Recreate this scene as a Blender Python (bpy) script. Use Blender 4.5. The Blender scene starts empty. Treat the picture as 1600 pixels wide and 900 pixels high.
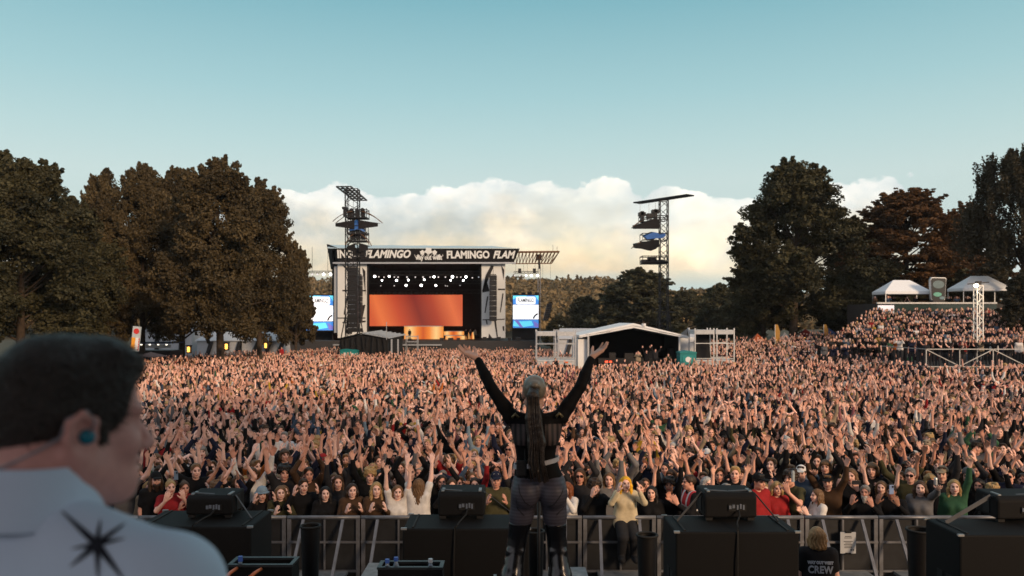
import bpy, bmesh, math, random
import numpy as np
from mathutils import Vector, Matrix
from mathutils.bvhtree import BVHTree

R = math.radians
sc = bpy.context.scene
col = sc.collection
random.seed(7)
rng = np.random.default_rng(11)

# ------------------------------------------------------------------ camera, sky, sun, exposure
F, HZ, CZ = 1244.4, 500.0, 4.7
cam = bpy.data.cameras.new('camera')
cam.lens = 28; cam.sensor_width = 36; cam.shift_y = 50 / 1600
cam.clip_start = 0.05; cam.clip_end = 6000
cam.dof.use_dof = True; cam.dof.focus_distance = 10.5; cam.dof.aperture_fstop = 2.6
co = bpy.data.objects.new('camera', cam); col.objects.link(co)
co.location = (0, 0, CZ); co.rotation_euler = (R(90), 0, 0)
sc.camera = co
sc.view_settings.view_transform = 'Standard'
sc.view_settings.look = 'None'
sc.view_settings.gamma = 1
sc.view_settings.use_curve_mapping = False
sc.view_settings.exposure = 0.0

HAZE = 0.00011                            # density of the air
SUN_AZ, SUN_EL = 142.0, 19.0            # clockwise from +Y (straight ahead), elevation
sdir = Vector((math.sin(R(SUN_AZ)) * math.cos(R(SUN_EL)), math.cos(R(SUN_AZ)) * math.cos(R(SUN_EL)), math.sin(R(SUN_EL))))
sl = bpy.data.lights.new('sun', 'SUN'); sl.energy = 3.4; sl.angle = R(12); sl.color = (1.0, .68, .42)
so = bpy.data.objects.new('sun', sl); col.objects.link(so)
so.rotation_euler = sdir.to_track_quat('Z', 'Y').to_euler(); so.location = sdir * 200

def N(nt, t, **kw):
    n = nt.nodes.new(t)
    for k, v in kw.items():
        if k in n.inputs.keys() if isinstance(k, str) else False: n.inputs[k].default_value = v
        else: setattr(n, k, v)
    return n
def math_n(nt, op, a=None, b=None, c=None, clamp=False):
    n = nt.nodes.new('ShaderNodeMath'); n.operation = op; n.use_clamp = clamp
    for i, x in enumerate((a, b, c)):
        if x is None: continue
        if isinstance(x, (int, float)): n.inputs[i].default_value = x
        else: nt.links.new(x, n.inputs[i])
    return n.outputs[0]
def mix_n(nt, fac, a, b, blend='MIX'):
    n = nt.nodes.new('ShaderNodeMix'); n.data_type = 'RGBA'; n.blend_type = blend; n.clamp_result = False
    for sock, x in ((n.inputs[0], fac), (n.inputs[6], a), (n.inputs[7], b)):
        if isinstance(x, (int, float)): sock.default_value = x
        elif isinstance(x, tuple): sock.default_value = (*x, 1) if len(x) == 3 else x
        else: nt.links.new(x, sock)
    return n.outputs[2]
def ramp_n(nt, fac, stops, interp='LINEAR'):
    n = nt.nodes.new('ShaderNodeValToRGB'); cr = n.color_ramp; cr.interpolation = interp
    while len(cr.elements) < len(stops): cr.elements.new(.5)
    for e, (p, c) in zip(cr.elements, stops):
        e.position = p; e.color = (*c, 1)
    nt.links.new(fac, n.inputs[0]); return n.outputs[0]

w = bpy.data.worlds.new('World'); sc.world = w; w.use_nodes = True
w.cycles.sampling_method = 'MANUAL'; w.cycles.sample_map_resolution = 256
nt = w.node_tree; nt.nodes.clear(); L = nt.links.new
sky = nt.nodes.new('ShaderNodeTexSky'); sky.sky_type = 'NISHITA'; sky.sun_disc = False
sky.sun_elevation = R(SUN_EL); sky.sun_rotation = R(SUN_AZ); sky.air_density = 1.1; sky.dust_density = 1.2; sky.ozone_density = 1.5
tc = nt.nodes.new('ShaderNodeTexCoord'); sep = nt.nodes.new('ShaderNodeSeparateXYZ'); L(tc.outputs['Generated'], sep.inputs[0])
dx, dy, dz = sep.outputs
hor = math_n(nt, 'SQRT', math_n(nt, 'ADD', math_n(nt, 'MULTIPLY', dx, dx), math_n(nt, 'MULTIPLY', dy, dy)))
tan_e = math_n(nt, 'DIVIDE', dz, math_n(nt, 'MAXIMUM', hor, 0.001))
az = math_n(nt, 'ARCTAN2', dx, dy)
# clear air: the Nishita sky carried towards the teal evening air of the place
air = ramp_n(nt, math_n(nt, 'MULTIPLY', tan_e, 1.0, clamp=True),
             [(0.0, (6.3, 7.3, 6.9)), (.17, (6.4, 7.9, 7.65)), (.217, (5.4, 7.45, 7.4)), (.281, (4.1, 6.65, 6.95)), (.40, (2.3, 5.05, 5.75)), (.60, (2.6, 4.6, 5.0)), (1.0, (4.6, 5.2, 5.7))])
back = math_n(nt, 'MULTIPLY', dy, -2.5, clamp=True)          # unseen sky behind the camera, brightened to light crowd, singer and shirt
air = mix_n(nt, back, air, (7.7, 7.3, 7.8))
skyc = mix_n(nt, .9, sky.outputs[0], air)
# cloud bank over the far hills
cv = nt.nodes.new('ShaderNodeCombineXYZ'); L(az, cv.inputs[0]); L(math_n(nt, 'MULTIPLY', tan_e, 1.35), cv.inputs[1])
def noise_n(scale, detail=6, rough=.55, seed=0.0, dist=0.0):
    mp = nt.nodes.new('ShaderNodeMapping'); mp.inputs['Location'].default_value = (seed, seed * .7, seed * .3); L(cv.outputs[0], mp.inputs[0])
    n = nt.nodes.new('ShaderNodeTexNoise'); n.inputs['Scale'].default_value = scale; n.inputs['Detail'].default_value = detail
    n.inputs['Roughness'].default_value = rough; n.inputs['Distortion'].default_value = dist; L(mp.outputs[0], n.inputs[0]); return n.outputs[0]
def billow_n(scale, seed, smooth=.35):
    mp = nt.nodes.new('ShaderNodeMapping'); mp.inputs['Location'].default_value = (seed, seed * .7, seed * .3); L(cv.outputs[0], mp.inputs[0])
    wob = nt.nodes.new('ShaderNodeTexNoise'); wob.inputs['Scale'].default_value = scale * 1.2; wob.inputs['Detail'].default_value = 3; L(mp.outputs[0], wob.inputs[0])
    mv = nt.nodes.new('ShaderNodeVectorMath'); mv.operation = 'MULTIPLY_ADD'; L(wob.outputs['Color'], mv.inputs[0]); mv.inputs[1].default_value = (.5 / scale,) * 3; L(mp.outputs[0], mv.inputs[2])
    n = nt.nodes.new('ShaderNodeTexVoronoi'); n.feature = 'F1'; n.inputs['Scale'].default_value = scale; n.inputs['Detail'].default_value = 0
    L(mv.outputs[0], n.inputs[0]); return n.outputs['Distance']
n1 = noise_n(5.0, 2, .5, 2.2); n2 = noise_n(38, 4, .6, 7.1); n3 = noise_n(11, 4, .55, 3.3); bl = billow_n(26, 4.4); bl2 = billow_n(11, 9.2)
# height of the bank against azimuth (tan of elevation)
azr = math_n(nt, 'MULTIPLY_ADD', az, .5, .5)
topc = ramp_n(nt, azr, [(0.0, (.10,) * 3), (.30, (.14,) * 3), (.36, (.160,) * 3), (.44, (.172,) * 3), (.50, (.186,) * 3), (.535, (.182,) * 3), (.60, (.166,) * 3),
                        (.655, (.148,) * 3), (.69, (.182,) * 3), (.72, (.176,) * 3), (.76, (.118,) * 3), (.80, (.04,) * 3), (1.0, (.0,) * 3)])
e = math_n(nt, 'SUBTRACT', topc, tan_e)
e = math_n(nt, 'ADD', e, math_n(nt, 'MULTIPLY', math_n(nt, 'SUBTRACT', n1, .5), .055))
e = math_n(nt, 'ADD', e, math_n(nt, 'MULTIPLY', math_n(nt, 'SUBTRACT', .42, bl), .032))
e = math_n(nt, 'ADD', e, math_n(nt, 'MULTIPLY', math_n(nt, 'SUBTRACT', .42, bl2), .038))
e = math_n(nt, 'ADD', e, math_n(nt, 'MULTIPLY', math_n(nt, 'SUBTRACT', n2, .5), .026))
mask = math_n(nt, 'MULTIPLY_ADD', e, 190.0, .25, clamp=True)
lowgap = math_n(nt, 'MULTIPLY_ADD', math_n(nt, 'SUBTRACT', tan_e, .048), 45.0, .35, clamp=True)
mask = math_n(nt, 'MULTIPLY', mask, lowgap)
depth = math_n(nt, 'MULTIPLY', e, 7.5, clamp=True)
body = ramp_n(nt, depth, [(0.0, (9.9, 10.1, 9.7)), (.14, (9.9, 10.0, 9.4)), (.36, (8.3, 8.1, 7.2)), (.66, (8.8, 7.8, 5.9)), (.85, (8.0, 6.7, 4.9)), (1.0, (6.6, 6.3, 5.6))])
lump = math_n(nt, 'ADD', math_n(nt, 'MULTIPLY', math_n(nt, 'SUBTRACT', n2, .5), .6), math_n(nt, 'MULTIPLY', math_n(nt, 'SUBTRACT', .36, bl2), .5))
lump = math_n(nt, 'ADD', lump, math_n(nt, 'MULTIPLY', math_n(nt, 'SUBTRACT', n3, .5), 2.5))
shade = ramp_n(nt, math_n(nt, 'ADD', lump, .5, clamp=True), [(.08, (.70, .77, .82)), (.36, (.86, .90, .92)), (.58, (1.02, 1.01, 1.0)), (.86, (1.26, 1.23, 1.17))])
cloud = mix_n(nt, .9, body, shade, 'MULTIPLY')
def glow(u, v, power, colr):
    d = Vector(((u - 800) / F, 1, (HZ - v) / F)).normalized()
    dt = nt.nodes.new('ShaderNodeVectorMath'); dt.operation = 'DOT_PRODUCT'; L(tc.outputs['Generated'], dt.inputs[0]); dt.inputs[1].default_value = d
    g = math_n(nt, 'POWER', math_n(nt, 'MAXIMUM', dt.outputs['Value'], 0.0), power)
    return mix_n(nt, g, (0, 0, 0), colr)
cloud = mix_n(nt, 1.0, cloud, glow(1092, 372, 700, (4.2, 3.4, 2.2)), 'ADD')
cloud = mix_n(nt, 1.0, cloud, glow(905, 375, 420, (2.4, 1.7, .6)), 'ADD')
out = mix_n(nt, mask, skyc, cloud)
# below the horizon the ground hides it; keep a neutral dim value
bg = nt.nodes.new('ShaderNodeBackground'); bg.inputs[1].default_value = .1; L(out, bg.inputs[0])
wo = nt.nodes.new('ShaderNodeOutputWorld'); L(bg.outputs[0], wo.inputs[0])

# ------------------------------------------------------------------ helpers
def P(u, v, Y): return Vector(((u - 800) * Y / F, Y, CZ - (v - HZ) * Y / F))
def sstep(a, b, x):
    t = np.clip((x - a) / (b - a), 0, 1); return t * t * (3 - 2 * t)
def gz(x, y):
    """height of the field: falls a little towards the far stage, rises to the right"""
    return -1.5 * np.clip((y - 16) / 100, 0, 1) + 3.2 * sstep(6, 46, x) * sstep(28, 86, y)

def tag(o, label=None, cat=None, group=None, kind=None):
    if label: o['label'] = label
    if cat: o['category'] = cat
    if group: o['group'] = group
    if kind: o['kind'] = kind
    return o
def empty(name, loc=(0, 0, 0), rz=0.0, label=None, cat=None, group=None):
    o = bpy.data.objects.new(name, None); col.objects.link(o); o.location = loc; o.rotation_euler = (0, 0, rz); o.empty_display_size = .2
    return tag(o, label, cat, group)
def link(name, me, parent=None, loc=None, rot=None):
    o = bpy.data.objects.new(name, me); col.objects.link(o)
    if parent is not None: o.parent = parent
    if loc is not None: o.location = loc
    if rot is not None: o.rotation_euler = rot
    return o
def copy_tree(o, parent=None):
    c = o.copy(); col.objects.link(c); c.parent = parent
    for ch in list(o.children): copy_tree(ch, c)
    return c

MATS = {}
def M(name, base, rough=.65, metal=0.0, var=.18, scale=6.0, bump=0.0, emit=0.0, coat=0.0, objcol=False, inst=None, sss=0.0, spec=.4):
    if name in MATS: return MATS[name]
    m = bpy.data.materials.new(name); m.use_nodes = True; t = m.node_tree; b = t.nodes['Principled BSDF']
    b.inputs['Roughness'].default_value = rough; b.inputs['Metallic'].default_value = metal; b.inputs['Specular IOR Level'].default_value = spec
    if coat: b.inputs['Coat Weight'].default_value = coat; b.inputs['Coat Roughness'].default_value = .12
    c = (*base, 1) if base else (1, 1, 1, 1)
    if emit:
        b.inputs['Emission Color'].default_value = c; b.inputs['Emission Strength'].default_value = emit
    src = None
    if objcol:
        oi = t.nodes.new('ShaderNodeObjectInfo'); src = oi.outputs['Color']
    elif inst:
        at = t.nodes.new('ShaderNodeAttribute'); at.attribute_type = 'INSTANCER'; at.attribute_name = inst; src = at.outputs['Color']
    if var or bump:
        co_ = t.nodes.new('ShaderNodeTexCoord'); nz = t.nodes.new('ShaderNodeTexNoise'); nz.inputs['Scale'].default_value = scale; nz.inputs['Detail'].default_value = 5
        t.links.new(co_.outputs['Object'], nz.inputs[0])
        f = t.nodes.new('ShaderNodeMapRange'); f.inputs[1].default_value = .25; f.inputs[2].default_value = .75; f.inputs[3].default_value = 1 - var; f.inputs[4].default_value = 1 + var
        t.links.new(nz.outputs[0], f.inputs[0])
        mx = t.nodes.new('ShaderNodeMix'); mx.data_type = 'RGBA'; mx.blend_type = 'MULTIPLY'; mx.inputs[0].default_value = 1
        if src: t.links.new(src, mx.inputs[6])
        else: mx.inputs[6].default_value = c
        t.links.new(f.outputs[0], mx.inputs[7]); t.links.new(mx.outputs[2], b.inputs['Base Color'])
        if bump:
            bp = t.nodes.new('ShaderNodeBump'); bp.inputs['Strength'].default_value = bump; bp.inputs['Distance'].default_value = .02
            t.links.new(nz.outputs[0], bp.inputs['Height']); t.links.new(bp.outputs[0], b.inputs['Normal'])
    elif src: t.links.new(src, b.inputs['Base Color'])
    else: b.inputs['Base Color'].default_value = c
    MATS[name] = m
    return m

class MB:
    """collects boxes, bars, tubes, discs and panels; build() links them as ONE mesh object"""
    def __init__(s): s.v = []; s.f = []; s.m = []; s.cm = 0
    def add(s, vs, fs):
        o = len(s.v); s.v += [tuple(v) for v in vs]; s.f += [tuple(o + i for i in f) for f in fs]; s.m += [s.cm] * len(fs); return s
    def box(s, c, d, rz=0.0, R_=None):
        c = Vector(c); h = Vector(d) / 2; M_ = R_ if R_ is not None else Matrix.Rotation(rz, 3, 'Z')
        vs = [c + M_ @ Vector((x * h.x, y * h.y, z * h.z)) for x in (-1, 1) for y in (-1, 1) for z in (-1, 1)]
        return s.add(vs, [(0, 1, 3, 2), (4, 6, 7, 5), (0, 4, 5, 1), (2, 3, 7, 6), (0, 2, 6, 4), (1, 5, 7, 3)])
    def bar(s, p, q, wd, hd=None, up=(0, 0, 1)):
        p, q = Vector(p), Vector(q); d = (q - p); L_ = d.length
        if L_ < 1e-6: return s
        d /= L_; u = Vector(up)
        if abs(d.dot(u)) > .98: u = Vector((0, 1, 0))
        x = d.cross(u).normalized(); z = x.cross(d).normalized()
        return s.box((p + q) / 2, (wd, L_, hd or wd), R_=Matrix((x, d, z)).transposed())
    def tube(s, pts, r, n=8, r2=None, cap=True):
        pts = [Vector(p) for p in pts]; k = len(pts); vs = []; fs = []
        for i, p in enumerate(pts):
            d = (pts[min(i + 1, k - 1)] - pts[max(i - 1, 0)]).normalized()
            u = Vector((0, 0, 1)) if abs(d.z) < .9 else Vector((0, 1, 0))
            x = d.cross(u).normalized(); y = x.cross(d).normalized()
            rr = r[i] if isinstance(r, (list, tuple)) else (r if r2 is None else r + (r2 - r) * i / max(k - 1, 1))
            vs += [p + (x * math.cos(a) + y * math.sin(a)) * rr for a in (2 * math.pi * j / n for j in range(n))]
        for i in range(k - 1):
            for j in range(n):
                a, b = i * n + j, i * n + (j + 1) % n; fs.append((a, a + n, b + n, b))
        if cap: fs += [tuple(range(n)), tuple(range((k - 1) * n, k * n))[::-1]]
        return s.add(vs, fs)
    def poly(s, pts, depth=None):
        """a flat polygon, or a slab pushed along DEPTH"""
        n = len(pts); pts = [Vector(p) for p in pts]
        if depth is None: return s.add(pts, [tuple(range(n))])
        d = Vector(depth)
        return s.add(pts + [p + d for p in pts], [tuple(range(n))[::-1], tuple(range(n, 2 * n))] + [(i, (i + 1) % n, n + (i + 1) % n, n + i) for i in range(n)])
    def truss(s, p, q, wd, step, r=.03, up=(0, 0, 1), faces=4):
        p, q = Vector(p), Vector(q); d = q - p; L_ = d.length; d /= L_; u = Vector(up)
        if abs(d.dot(u)) > .98: u = Vector((0, 1, 0))
        x = d.cross(u).normalized(); z = x.cross(d).normalized(); h = wd / 2
        cs = [(-h, -h), (h, -h), (h, h), (-h, h)]
        pt = lambda c, t: p + d * t + x * c[0] + z * c[1]
        for c in cs: s.bar(pt(c, 0), pt(c, L_), r * 2)
        k = max(1, round(L_ / step)); st = L_ / k
        for i in range(k):
            for j in range(4):
                a, b = cs[j], cs[(j + 1) % 4]
                if (i + j) % 2: a, b = b, a
                s.bar(pt(a, i * st), pt(b, (i + 1) * st), r * 1.2)
        for t in (0, L_):
            for j in range(4): s.bar(pt(cs[j], t), pt(cs[(j + 1) % 4], t), r * 1.5)
        return s
    def mesh(s, name, mats, smooth=False):
        me = bpy.data.meshes.new(name); me.from_pydata(s.v, [], s.f)
        for m in (mats if isinstance(mats, (list, tuple)) else [mats]): me.materials.append(m)
        if any(s.m): me.polygons.foreach_set('material_index', s.m)
        bm = bmesh.new(); bm.from_mesh(me); bmesh.ops.recalc_face_normals(bm, faces=bm.faces); bm.to_mesh(me); bm.free()
        if smooth: me.polygons.foreach_set('use_smooth', [True] * len(me.polygons))
        me.update(); return me
    def build(s, name, mats, parent=None, loc=None, rot=None, bevel=0.0, smooth=False):
        o = link(name, s.mesh(name, mats, smooth), parent, loc, rot)
        if bevel:
            b = o.modifiers.new('bevel', 'BEVEL'); b.width = bevel; b.segments = 2; b.limit_method = 'ANGLE'; b.angle_limit = R(40)
        return o
def grid_mesh(name, xs, ys, zf, mats):
    xs, ys = np.asarray(xs, float), np.asarray(ys, float); X, Y = np.meshgrid(xs, ys); Z = zf(X, Y)
    V = np.stack([X, Y, Z], -1).reshape(-1, 3); nx = len(xs); i, j = np.meshgrid(np.arange(nx - 1), np.arange(len(ys) - 1)); a = (j * nx + i).ravel()
    return mesh_np(name, V, np.stack([a, a + 1, a + nx + 1, a + nx], -1), mats)
def mesh_np(name, V, Q, mats, mi=None, smooth=True):
    me = bpy.data.meshes.new(name); V = np.asarray(V, np.float32); Q = np.asarray(Q, np.int32); k = Q.shape[1]
    me.vertices.add(len(V)); me.vertices.foreach_set('co', V.ravel())
    me.loops.add(Q.size); me.loops.foreach_set('vertex_index', Q.ravel())
    me.polygons.add(len(Q)); me.polygons.foreach_set('loop_start', np.arange(0, Q.size, k, dtype=np.int32))
    for m in (mats if isinstance(mats, (list, tuple)) else [mats]): me.materials.append(m)
    if mi is not None: me.polygons.foreach_set('material_index', np.asarray(mi, np.int32))
    me.update(calc_edges=True)
    if smooth: me.polygons.foreach_set('use_smooth', np.ones(len(Q), bool))
    return me
def lettering(name, body, size, m, parent, loc, rot=(R(90), 0, 0), shear=0.0, offset=0.0, extrude=.004, align='CENTER', sx=1.0, space=1.0):
    c = bpy.data.curves.new(name, 'FONT'); c.body = body; c.size = size; c.shear = shear; c.offset = offset; c.extrude = extrude
    c.align_x = align; c.align_y = 'CENTER'; c.space_character = space; c.resolution_u = 3
    tmp = bpy.data.objects.new(name, c); col.objects.link(tmp); bpy.context.view_layer.update()
    me = bpy.data.meshes.new_from_object(tmp.evaluated_get(bpy.context.evaluated_depsgraph_get())); bpy.data.objects.remove(tmp); bpy.data.curves.remove(c)
    me.materials.clear(); me.materials.append(m)
    o = link(name, me, parent, loc, rot); o.scale = (sx, 1, 1); return o

# ------------------------------------------------------------------ implicit surfaces for bodies and clothes
class Field:
    def __init__(s, lo, hi, h):
        s.lo = np.array(lo, float); s.h = h; s.n = np.ceil((np.array(hi, float) - s.lo) / h).astype(int) + 1
        s.d = np.full(s.n, 1.0, np.float32); s.l = np.zeros(s.n, np.int8)
        s.ax = [(s.lo[i] + h * np.arange(s.n[i])).astype(np.float32) for i in range(3)]
    def sub(s, lo, hi):
        a = np.clip(np.floor((np.asarray(lo) - s.lo) / s.h).astype(int), 0, s.n); b = np.clip(np.ceil((np.asarray(hi) - s.lo) / s.h).astype(int) + 1, 0, s.n)
        if (b <= a).any(): return None
        sl_ = tuple(slice(a[i], b[i]) for i in range(3))
        return sl_, s.ax[0][sl_[0]][:, None, None], s.ax[1][sl_[1]][None, :, None], s.ax[2][sl_[2]][None, None, :]
    def put(s, sl_, v, k, lab, mode):
        d = s.d[sl_]
        if mode == 'sub': v = -v; hh = np.clip(.5 + .5 * (v - d) / k, 0, 1); s.d[sl_] = d + (v - d) * hh + k * hh * (1 - hh); return
        s.l[sl_] = np.where(v < d, np.int8(lab), s.l[sl_])
        hh = np.clip(.5 + .5 * (d - v) / k, 0, 1); s.d[sl_] = d + (v - d) * hh - k * hh * (1 - hh)
    def cap(s, a, b, ra, rb=None, k=.02, lab=0, sy=1.0, mode='add'):
        a, b = np.asarray(a, float), np.asarray(b, float); rb = ra if rb is None else rb; r = max(ra, rb) + k + 2.5 * s.h
        g = s.sub(np.minimum(a, b) - r, np.maximum(a, b) + r)
        if g is None: return s
        sl_, X, Y, Z = g
        if sy != 1: yc = (a[1] + b[1]) / 2; Y = yc + (Y - yc) / sy; a = a * (1, 0, 1) + (0, yc + (a[1] - yc) / sy, 0); b = b * (1, 0, 1) + (0, yc + (b[1] - yc) / sy, 0)
        ab = b - a; L2 = max(float(ab @ ab), 1e-9)
        t = np.clip(((X - a[0]) * ab[0] + (Y - a[1]) * ab[1] + (Z - a[2]) * ab[2]) / L2, 0, 1)
        v = np.sqrt((X - a[0] - t * ab[0]) ** 2 + (Y - a[1] - t * ab[1]) ** 2 + (Z - a[2] - t * ab[2]) ** 2) - (ra + (rb - ra) * t)
        s.put(sl_, (v * min(1, sy)).astype(np.float32), k, lab, mode); return s
    def ell(s, c, r, k=.02, lab=0, Rm=None, mode='add'):
        c = np.asarray(c, float); r = np.asarray(r, float); m = (r.max() if Rm is not None else r) + k + 2.5 * s.h
        g = s.sub(c - m, c + m)
        if g is None: return s
        sl_, X, Y, Z = g; X, Y, Z = X - c[0], Y - c[1], Z - c[2]
        if Rm is not None:
            Rm = np.asarray(Rm); X, Y, Z = (Rm[0, i] * X + Rm[1, i] * Y + Rm[2, i] * Z for i in range(3))
        k0 = np.sqrt((X / r[0]) ** 2 + (Y / r[1]) ** 2 + (Z / r[2]) ** 2); k1 = np.sqrt((X / r[0] ** 2) ** 2 + (Y / r[1] ** 2) ** 2 + (Z / r[2] ** 2) ** 2)
        s.put(sl_, (k0 * (k0 - 1) / np.maximum(k1, 1e-6)).astype(np.float32), k, lab, mode); return s
    def chain(s, pts, rs, k=.015, lab=0):
        for i in range(len(pts) - 1): s.cap(pts[i], pts[i + 1], rs[i], rs[i + 1], k, lab)
        return s
    def clip(s, fn):
        X, Y, Z = s.ax[0][:, None, None], s.ax[1][None, :, None], s.ax[2][None, None, :]
        s.d = np.maximum(s.d, fn(X, Y, Z).astype(np.float32)); return s
    def nets(s):
        d = s.d; sg = d < 0; n = sg.shape
        offs = [(i, j, k) for i in (0, 1) for j in (0, 1) for k in (0, 1)]
        c = [sg[i:n[0] - 1 + i, j:n[1] - 1 + j, k:n[2] - 1 + k] for i, j, k in offs]
        al = c[0].copy(); an = c[0].copy()
        for x in c[1:]: al &= x; an |= x
        act = an & ~al; cells = np.argwhere(act); idx = np.full(act.shape, -1, np.int32); idx[act] = np.arange(len(cells), dtype=np.int32)
        val = {o: d[cells[:, 0] + o[0], cells[:, 1] + o[1], cells[:, 2] + o[2]] for o in offs}
        acc = np.zeros((len(cells), 3)); cnt = np.zeros(len(cells))
        for o in offs:
            for ax in range(3):
                if o[ax]: continue
                p = list(o); p[ax] = 1; va, vb = val[o], val[tuple(p)]; x = (va < 0) != (vb < 0)
                t = np.where(x, va / np.where(x, va - vb, 1), 0)
                for i in range(3): acc[:, i] += np.where(x, o[i] + (t if i == ax else 0), 0)
                cnt += x
        loc = cells + acc / np.maximum(cnt, 1)[:, None]; V = s.lo + s.h * loc
        gi = np.clip(np.round(loc).astype(int), 0, np.array(n) - 1); lab = s.l[gi[:, 0], gi[:, 1], gi[:, 2]]
        Q = []
        for ax in range(3):
            b, c_ = (ax + 1) % 3, (ax + 2) % 3
            lo = [slice(None)] * 3; hi = [slice(None)] * 3; lo[ax] = slice(0, -1); hi[ax] = slice(1, None)
            e_ = np.argwhere(sg[tuple(lo)] != sg[tuple(hi)])
            e_ = e_[(e_[:, b] > 0) & (e_[:, c_] > 0) & (e_[:, b] < n[b] - 1) & (e_[:, c_] < n[c_] - 1)]
            inside = sg[e_[:, 0], e_[:, 1], e_[:, 2]]
            def I(ob, oc):
                q = e_.copy(); q[:, b] -= ob; q[:, c_] -= oc; return idx[q[:, 0], q[:, 1], q[:, 2]]
            q = np.stack([I(1, 1), I(0, 1), I(0, 0), I(1, 0)], -1); q[~inside] = q[~inside][:, ::-1]; Q.append(q)
        Q = np.concatenate(Q); Q = Q[(Q >= 0).all(1)]
        return V, Q, lab
def rotz(a): c, s_ = math.cos(a), math.sin(a); return np.array([[c, -s_, 0], [s_, c, 0], [0, 0, 1]])
def unit(v): v = np.asarray(v, float); return v / np.linalg.norm(v)

# ------------------------------------------------------------------ people: poses, bodies, clothes, hair (local frame: stands at origin, looks along -Y)
HC = np.array((0, -.03, 1.605))                      # middle of the head
def pose_dirs(name):
    """upper arm, forearm, hand, palm normal for the side +X; mirrored for -X"""
    return {
        'clap_high': ((.42, -.40, .80), (-.52, -.15, .84), (-.12, -.18, 1), (-1, 0, .1)),
        'open_high': ((.45, -.30, .84), (.10, -.25, .95), (.22, -.30, .93), (-.35, -.9, -.1)),
        'wide': ((.75, -.25, .58), (.28, -.30, .90), (.42, -.40, .80), (-.2, -.9, .2)),
        'straight': ((.25, -.25, .93), (.02, -.22, .97), (.02, -.30, .95), (-.15, -1, 0)),
        'bent_over': ((.60, -.2, .74), (-.80, -.2, .52), (-.9, -.2, -.3), (-.3, 0, -1)),
        'clap_face': ((.42, -.72, -.30), (-.42, -.30, .86), (-.12, -.25, 1), (-1, .1, .1)),
        'clap_chest': ((.28, -.35, -.88), (-.40, -.72, .55), (-.18, -.45, .9), (-1, .1, .1)),
        'phone': ((.30, -.62, -.38), (-.42, -.55, .66), (-.25, -.25, .9), (-.4, .9, 0)),
        'down': ((.18, .02, -.98), (.02, -.28, -.95), (0, -.25, -.95), (-1, 0, 0)),
        'rail': ((.30, -.25, -.90), (-.34, -.90, -.10), (-.5, -.8, -.25), (-.2, 0, -1)),
        'reach': ((.30, -.70, .45), (.05, -.85, .42), (.1, -.9, .35), (0, -.3, 1)),
    }[name]
def skeleton(pose, sex, arm=1.0):
    S = []
    w = .172 if sex == 'm' else .152
    for s, pn in ((1, pose[0]), (-1, pose[1])):
        u, f, h, nrm = [unit(np.array(d) * (s, 1, 1)) for d in pose_dirs(pn)]
        lift = max(u[2], 0) * .055
        sh = np.array((s * (w - max(u[2], 0) * .02), .012, 1.405 + lift)); el = sh + u * .285 * arm; wr = el + f * .25 * arm
        S.append((s, sh, el, wr, h, nrm))
    return S
def hand(Fd, wr, h, nrm, s, g=1.0, k=.007, lab=0, curl=.25, spread=1.0, fat=1.0):
    """palm, four unequal bent fingers and a thumb that leaves the side of the palm"""
    h = unit(h); sd = unit(np.cross(h, nrm)) * s; nn = unit(np.cross(sd, h)) * s
    if nn @ nrm < 0: nn = -nn
    sd = -sd if (sd @ np.array((s, 0, 0))) > 0 and abs(nrm[1]) > .5 else sd      # thumbs towards the head when palms face forward
    for o, l, kn in ((-.030, .062, .088), (-.010, .074, .095), (.010, .080, .096), (.030, .073, .092)):
        o2 = o * spread
        a = wr + h * .015 * g + sd * o * .45 * g; b = wr + h * kn * g + sd * o * g
        c = b + unit(h + nn * curl + sd * o2 * 5) * l * .55 * g; e = c + unit(h + nn * curl * 2.6 + sd * o2 * 5) * l * .48 * g
        Fd.cap(a, b, .0155 * g * fat, .0125 * g * fat, .012 * g, lab); Fd.cap(b, c, .0095 * g * fat, .0088 * g * fat, k, lab); Fd.cap(c, e, .0086 * g * fat, .007 * g * fat, k, lab)
    a = wr + h * .025 * g + sd * .016 * g; b = wr + h * .058 * g + sd * .048 * g + nn * .012 * g; c = b + unit(h * .9 + sd * .55 + nn * .35) * .034 * g; e = c + unit(h + sd * .25 + nn * .4) * .028 * g
    Fd.cap(a, b, .0165 * g * fat, .0125 * g * fat, .012 * g, lab); Fd.cap(b, c, .0115 * g * fat, .0105 * g * fat, k, lab); Fd.cap(c, e, .0104 * g * fat, .008 * g * fat, k, lab)
def head(Fd, c, lab=0, g=1.0, detail=True):
    e = lambda o, r, k=.02, mode='add', l=lab: Fd.ell(c + np.array(o) * g, np.array(r) * g, k, l, mode=mode)
    e((0, .018, .028), (.074, .094, .086)); e((0, -.030, -.030), (.060, .060, .080), .03); e((0, -.052, -.088), (.032, .030, .026), .03)
    Fd.cap(c + np.array((-.045, -.01, -.07)) * g, c + np.array((.045, -.01, -.07)) * g, .020 * g, None, .03, lab)
    if detail:
        for s in (-1, 1):
            e((s * .031, -.098, .004), (.017, .016, .012), .012, 'sub'); e((s * .033, -.068, -.028), (.024, .022, .020), .02)
            e((s * .029, -.082, .026), (.026, .012, .008), .012); e((s * .074, .012, -.005), (.010, .020, .032), .008)
    Fd.cap(c + np.array((0, -.088, .008)) * g, c + np.array((0, -.108, -.026)) * g, .009 * g, .014 * g, .012, lab)
    if detail:
        e((0, -.088, -.056), (.024, .010, .008), .008); e((0, -.086, -.066), (.019, .010, .007), .008)
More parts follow.
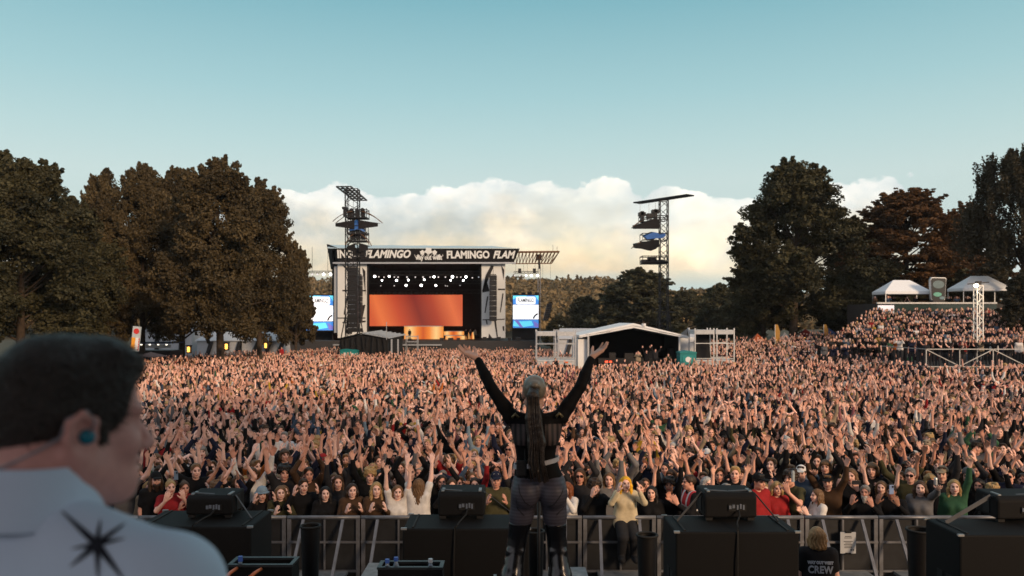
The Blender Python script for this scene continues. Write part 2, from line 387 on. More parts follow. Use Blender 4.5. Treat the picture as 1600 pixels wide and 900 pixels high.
def torso(Fd, sex, off=0.0, lab=0, hem=None):
    m = sex == 'm'; q = lambda a, b, r, k=.06, sy=.78: Fd.cap(a, b, r + off, None, k, lab, sy)
    wx, cx, sx = (.062, .085, .135) if m else (.045, .070, .115)
    q((-.075, .01, .93), (.075, .01, .93), .115 if m else .12); q((-wx, .01, 1.10), (wx, .01, 1.10), .105 if m else .092); q((-cx, .0, 1.29), (cx, .0, 1.29), .118 if m else .108)
    q((-sx, .015, 1.395), (sx, .015, 1.395), .062, .05, .9)
    if not m:
        for s in (-1, 1): Fd.ell((s * .066, -.072, 1.25), np.array((.056, .048, .056)) + off, .05, lab)
def legs(Fd, sex, off=0.0, lab=0, feet=True, flab=None):
    for s in (-1, 1):
        Fd.cap((s * .088, .01, .92), (s * .10, .0, .50), .088 + off, .058 + off, .03, lab); Fd.cap((s * .10, .0, .50), (s * .105, .02, .09), .056 + off, .040 + off, .02, lab)
        if feet: Fd.cap((s * .105, .03, .045), (s * .125, -.15, .035), .042 + off, .034 + off, .02, lab if flab is None else flab)
def neck(Fd, lab=0): Fd.cap((0, .018, 1.41), (0, -.002, 1.55), .056, .050, .03, lab)
def bounds(S, fat=.12, low=-.02):
    pts = np.array([x for t in S for x in (t[1], t[2], t[3], t[3] + t[4] * .2)] + [(.27, .16, 0), (-.27, -.23, 0), (.1, .16, 1.78), (-.1, -.2, 1.78)])
    lo, hi = pts.min(0) - fat, pts.max(0) + fat; lo[2] = low; return lo, hi
def sit_legs(Fd, off=0.0):
    for s in (-1, 1):
        Fd.cap((s * .09, .0, .93), (s * .10, -.30, .74), .092 + off, .070 + off, .03); Fd.cap((s * .10, -.30, .74), (s * .11, -.20, .42), .068 + off, .048 + off, .02); Fd.cap((s * .11, -.20, .38), (s * .12, -.34, .36), .045 + off, .036 + off, .02)
def body_mesh(pose, sex, mats, h=.0105, sit=False):
    S = skeleton(pose, sex); Fd = Field(*bounds(S, .06, -.03), h)
    torso(Fd, sex); (sit_legs(Fd) if sit else legs(Fd, sex)); neck(Fd); head(Fd, HC)
    for s, sh, el, wr, hd, nrm in S:
        Fd.cap(sh - (s * .05, 0, .02), sh, .05, .056, .03); Fd.cap(sh, el, .050, .040, .03); Fd.cap(el, wr, .041, .027, .012); hand(Fd, wr, hd, nrm, s, 1.08, fat=1.08)
    V, Q, _ = Fd.nets(); c = V[Q].mean(1) - HC; mi = np.zeros(len(Q), np.int32)
    front = c[:, 1] < -.055
    eye = (np.minimum(((c[:, 0] - .031) / .017) ** 2, ((c[:, 0] + .031) / .017) ** 2) + ((c[:, 2] - .004) / .0105) ** 2) < 1; mi[front & eye] = 1
    brow = (np.minimum(((c[:, 0] - .031) / .024) ** 2, ((c[:, 0] + .031) / .024) ** 2) + ((c[:, 2] - .027) / .007) ** 2) < 1; mi[front & brow] = 1
    lips = ((c[:, 0] / .025) ** 2 + ((c[:, 2] + .060) / .011) ** 2) < 1; mi[front & lips] = 2
    return mesh_np('person', V, Q, mats, mi)
def top_mesh(pose, sex, long, m, h=.0125):
    S = skeleton(pose, sex); Fd = Field(*bounds(S, .08, .72), h)
    torso(Fd, sex, .018)
    Fd.cap((-.075, .0, 1.14), (.075, .0, 1.14), .112, .112, .08, 0, .85); Fd.cap((-.08, .0, 1.0), (.08, .0, 1.0), .122, .122, .08, 0, .82)
    Fd.cap((-.07, .01, .90), (.07, .01, .90), .128, None, .06, 0, .8)
    for s, sh, el, wr, hd, nrm in S:
        Fd.cap(sh - (s * .05, 0, .03), sh, .066, .068, .04)
        if long: Fd.cap(sh, el, .066, .054, .03); Fd.cap(el, wr - unit(wr - el) * .03, .054, .040, .02)
        else: Fd.cap(sh, sh + (el - sh) * .62, .068, .064, .03)
    Fd.cap((-.06, -.0, 1.445), (.06, -.0, 1.445), .05, None, .03)                         # collar
    Fd.ell((0, -.03, 1.50), (.066, .075, .05), .012, mode='sub')
    Fd.clip(lambda X, Y, Z: .80 - Z + 0 * X + 0 * Y)
    V, Q, _ = Fd.nets(); return mesh_np('top', V, Q, [m])
def trouser_mesh(sex, m, h=.015):
    Fd = Field((-.3, -.25, -.03), (.3, .25, 1.1), h); legs(Fd, sex, .014, 0, True)
    Fd.cap((-.075, .01, .93), (.075, .01, .93), .122, None, .04, 0, .8); V, Q, _ = Fd.nets(); return mesh_np('trousers', V, Q, [m])

def hair_field(kind, Fd, c, lab=0, g=1.0):
    """adds the hair; line() keeps the face free"""
    c = np.asarray(c)
    H = lambda o, r, k=.02: Fd.ell(c + np.array(o) * g, np.array(r) * g, k, lab)
    C = lambda a, b, ra, rb, k=.025: Fd.cap(c + np.array(a) * g, c + np.array(b) * g, ra * g, rb * g, k, lab)
    H((0, .020, .036), (.083, .103, .092))
    if kind in ('short', 'buzz'): C((-.035, -.045, .105), (.035, -.045, .105), .026 if kind == 'short' else .012, .024 if kind == 'short' else .012)
    if kind == 'curly':
        for i in range(34):
            a = i * 2.4; z = -.02 + .145 * ((i * 7) % 34) / 34; r_ = math.sqrt(max(0, 1 - ((z - .03) / .125) ** 2))
            H((math.cos(a) * .086 * r_, .022 + math.sin(a) * .10 * r_, z + .012), (.034,) * 3, .01)
    if kind in ('bob', 'long', 'fringe'):
        zb = -.11 if kind == 'bob' else (-.27 if kind == 'long' else -.09)
        for s in (-1, 1):
            C((s * .064, .008, .05), (s * .088, .004, -.05), .028, .028); C((s * .088, .004, -.05), (s * .094, -.02 if kind == 'long' else .015, zb), .030, .022)
            C((s * .05, .06, .02), (s * .06, .075, zb), .05, .042)
        C((0, .07, .02), (0, .088, zb), .055, .05)
    if kind == 'fringe': C((-.04, -.062, .062), (.04, -.062, .062), .026, .026)
    if kind == 'bun': H((0, .09, .10), (.042, .042, .042), .01)
    if kind == 'tail': C((0, .10, .06), (0, .15, .0), .03, .032); C((0, .15, .0), (0, .145, -.17), .032, .016)
def hair_mesh(kind, m, h=.0095):
    Fd = Field(HC + (-.17, -.17, -.36), HC + (.17, .23, .2), h); hair_field(kind, Fd, HC)
    lowz = {'short': -.045, 'buzz': -.035, 'curly': -.05, 'bun': -.06, 'tail': -.06}.get(kind)
    part = {'short': .018, 'curly': -.01, 'bob': .014, 'long': -.012, 'fringe': 0, 'bun': .006, 'tail': -.004, 'buzz': 0}[kind]
    def cut(X, Y, Z):
        x, y, z = X - HC[0], Y - HC[1], Z - HC[2]
        top = {'fringe': .046, 'buzz': .078, 'curly': .066}.get(kind, .080)
        face = 1 - np.sqrt(((x - part * np.clip(z / .08, 0, 1)) / (.060 + .006 * (lowz is None))) ** 2 + ((z + .02) / (top + .02)) ** 2) + 0 * y     # rounded hairline
        face = np.where(y < .0, face * .055, -1.0)
        if lowz is not None: face = np.maximum(face, (np.interp(y, [-.12, -.045, -.02, .012, .02, .05], [.04, .02, -.012, -.018, .0, lowz]) - z) * .7 + 0 * x)
        return face
    Fd.clip(cut); V, Q, _ = Fd.nets(); x, y, z = (V - HC).T; a = np.arctan2(x, y); k = 1 + .045 * np.sin(a * 19 + 2.5 * np.sin(z * 38)) + .03 * np.sin(a * 37 + z * 30); V[:, 0] = HC[0] + x * k; V[:, 1] = HC[1] + y * k
    return mesh_np('hair', V, Q, [m])
def beard_mesh(m):
    Fd = Field(HC + (-.1, -.16, -.26), HC + (.1, .1, .05), .0095)
    Fd.ell(HC + (0, -.048, -.075), (.058, .062, .058), .02); Fd.ell(HC + (0, -.07, -.13), (.034, .03, .06), .02); Fd.ell(HC + (0, -.09, -.03), (.03, .05, .028), .012, mode='sub')
    Fd.clip(lambda X, Y, Z: Z - (HC[2] - .028) + 0 * X + 0 * Y); V, Q, _ = Fd.nets(); return mesh_np('beard', V, Q, [m])
def hat_mesh(kind, m):
    Fd = Field(HC + (-.2, -.25, -.12), HC + (.2, .2, .22), .0095)
    if kind == 'cap':
        Fd.ell(HC + (0, .018, .045), (.090, .108, .100)); Fd.clip(lambda X, Y, Z: HC[2] + .045 - Z + 0 * X + 0 * Y); Fd.ell(HC + (0, -.13, .052), (.072, .085, .013), .012)
    elif kind == 'bucket':
        Fd.ell(HC + (0, .015, .055), (.090, .106, .092)); Fd.cap(HC + (0, .015, .035), HC + (0, .015, .05), .135, .10, .02); Fd.clip(lambda X, Y, Z: HC[2] + .022 - Z + 0 * X + 0 * Y)
    else:
        Fd.ell(HC + (0, .020, .055), (.092, .108, .105)); Fd.cap(HC + (0, .02, .045), HC + (0, .02, .055), .098, .098, .01); Fd.clip(lambda X, Y, Z: HC[2] + .022 - Z + (Y - HC[1]) * -.35 + 0 * X)
    V, Q, _ = Fd.nets(); return mesh_np('hat', V, Q, [m])

SKINS = [(.80, .47, .37), (.70, .37, .275), (.86, .55, .45), (.78, .44, .34), (.62, .31, .225), (.84, .52, .42), (.42, .21, .14), (.16, .075, .05)]
SKW = [.2, .18, .16, .16, .12, .1, .05, .03]
HAIRC = {'blonde': (.50, .33, .14), 'light brown': (.20, .11, .05), 'brown': (.085, .045, .022), 'dark brown': (.04, .022, .013), 'black': (.012, .010, .010), 'red': (.24, .075, .025), 'grey': (.30, .28, .26), 'white': (.62, .60, .56)}
TOPC = {'black': (.010, .010, .012), 'charcoal': (.035, .035, .04), 'navy': (.015, .02, .05), 'white': (.72, .70, .67), 'grey': (.22, .22, .23), 'denim blue': (.09, .14, .22), 'beige': (.45, .36, .25),
        'brown': (.10, .055, .03), 'red': (.42, .025, .03), 'green': (.05, .15, .08), 'olive': (.09, .085, .04), 'pink': (.55, .22, .25), 'orange': (.6, .17, .03), 'yellow': (.65, .42, .05), 'light blue': (.30, .42, .52), 'burgundy': (.13, .015, .025)}
TOPC = {k: (tuple(c * (.92 if k == 'white' else .62) for c in v)) for k, v in TOPC.items()}
HAIRC = {k: tuple(c * .72 for c in v) for k, v in HAIRC.items()}
TOPW = [.46, .13, .11, .055, .04, .04, .025, .035, .02, .012, .025, .008, .006, .005, .015, .014]
m_skin = M('skin', None, .5, var=.07, scale=30, objcol=True, spec=.35)
m_eye = M('eye_shadow_skin', (.10, .05, .038), .4, var=0)
m_lip = M('lips', (.36, .10, .085), .4, var=0)
m_cloth = M('cloth', None, .85, var=.22, scale=9, bump=.5, objcol=True, spec=.2)
m_hair = M('hair', None, .5, var=.35, scale=26, bump=.6, objcol=True, spec=.35)
m_trous = M('trouser_cloth', (.010, .0105, .013), .85, var=.3)
m_glass = M('dark_lens', (.01, .01, .012), .15, var=0)
m_black = M('black_plastic', (.012, .012, .013), .5, var=.2)

POSES = {   # name: ((arm +X, arm -X), what it looks like)
    'clap_high': (('clap_high', 'clap_high'), 'clapping overhead'),
    'open_high': (('open_high', 'open_high'), 'both open hands raised'),
    'wide': (('wide', 'open_high'), 'arms flung up wide'),
    'straight': (('straight', 'straight'), 'both arms straight up'),
    'one_up': (('straight', 'down'), 'one arm raised'),
    'one_wide': (('clap_chest', 'wide'), 'one arm raised sideways'),
    'bent_over': (('bent_over', 'bent_over'), 'arms curved over the head'),
    'clap_face': (('clap_face', 'clap_face'), 'clapping before the face'),
    'clap_chest': (('clap_chest', 'clap_chest'), 'clapping at the chest'),
    'phone': (('phone', 'phone'), 'both hands up to the face'),
    'down': (('down', 'down'), 'arms hanging down'),
    'rail': (('rail', 'rail'), 'forearms held forward'),
    'reach': (('reach', 'down'), 'one hand stretched forward'),
}
PROTO = {}
def proto(pose, sex):
    if (pose, sex) not in PROTO: PROTO[pose, sex] = {'body': body_mesh(POSES[pose][0], sex, [m_skin, m_eye, m_lip])}
    return PROTO[pose, sex]
def proto_top(pose, sex, long):
    d = proto(pose, sex); k = ('top', long)
    if k not in d: d[k] = top_mesh(POSES[pose][0], sex, long, m_cloth)
    return d[k]
SHARED = {}
def shared(key, fn):
    if key not in SHARED: SHARED[key] = fn()
    return SHARED[key]
def glasses_mesh():
    b = MB()
    for s in (-1, 1): b.box(HC + (s * .033, -.098, .006), (.050, .014, .036)); b.bar(HC + (s * .062, -.09, .010), HC + (s * .074, .01, .010), .006)
    b.bar(HC + (-.012, -.098, .012), HC + (.012, -.098, .012), .006); return b.mesh('sunglasses', m_glass)
def make_person(x, y, z, rz, scale, pose, sex, hair, hairc, topc, long, skin, label, group=None, hat=None, hatc=None, glasses=False, beard=None, name='person', trous=True, tilt=0.0):
    o = link(name, proto(pose, sex)['body'], None, (x, y, z), (tilt, 0, rz)); o.scale = (scale,) * 3; o.color = (*skin, 1)
    tag(o, label, 'person', group)
    def part(n, me, c): p = link(n, me, o); p.color = (*c, 1); return p
    part('top', proto_top(pose, sex, long), topc)
    if trous: part('trousers', shared(('tr', sex), lambda: trouser_mesh(sex, m_trous)), (0, 0, 0))
    if hair != 'bald': part('hair', shared(('hair', hair), lambda: hair_mesh(hair, m_hair)), hairc)
    if hat: part(hat if hat != 'bucket' else 'bucket_hat', shared(('hat', hat), lambda: hat_mesh(hat, m_cloth)), hatc)
    if glasses: part('sunglasses', shared('gl', glasses_mesh), (0, 0, 0))
    if beard: part('beard', shared('beard', lambda: beard_mesh(m_hair)), beard)
    return o

# ------------------------------------------------------------------ ground and hills
m_grass = M('trodden_grass', (.045, .042, .022), .95, var=.5, scale=.6, bump=.3)
m_steel = M('galvanised_steel', (.30, .31, .32), .5, .7, var=.25, scale=4)
m_alu = M('aluminium', (.50, .52, .53), .45, .75, var=.15)
m_dark = M('dark_metal', (.02, .02, .022), .55, .3, var=.3)
m_cloth_b = M('black_drape', (.008, .008, .009), .9, var=.3, scale=2, bump=.4)
m_white_tarp = M('white_tarpaulin', (.70, .72, .72), .6, var=.06, scale=1.2, bump=.15)
m_grey_tarp = M('grey_tarpaulin', (.30, .33, .36), .6, var=.12)
m_rust = M('rusty_truss', (.16, .085, .04), .7, .4, var=.3)
m_trunk = M('bark', (.045, .032, .022), .95, var=.4, scale=3, bump=.8)
m_teal = M('teal_plastic', (.01, .19, .19), .45, var=.1)
m_blue_tarp = M('blue_tarpaulin', (.03, .13, .42), .6, var=.2)
m_lampw = M('lit_white_lamp', (1.0, .97, .92), .4, var=0, emit=14)
m_lampdim = M('dim_white_lamp', (.75, .8, .9), .4, var=0, emit=.35)
m_warm = M('lit_warm_lamp', (1.0, .48, .09), .4, var=0, emit=2.2)
m_bulb = M('small_bulb', (1.0, .9, .7), .4, var=0, emit=2.5)
m_deck = M('deck_boards', (.03, .03, .031), .7, var=.25)

xs = np.concatenate([np.linspace(-2600, -130, 14), np.linspace(-120, 120, 61), np.linspace(130, 2600, 14)])
ys = np.concatenate([np.linspace(-60, 12, 7), np.linspace(14, 130, 59), np.linspace(140, 3000, 30)])
g = link('ground', grid_mesh('ground', xs, ys, lambda X, Y: gz(np.clip(X, -80, 60), Y), m_grass)); tag(g, kind='structure')
def hz_fn(X, Y):
    """wooded ridge far behind the park"""
    a = X / np.maximum(Y, 1)
    ridge = 19 + 4.5 * np.sin(a * 9 + 1) + 3 * np.sin(a * 23) + 2.0 * np.sin(a * 47 + 2) + 14 * sstep(.10, -.15, a) * sstep(.3, -.3, a)
    return -1.5 + ridge * sstep(230, 640, Y) + 6 * np.sin(X / 90 + 1) * sstep(260, 400, Y) * sstep(640, 450, Y)
hx, hy = np.linspace(-900, 900, 91), np.linspace(225, 1000, 40)
hl = link('hills', grid_mesh('hills', hx, hy, lambda X, Y: hz_fn(X, Y) - 1.5 * (1 - sstep(225, 260, Y)), M('forest_floor', (.05, .045, .02), .95, var=.4, scale=.05))); tag(hl, kind='structure')

# ------------------------------------------------------------------ trees
def leaf_mat(name, a, b):
    m = bpy.data.materials.new(name); m.use_nodes = True; t = m.node_tree; p = t.nodes['Principled BSDF']
    at = t.nodes.new('ShaderNodeAttribute'); at.attribute_name = 'tint'
    r = ramp_n(t, at.outputs['Fac'], [(0, a), (1, b)]); t.links.new(r, p.inputs['Base Color']); p.inputs['Roughness'].default_value = .7; p.inputs['Specular IOR Level'].default_value = .25
    tr = t.nodes.new('ShaderNodeBsdfTranslucent'); t.links.new(r, tr.inputs[0]); ms = t.nodes.new('ShaderNodeMixShader'); ms.inputs[0].default_value = .22
    t.links.new(p.outputs[0], ms.inputs[1]); t.links.new(tr.outputs[0], ms.inputs[2]); t.links.new(ms.outputs[0], t.nodes['Material Output'].inputs[0]); return m
lm_linden = leaf_mat('linden_leaves', (.012, .0105, .006), (.120, .090, .041))
lm_green = leaf_mat('green_leaves', (.010, .0115, .006), (.084, .078, .037))
lm_maple = leaf_mat('bronze_leaves', (.024, .014, .007), (.16, .08, .028))
lm_birch = leaf_mat('birch_leaves', (.022, .022, .014), (.075, .062, .034))
lm_valley = leaf_mat('valley_leaves', (.022, .024, .013), (.105, .100, .052))
lm_forest = leaf_mat('forest_leaves', (.070, .056, .026), (.30, .21, .095))  # warm tone puts the low sun on the ridge into the leaf colour
def leaf_quads(centers, normals, size, r):
    n = len(centers); a = r.normal(size=(n, 3)); u = np.cross(normals, a); u /= np.linalg.norm(u, axis=1)[:, None] + 1e-9; v = np.cross(normals, u)
    s = size * r.uniform(.6, 1.3, (n, 1)); V = np.stack([centers + u * s, centers + v * s * .62, centers - u * s, centers - v * s * .62], 1)
    return V.reshape(-1, 3), np.arange(4 * n).reshape(-1, 4)
def make_tree_meshes(seed, style='round', boughs=34, per=13, leaves=120, leaf=.18):
    """tree 20 m tall, crown radius about 6 m, its crown built bough by bough; returns crown and trunk meshes"""
    r = np.random.default_rng(seed); H = 20.0; C = []; Rr = []; Bt = []; flat = .75
    lob = r.uniform(0, 6.28, 6)
    for i in range(boughs):
        t = ((i + r.uniform(0, 1)) / boughs) ** .9; a = i * 2.39996 + r.uniform(-.6, .6)
        if style == 'round': prof = np.interp(t, [0, .12, .35, .6, .8, .93, 1], [.62, .92, 1.0, .86, .62, .36, .08]); z0, z1 = 4.0, 18.9
        elif style == 'tall': prof = np.interp(t, [0, .15, .4, .7, .9, 1], [.6, .92, 1.0, .72, .40, .05]); z0, z1 = 4.0, 19.0
        elif style == 'layered': prof = np.interp(t, [0, .15, .45, .75, .93, 1], [.55, .95, 1, .8, .48, .15]); z0, z1 = 4.0, 19.0; flat = .36
        elif style == 'weeping': prof = np.interp(t, [0, .2, .5, .8, 1], [.7, .9, 1, .7, .12]); z0, z1 = 9.0, 19.0
        else: prof = np.interp(t, [0, .3, .7, 1], [.8, 1, .7, .1]); z0, z1 = 1.6, 18.8
        lump = 1 + .16 * math.sin(3 * a + lob[0] + 4 * t) + .12 * math.sin(5 * a + lob[1] - 7 * t)
        rad = 4.7 * prof * lump * math.sqrt(r.uniform(.25, 1)); c = np.array((math.cos(a) * rad, math.sin(a) * rad, z0 + (z1 - z0) * t))
        br = r.uniform(1.25, 2.25) * (.62 + .5 * prof); bt = r.uniform(.1, .9)  # random bough tint; its strong contrast paints in sunlit and shaded boughs
        for k in range(per):
            d = r.normal(size=3); d /= np.linalg.norm(d); d[2] = d[2] * .8 + .25; d[:2] += .35 * c[:2] / (np.linalg.norm(c[:2]) + .5)
            q_ = c + d * br * r.uniform(.45, 1.12) * np.array((1, 1, .95 if flat > .5 else .5)); C.append(q_); Rr.append(r.uniform(.5, 1.08) * (.75 + .35 * prof)); Bt.append(bt * .8 + r.uniform(-.05, .3))
        for k in range(5):      # sprigs that break the outline
            d = unit(np.array((c[0] * .30, c[1] * .30, 1.0 + (t > .7))) + r.normal(0, .7, 3))
            for g_ in range(7): C.append(c + d * br * (.8 + .12 * g_) + r.normal(0, .10, 3)); Rr.append(.50 - .055 * g_); Bt.append(bt * .6 + .2)
    C = np.array(C); Rr = np.array(Rr)
    pts, nr, tint = [], [], []
    for c, q, base in zip(C, Rr, Bt):
        m = int(leaves * q); d = r.normal(size=(m, 3)); d /= np.linalg.norm(d, axis=1)[:, None]; sh = r.uniform(.25, 1, (m, 1)) ** .5
        sc_ = np.array((1, 1, flat)) * q
        p = c + d * sh * sc_
        if style == 'weeping': p[:, 2] -= r.uniform(0, 1, m) ** 1.5 * 3.4 * (np.hypot(c[0], c[1]) / 6); p[:, :2] = c[:2] + (p[:, :2] - c[:2]) * .55
        pts.append(p)
        tint.append(np.clip(base * .8 + r.uniform(0, .3, m), 0, 1)); nn = d * .6 + r.normal(size=(m, 3)) * .7 + np.array((0, 0, .5)); nr.append(nn / np.linalg.norm(nn, axis=1)[:, None])
    pts, nr, tint = np.concatenate(pts), np.concatenate(nr), np.concatenate(tint)
    V, Q = leaf_quads(pts, nr, leaf, r)
    me = mesh_np('crown', V, Q, [lm_green], smooth=False)
    at = me.attributes.new('tint', 'FLOAT', 'FACE'); at.data.foreach_set('value', tint.astype(np.float32))
    b = MB(); w1, w2 = r.uniform(-.6, .6, 2)
    tr = [(0, 0, -.4), (.05 * w1, .03, 2), (.5 * w1, .3 * w2, 8), (w1 * .7, w2 * .8, 14), (w1 * .6, w2, 18)]
    b.tube(tr, [.52, .40, .27, .14, .05], 9)
    for i in np.argsort(r.uniform(size=len(C)))[:44]:
        c = C[i]; zt = max(2.2, c[2] * .78 - .6); t = np.interp(zt, [p[2] for p in tr], range(5)); k = int(min(t, 3)); f = t - k
        s0 = Vector(tr[k]).lerp(Vector(tr[k + 1]), f); e = Vector(c); md = s0.lerp(e, .5) + Vector((0, 0, .35))
        b.tube([s0, md, s0.lerp(e, .95)], [.13 - .005 * zt, .075, .025], 5, cap=False)
    tm = b.mesh('trunk', m_trunk, True); return me, tm
TP = {k: make_tree_meshes(*a) for k, a in {
    'linden_a': (1, 'round', 40, 11, 150, .145), 'linden_b': (2, 'tall', 40, 11, 150, .145), 'linden_c': (3, 'round', 36, 11, 150, .15), 'oak': (4, 'round', 40, 11, 150, .155),
    'maple': (5, 'layered', 50, 10, 140, .16), 'maple_b': (6, 'layered', 36, 10, 130, .16), 'birch': (7, 'weeping', 32, 10, 140, .13), 'bush': (8, 'bush', 32, 11, 110, .24), 'far': (9, 'round', 34, 11, 90, .28)}.items()}
def tree(kind, u, vtop, hw, Y, label, name='deciduous_tree', lm=lm_linden, rz=0.0, base=None, group='trees round the field'):
    p = P(u, vtop, Y); z = float(gz(np.clip(p.x, -80, 60), Y)) if base is None else base
    t = empty(name, (p.x, Y, z), rz, label, 'tree', group); s = (p.z - z) / 20.9; sx = hw * Y / F / 6.0
    t.scale = (sx, sx, s)
    for nm, me in zip(('crown', 'trunk'), TP[kind]):
        o = link(nm, me, t)
        if nm == 'crown':
            o.material_slots[0].link = 'OBJECT'; o.material_slots[0].material = lm
    return t
# the limes and oaks at the edge of the field, beyond the man's head
tree('linden_b', -70, 236, 105, 58, 'dark tree at the far edge, cut off by the frame beside the man', lm=lm_green)
tree('oak', 32, 236, 108, 63, 'broad dark tree rising straight behind the back of the man\'s head', lm=lm_green, rz=1)
tree('linden_c', 105, 300, 80, 72, 'lower bushy tree filling the gap above the man\'s hair', lm=lm_green, rz=2)
tree('linden_b', 160, 262, 58, 80, 'slim pointed tree standing up behind the low bushy tree', lm=lm_linden, rz=.5)
tree('linden_a', 222, 256, 72, 84, 'brown tinged lime tree behind the tilted orange sign', rz=3)
tree('linden_c', 285, 256, 66, 88, 'rear lime tree between the sign and the lit trunks', rz=4)
tree('linden_a', 345, 246, 92, 76, 'tallest brown leafed lime tree with a lit trunk', rz=.2)
tree('linden_b', 406, 276, 66, 84, 'rounded lime tree with lit trunk nearest the concert stage', rz=2.2)
tree('far', 462, 374, 34, 100, 'small tree whose branches hang before the video screen', rz=1.1)
# beyond the sound tent
tree('oak', 1240, 246, 100, 92, 'big dark oak standing alone beyond the mixing tent', lm=lm_green, rz=.8)
tree('linden_a', 1192, 390, 58, 96, 'low spreading tree joined to the big oak\'s near flank', lm=lm_green, rz=3.3)
tree('maple', 1420, 294, 92, 108, 'wide bronze leafed maple behind the white pop-up tents', lm=lm_maple, rz=.3)
tree('maple_b', 1520, 312, 58, 112, 'thin bronze maple with sky between its branches', lm=lm_maple, rz=1.7)
tree('maple_b', 1338, 345, 52, 112, 'bronze maple in the gap between oak and wide maple', lm=lm_maple, rz=2.6)
tree('bush', 1385, 402, 62, 104, 'dark thicket tree behind the first pop-up tent', lm=lm_green, rz=1)
tree('bush', 1475, 396, 66, 106, 'dark thicket tree behind the tilted display frame', lm=lm_green, rz=2)
tree('bush', 1325, 420, 52, 100, 'dark thicket tree above the stairs of the grandstand', lm=lm_green, rz=4)
tree('birch', 1600, 224, 92, 80, 'weeping birch leaning in over the second pop-up tent', 'birch_tree', lm_birch, rz=.4)
tree('bush', 1605, 415, 44, 70, 'dark evergreen bush beside the end of the grandstand', 'bush_tree', lm_birch, rz=.4)
tree('bush', 1555, 400, 40, 100, 'shadowed bush under the weeping birch', 'bush_tree', lm_birch, rz=1.4)
# trees in the valley between the stage and the hill
tree('far', 1003, 416, 72, 170, 'rounded dark tree in the valley right behind the mixing tent', lm=lm_valley, base=-2, rz=.5, group='valley trees')
tree('far', 915, 461, 36, 180, 'small rounded tree between the video screen and the dark valley tree', lm=lm_valley, base=-2, rz=1.5, group='valley trees')
tree('far', 1073, 452, 46, 185, 'mid green tree behind the bare delay tower', lm=lm_valley, base=-2, rz=2.5, group='valley trees')
tree('far', 1122, 440, 40, 150, 'dark tree joined to the left foot of the oak', lm=lm_valley, base=-2, rz=3.5, group='valley trees')
tree('bush', 876, 492, 34, 175, 'low bush under the hanging speaker column', 'bush_tree', lm=lm_valley, base=-2, rz=4.5, group='valley trees')
tree('far', 1160, 452, 40, 140, 'shaded tree tucked behind the oak on the valley side', lm=lm_valley, base=-2, rz=5.5, group='valley trees')
# far wood on the ridge: one mass of tree crowns
r = np.random.default_rng(5); n = 5200
fy = r.uniform(255, 720, n) ; fa = r.uniform(-.75, .75, n); fx = fa * fy; keep = np.abs(fx) < 880; fx, fy = fx[keep], fy[keep]; fz = hz_fn(fx, fy); n = len(fx)
k = 64; con = r.uniform(size=n) < .16; hgt = np.where(con, r.uniform(9, 13, n), r.uniform(7, 11, n)); wid = np.where(con, r.uniform(1.8, 2.6, n), r.uniform(3.0, 5.2, n))
d = r.normal(size=(n, k, 3)); d /= np.linalg.norm(d, axis=2)[..., None]; d[..., 2] = np.abs(d[..., 2]) * 1.2 - .25
tt = np.clip(d[..., 2], 0, 1); taper = np.where(con[:, None], 1 - .85 * tt, 1.0)
pp = np.stack([fx[:, None] + d[..., 0] * wid[:, None] * taper, fy[:, None] + d[..., 1] * wid[:, None] * taper, fz[:, None] + hgt[:, None] * (.42 + .5 * d[..., 2])], -1)
nrm = d + r.normal(size=d.shape) * .35; nrm /= np.linalg.norm(nrm, axis=2)[..., None]
V, Q = leaf_quads(pp.reshape(-1, 3), nrm.reshape(-1, 3), 1.0, r); me = mesh_np('forest', V, Q, [lm_forest], smooth=False)
tint = np.clip(np.repeat(r.uniform(.1, .8, n) * np.where(con, .7, 1), k) + r.uniform(-.1, .25, n * k), 0, 1)
at = me.attributes.new('tint', 'FLOAT', 'FACE'); at.data.foreach_set('value', tint.astype(np.float32))
tag(link('forest', me), 'warm toned mixed wood covering the far ridge', 'forest', kind='stuff')

# ------------------------------------------------------------------ the concert stage at the far end
SY = 125.0
def q(u, v, Y=SY): return P(u, v, Y)
ZG = float(gz(-10, SY))
st = empty('concert_stage', (P(660, 500, SY).x, SY, ZG), 0, 'big covered concert stage with black lettered roof banner and glowing orange backdrop', 'stage')
inv = lambda p: Vector(p) - st.location
class SB(MB):
    """builder in stage coordinates"""
    def build(s, name, m, parent=st, **k):
        s.v = [tuple(Vector(v) - st.location) for v in s.v] if parent is st else s.v
        return MB.build(s, name, m, parent, **k)
def slab(b, u0, v0, u1, v1, Y0, Y1):
    """box whose front face covers a pixel rectangle at depth Y0 and that runs back to Y1"""
    a, c = P(u0, v1, Y0), P(u1, v0, Y0); return b.box(((a.x + c.x) / 2, (Y0 + Y1) / 2, (a.z + c.z) / 2), (abs(c.x - a.x), abs(Y1 - Y0), abs(c.z - a.z)))
m_banner = M('black_banner', (.005, .0045, .005), .95, var=.15)
m_letter = M('white_print', (.66, .70, .69), .7, var=.05)
m_roof = M('pale_roof_membrane', (.45, .56, .60), .45, var=.08, scale=.3)
b = SB(); b.poly([q(527, 388), q(812, 388.5), q(803, 409.5), q(531, 409.5)], (0, .35, 0)); fascia = b.build('banner', m_banner)
b = SB(); b.poly([q(510.5, 381.5, 131), q(527, 388), q(531, 409.5), q(517, 421, 131)], (.25, .05, 0)); b.build('side_banner', m_banner)
b = SB()
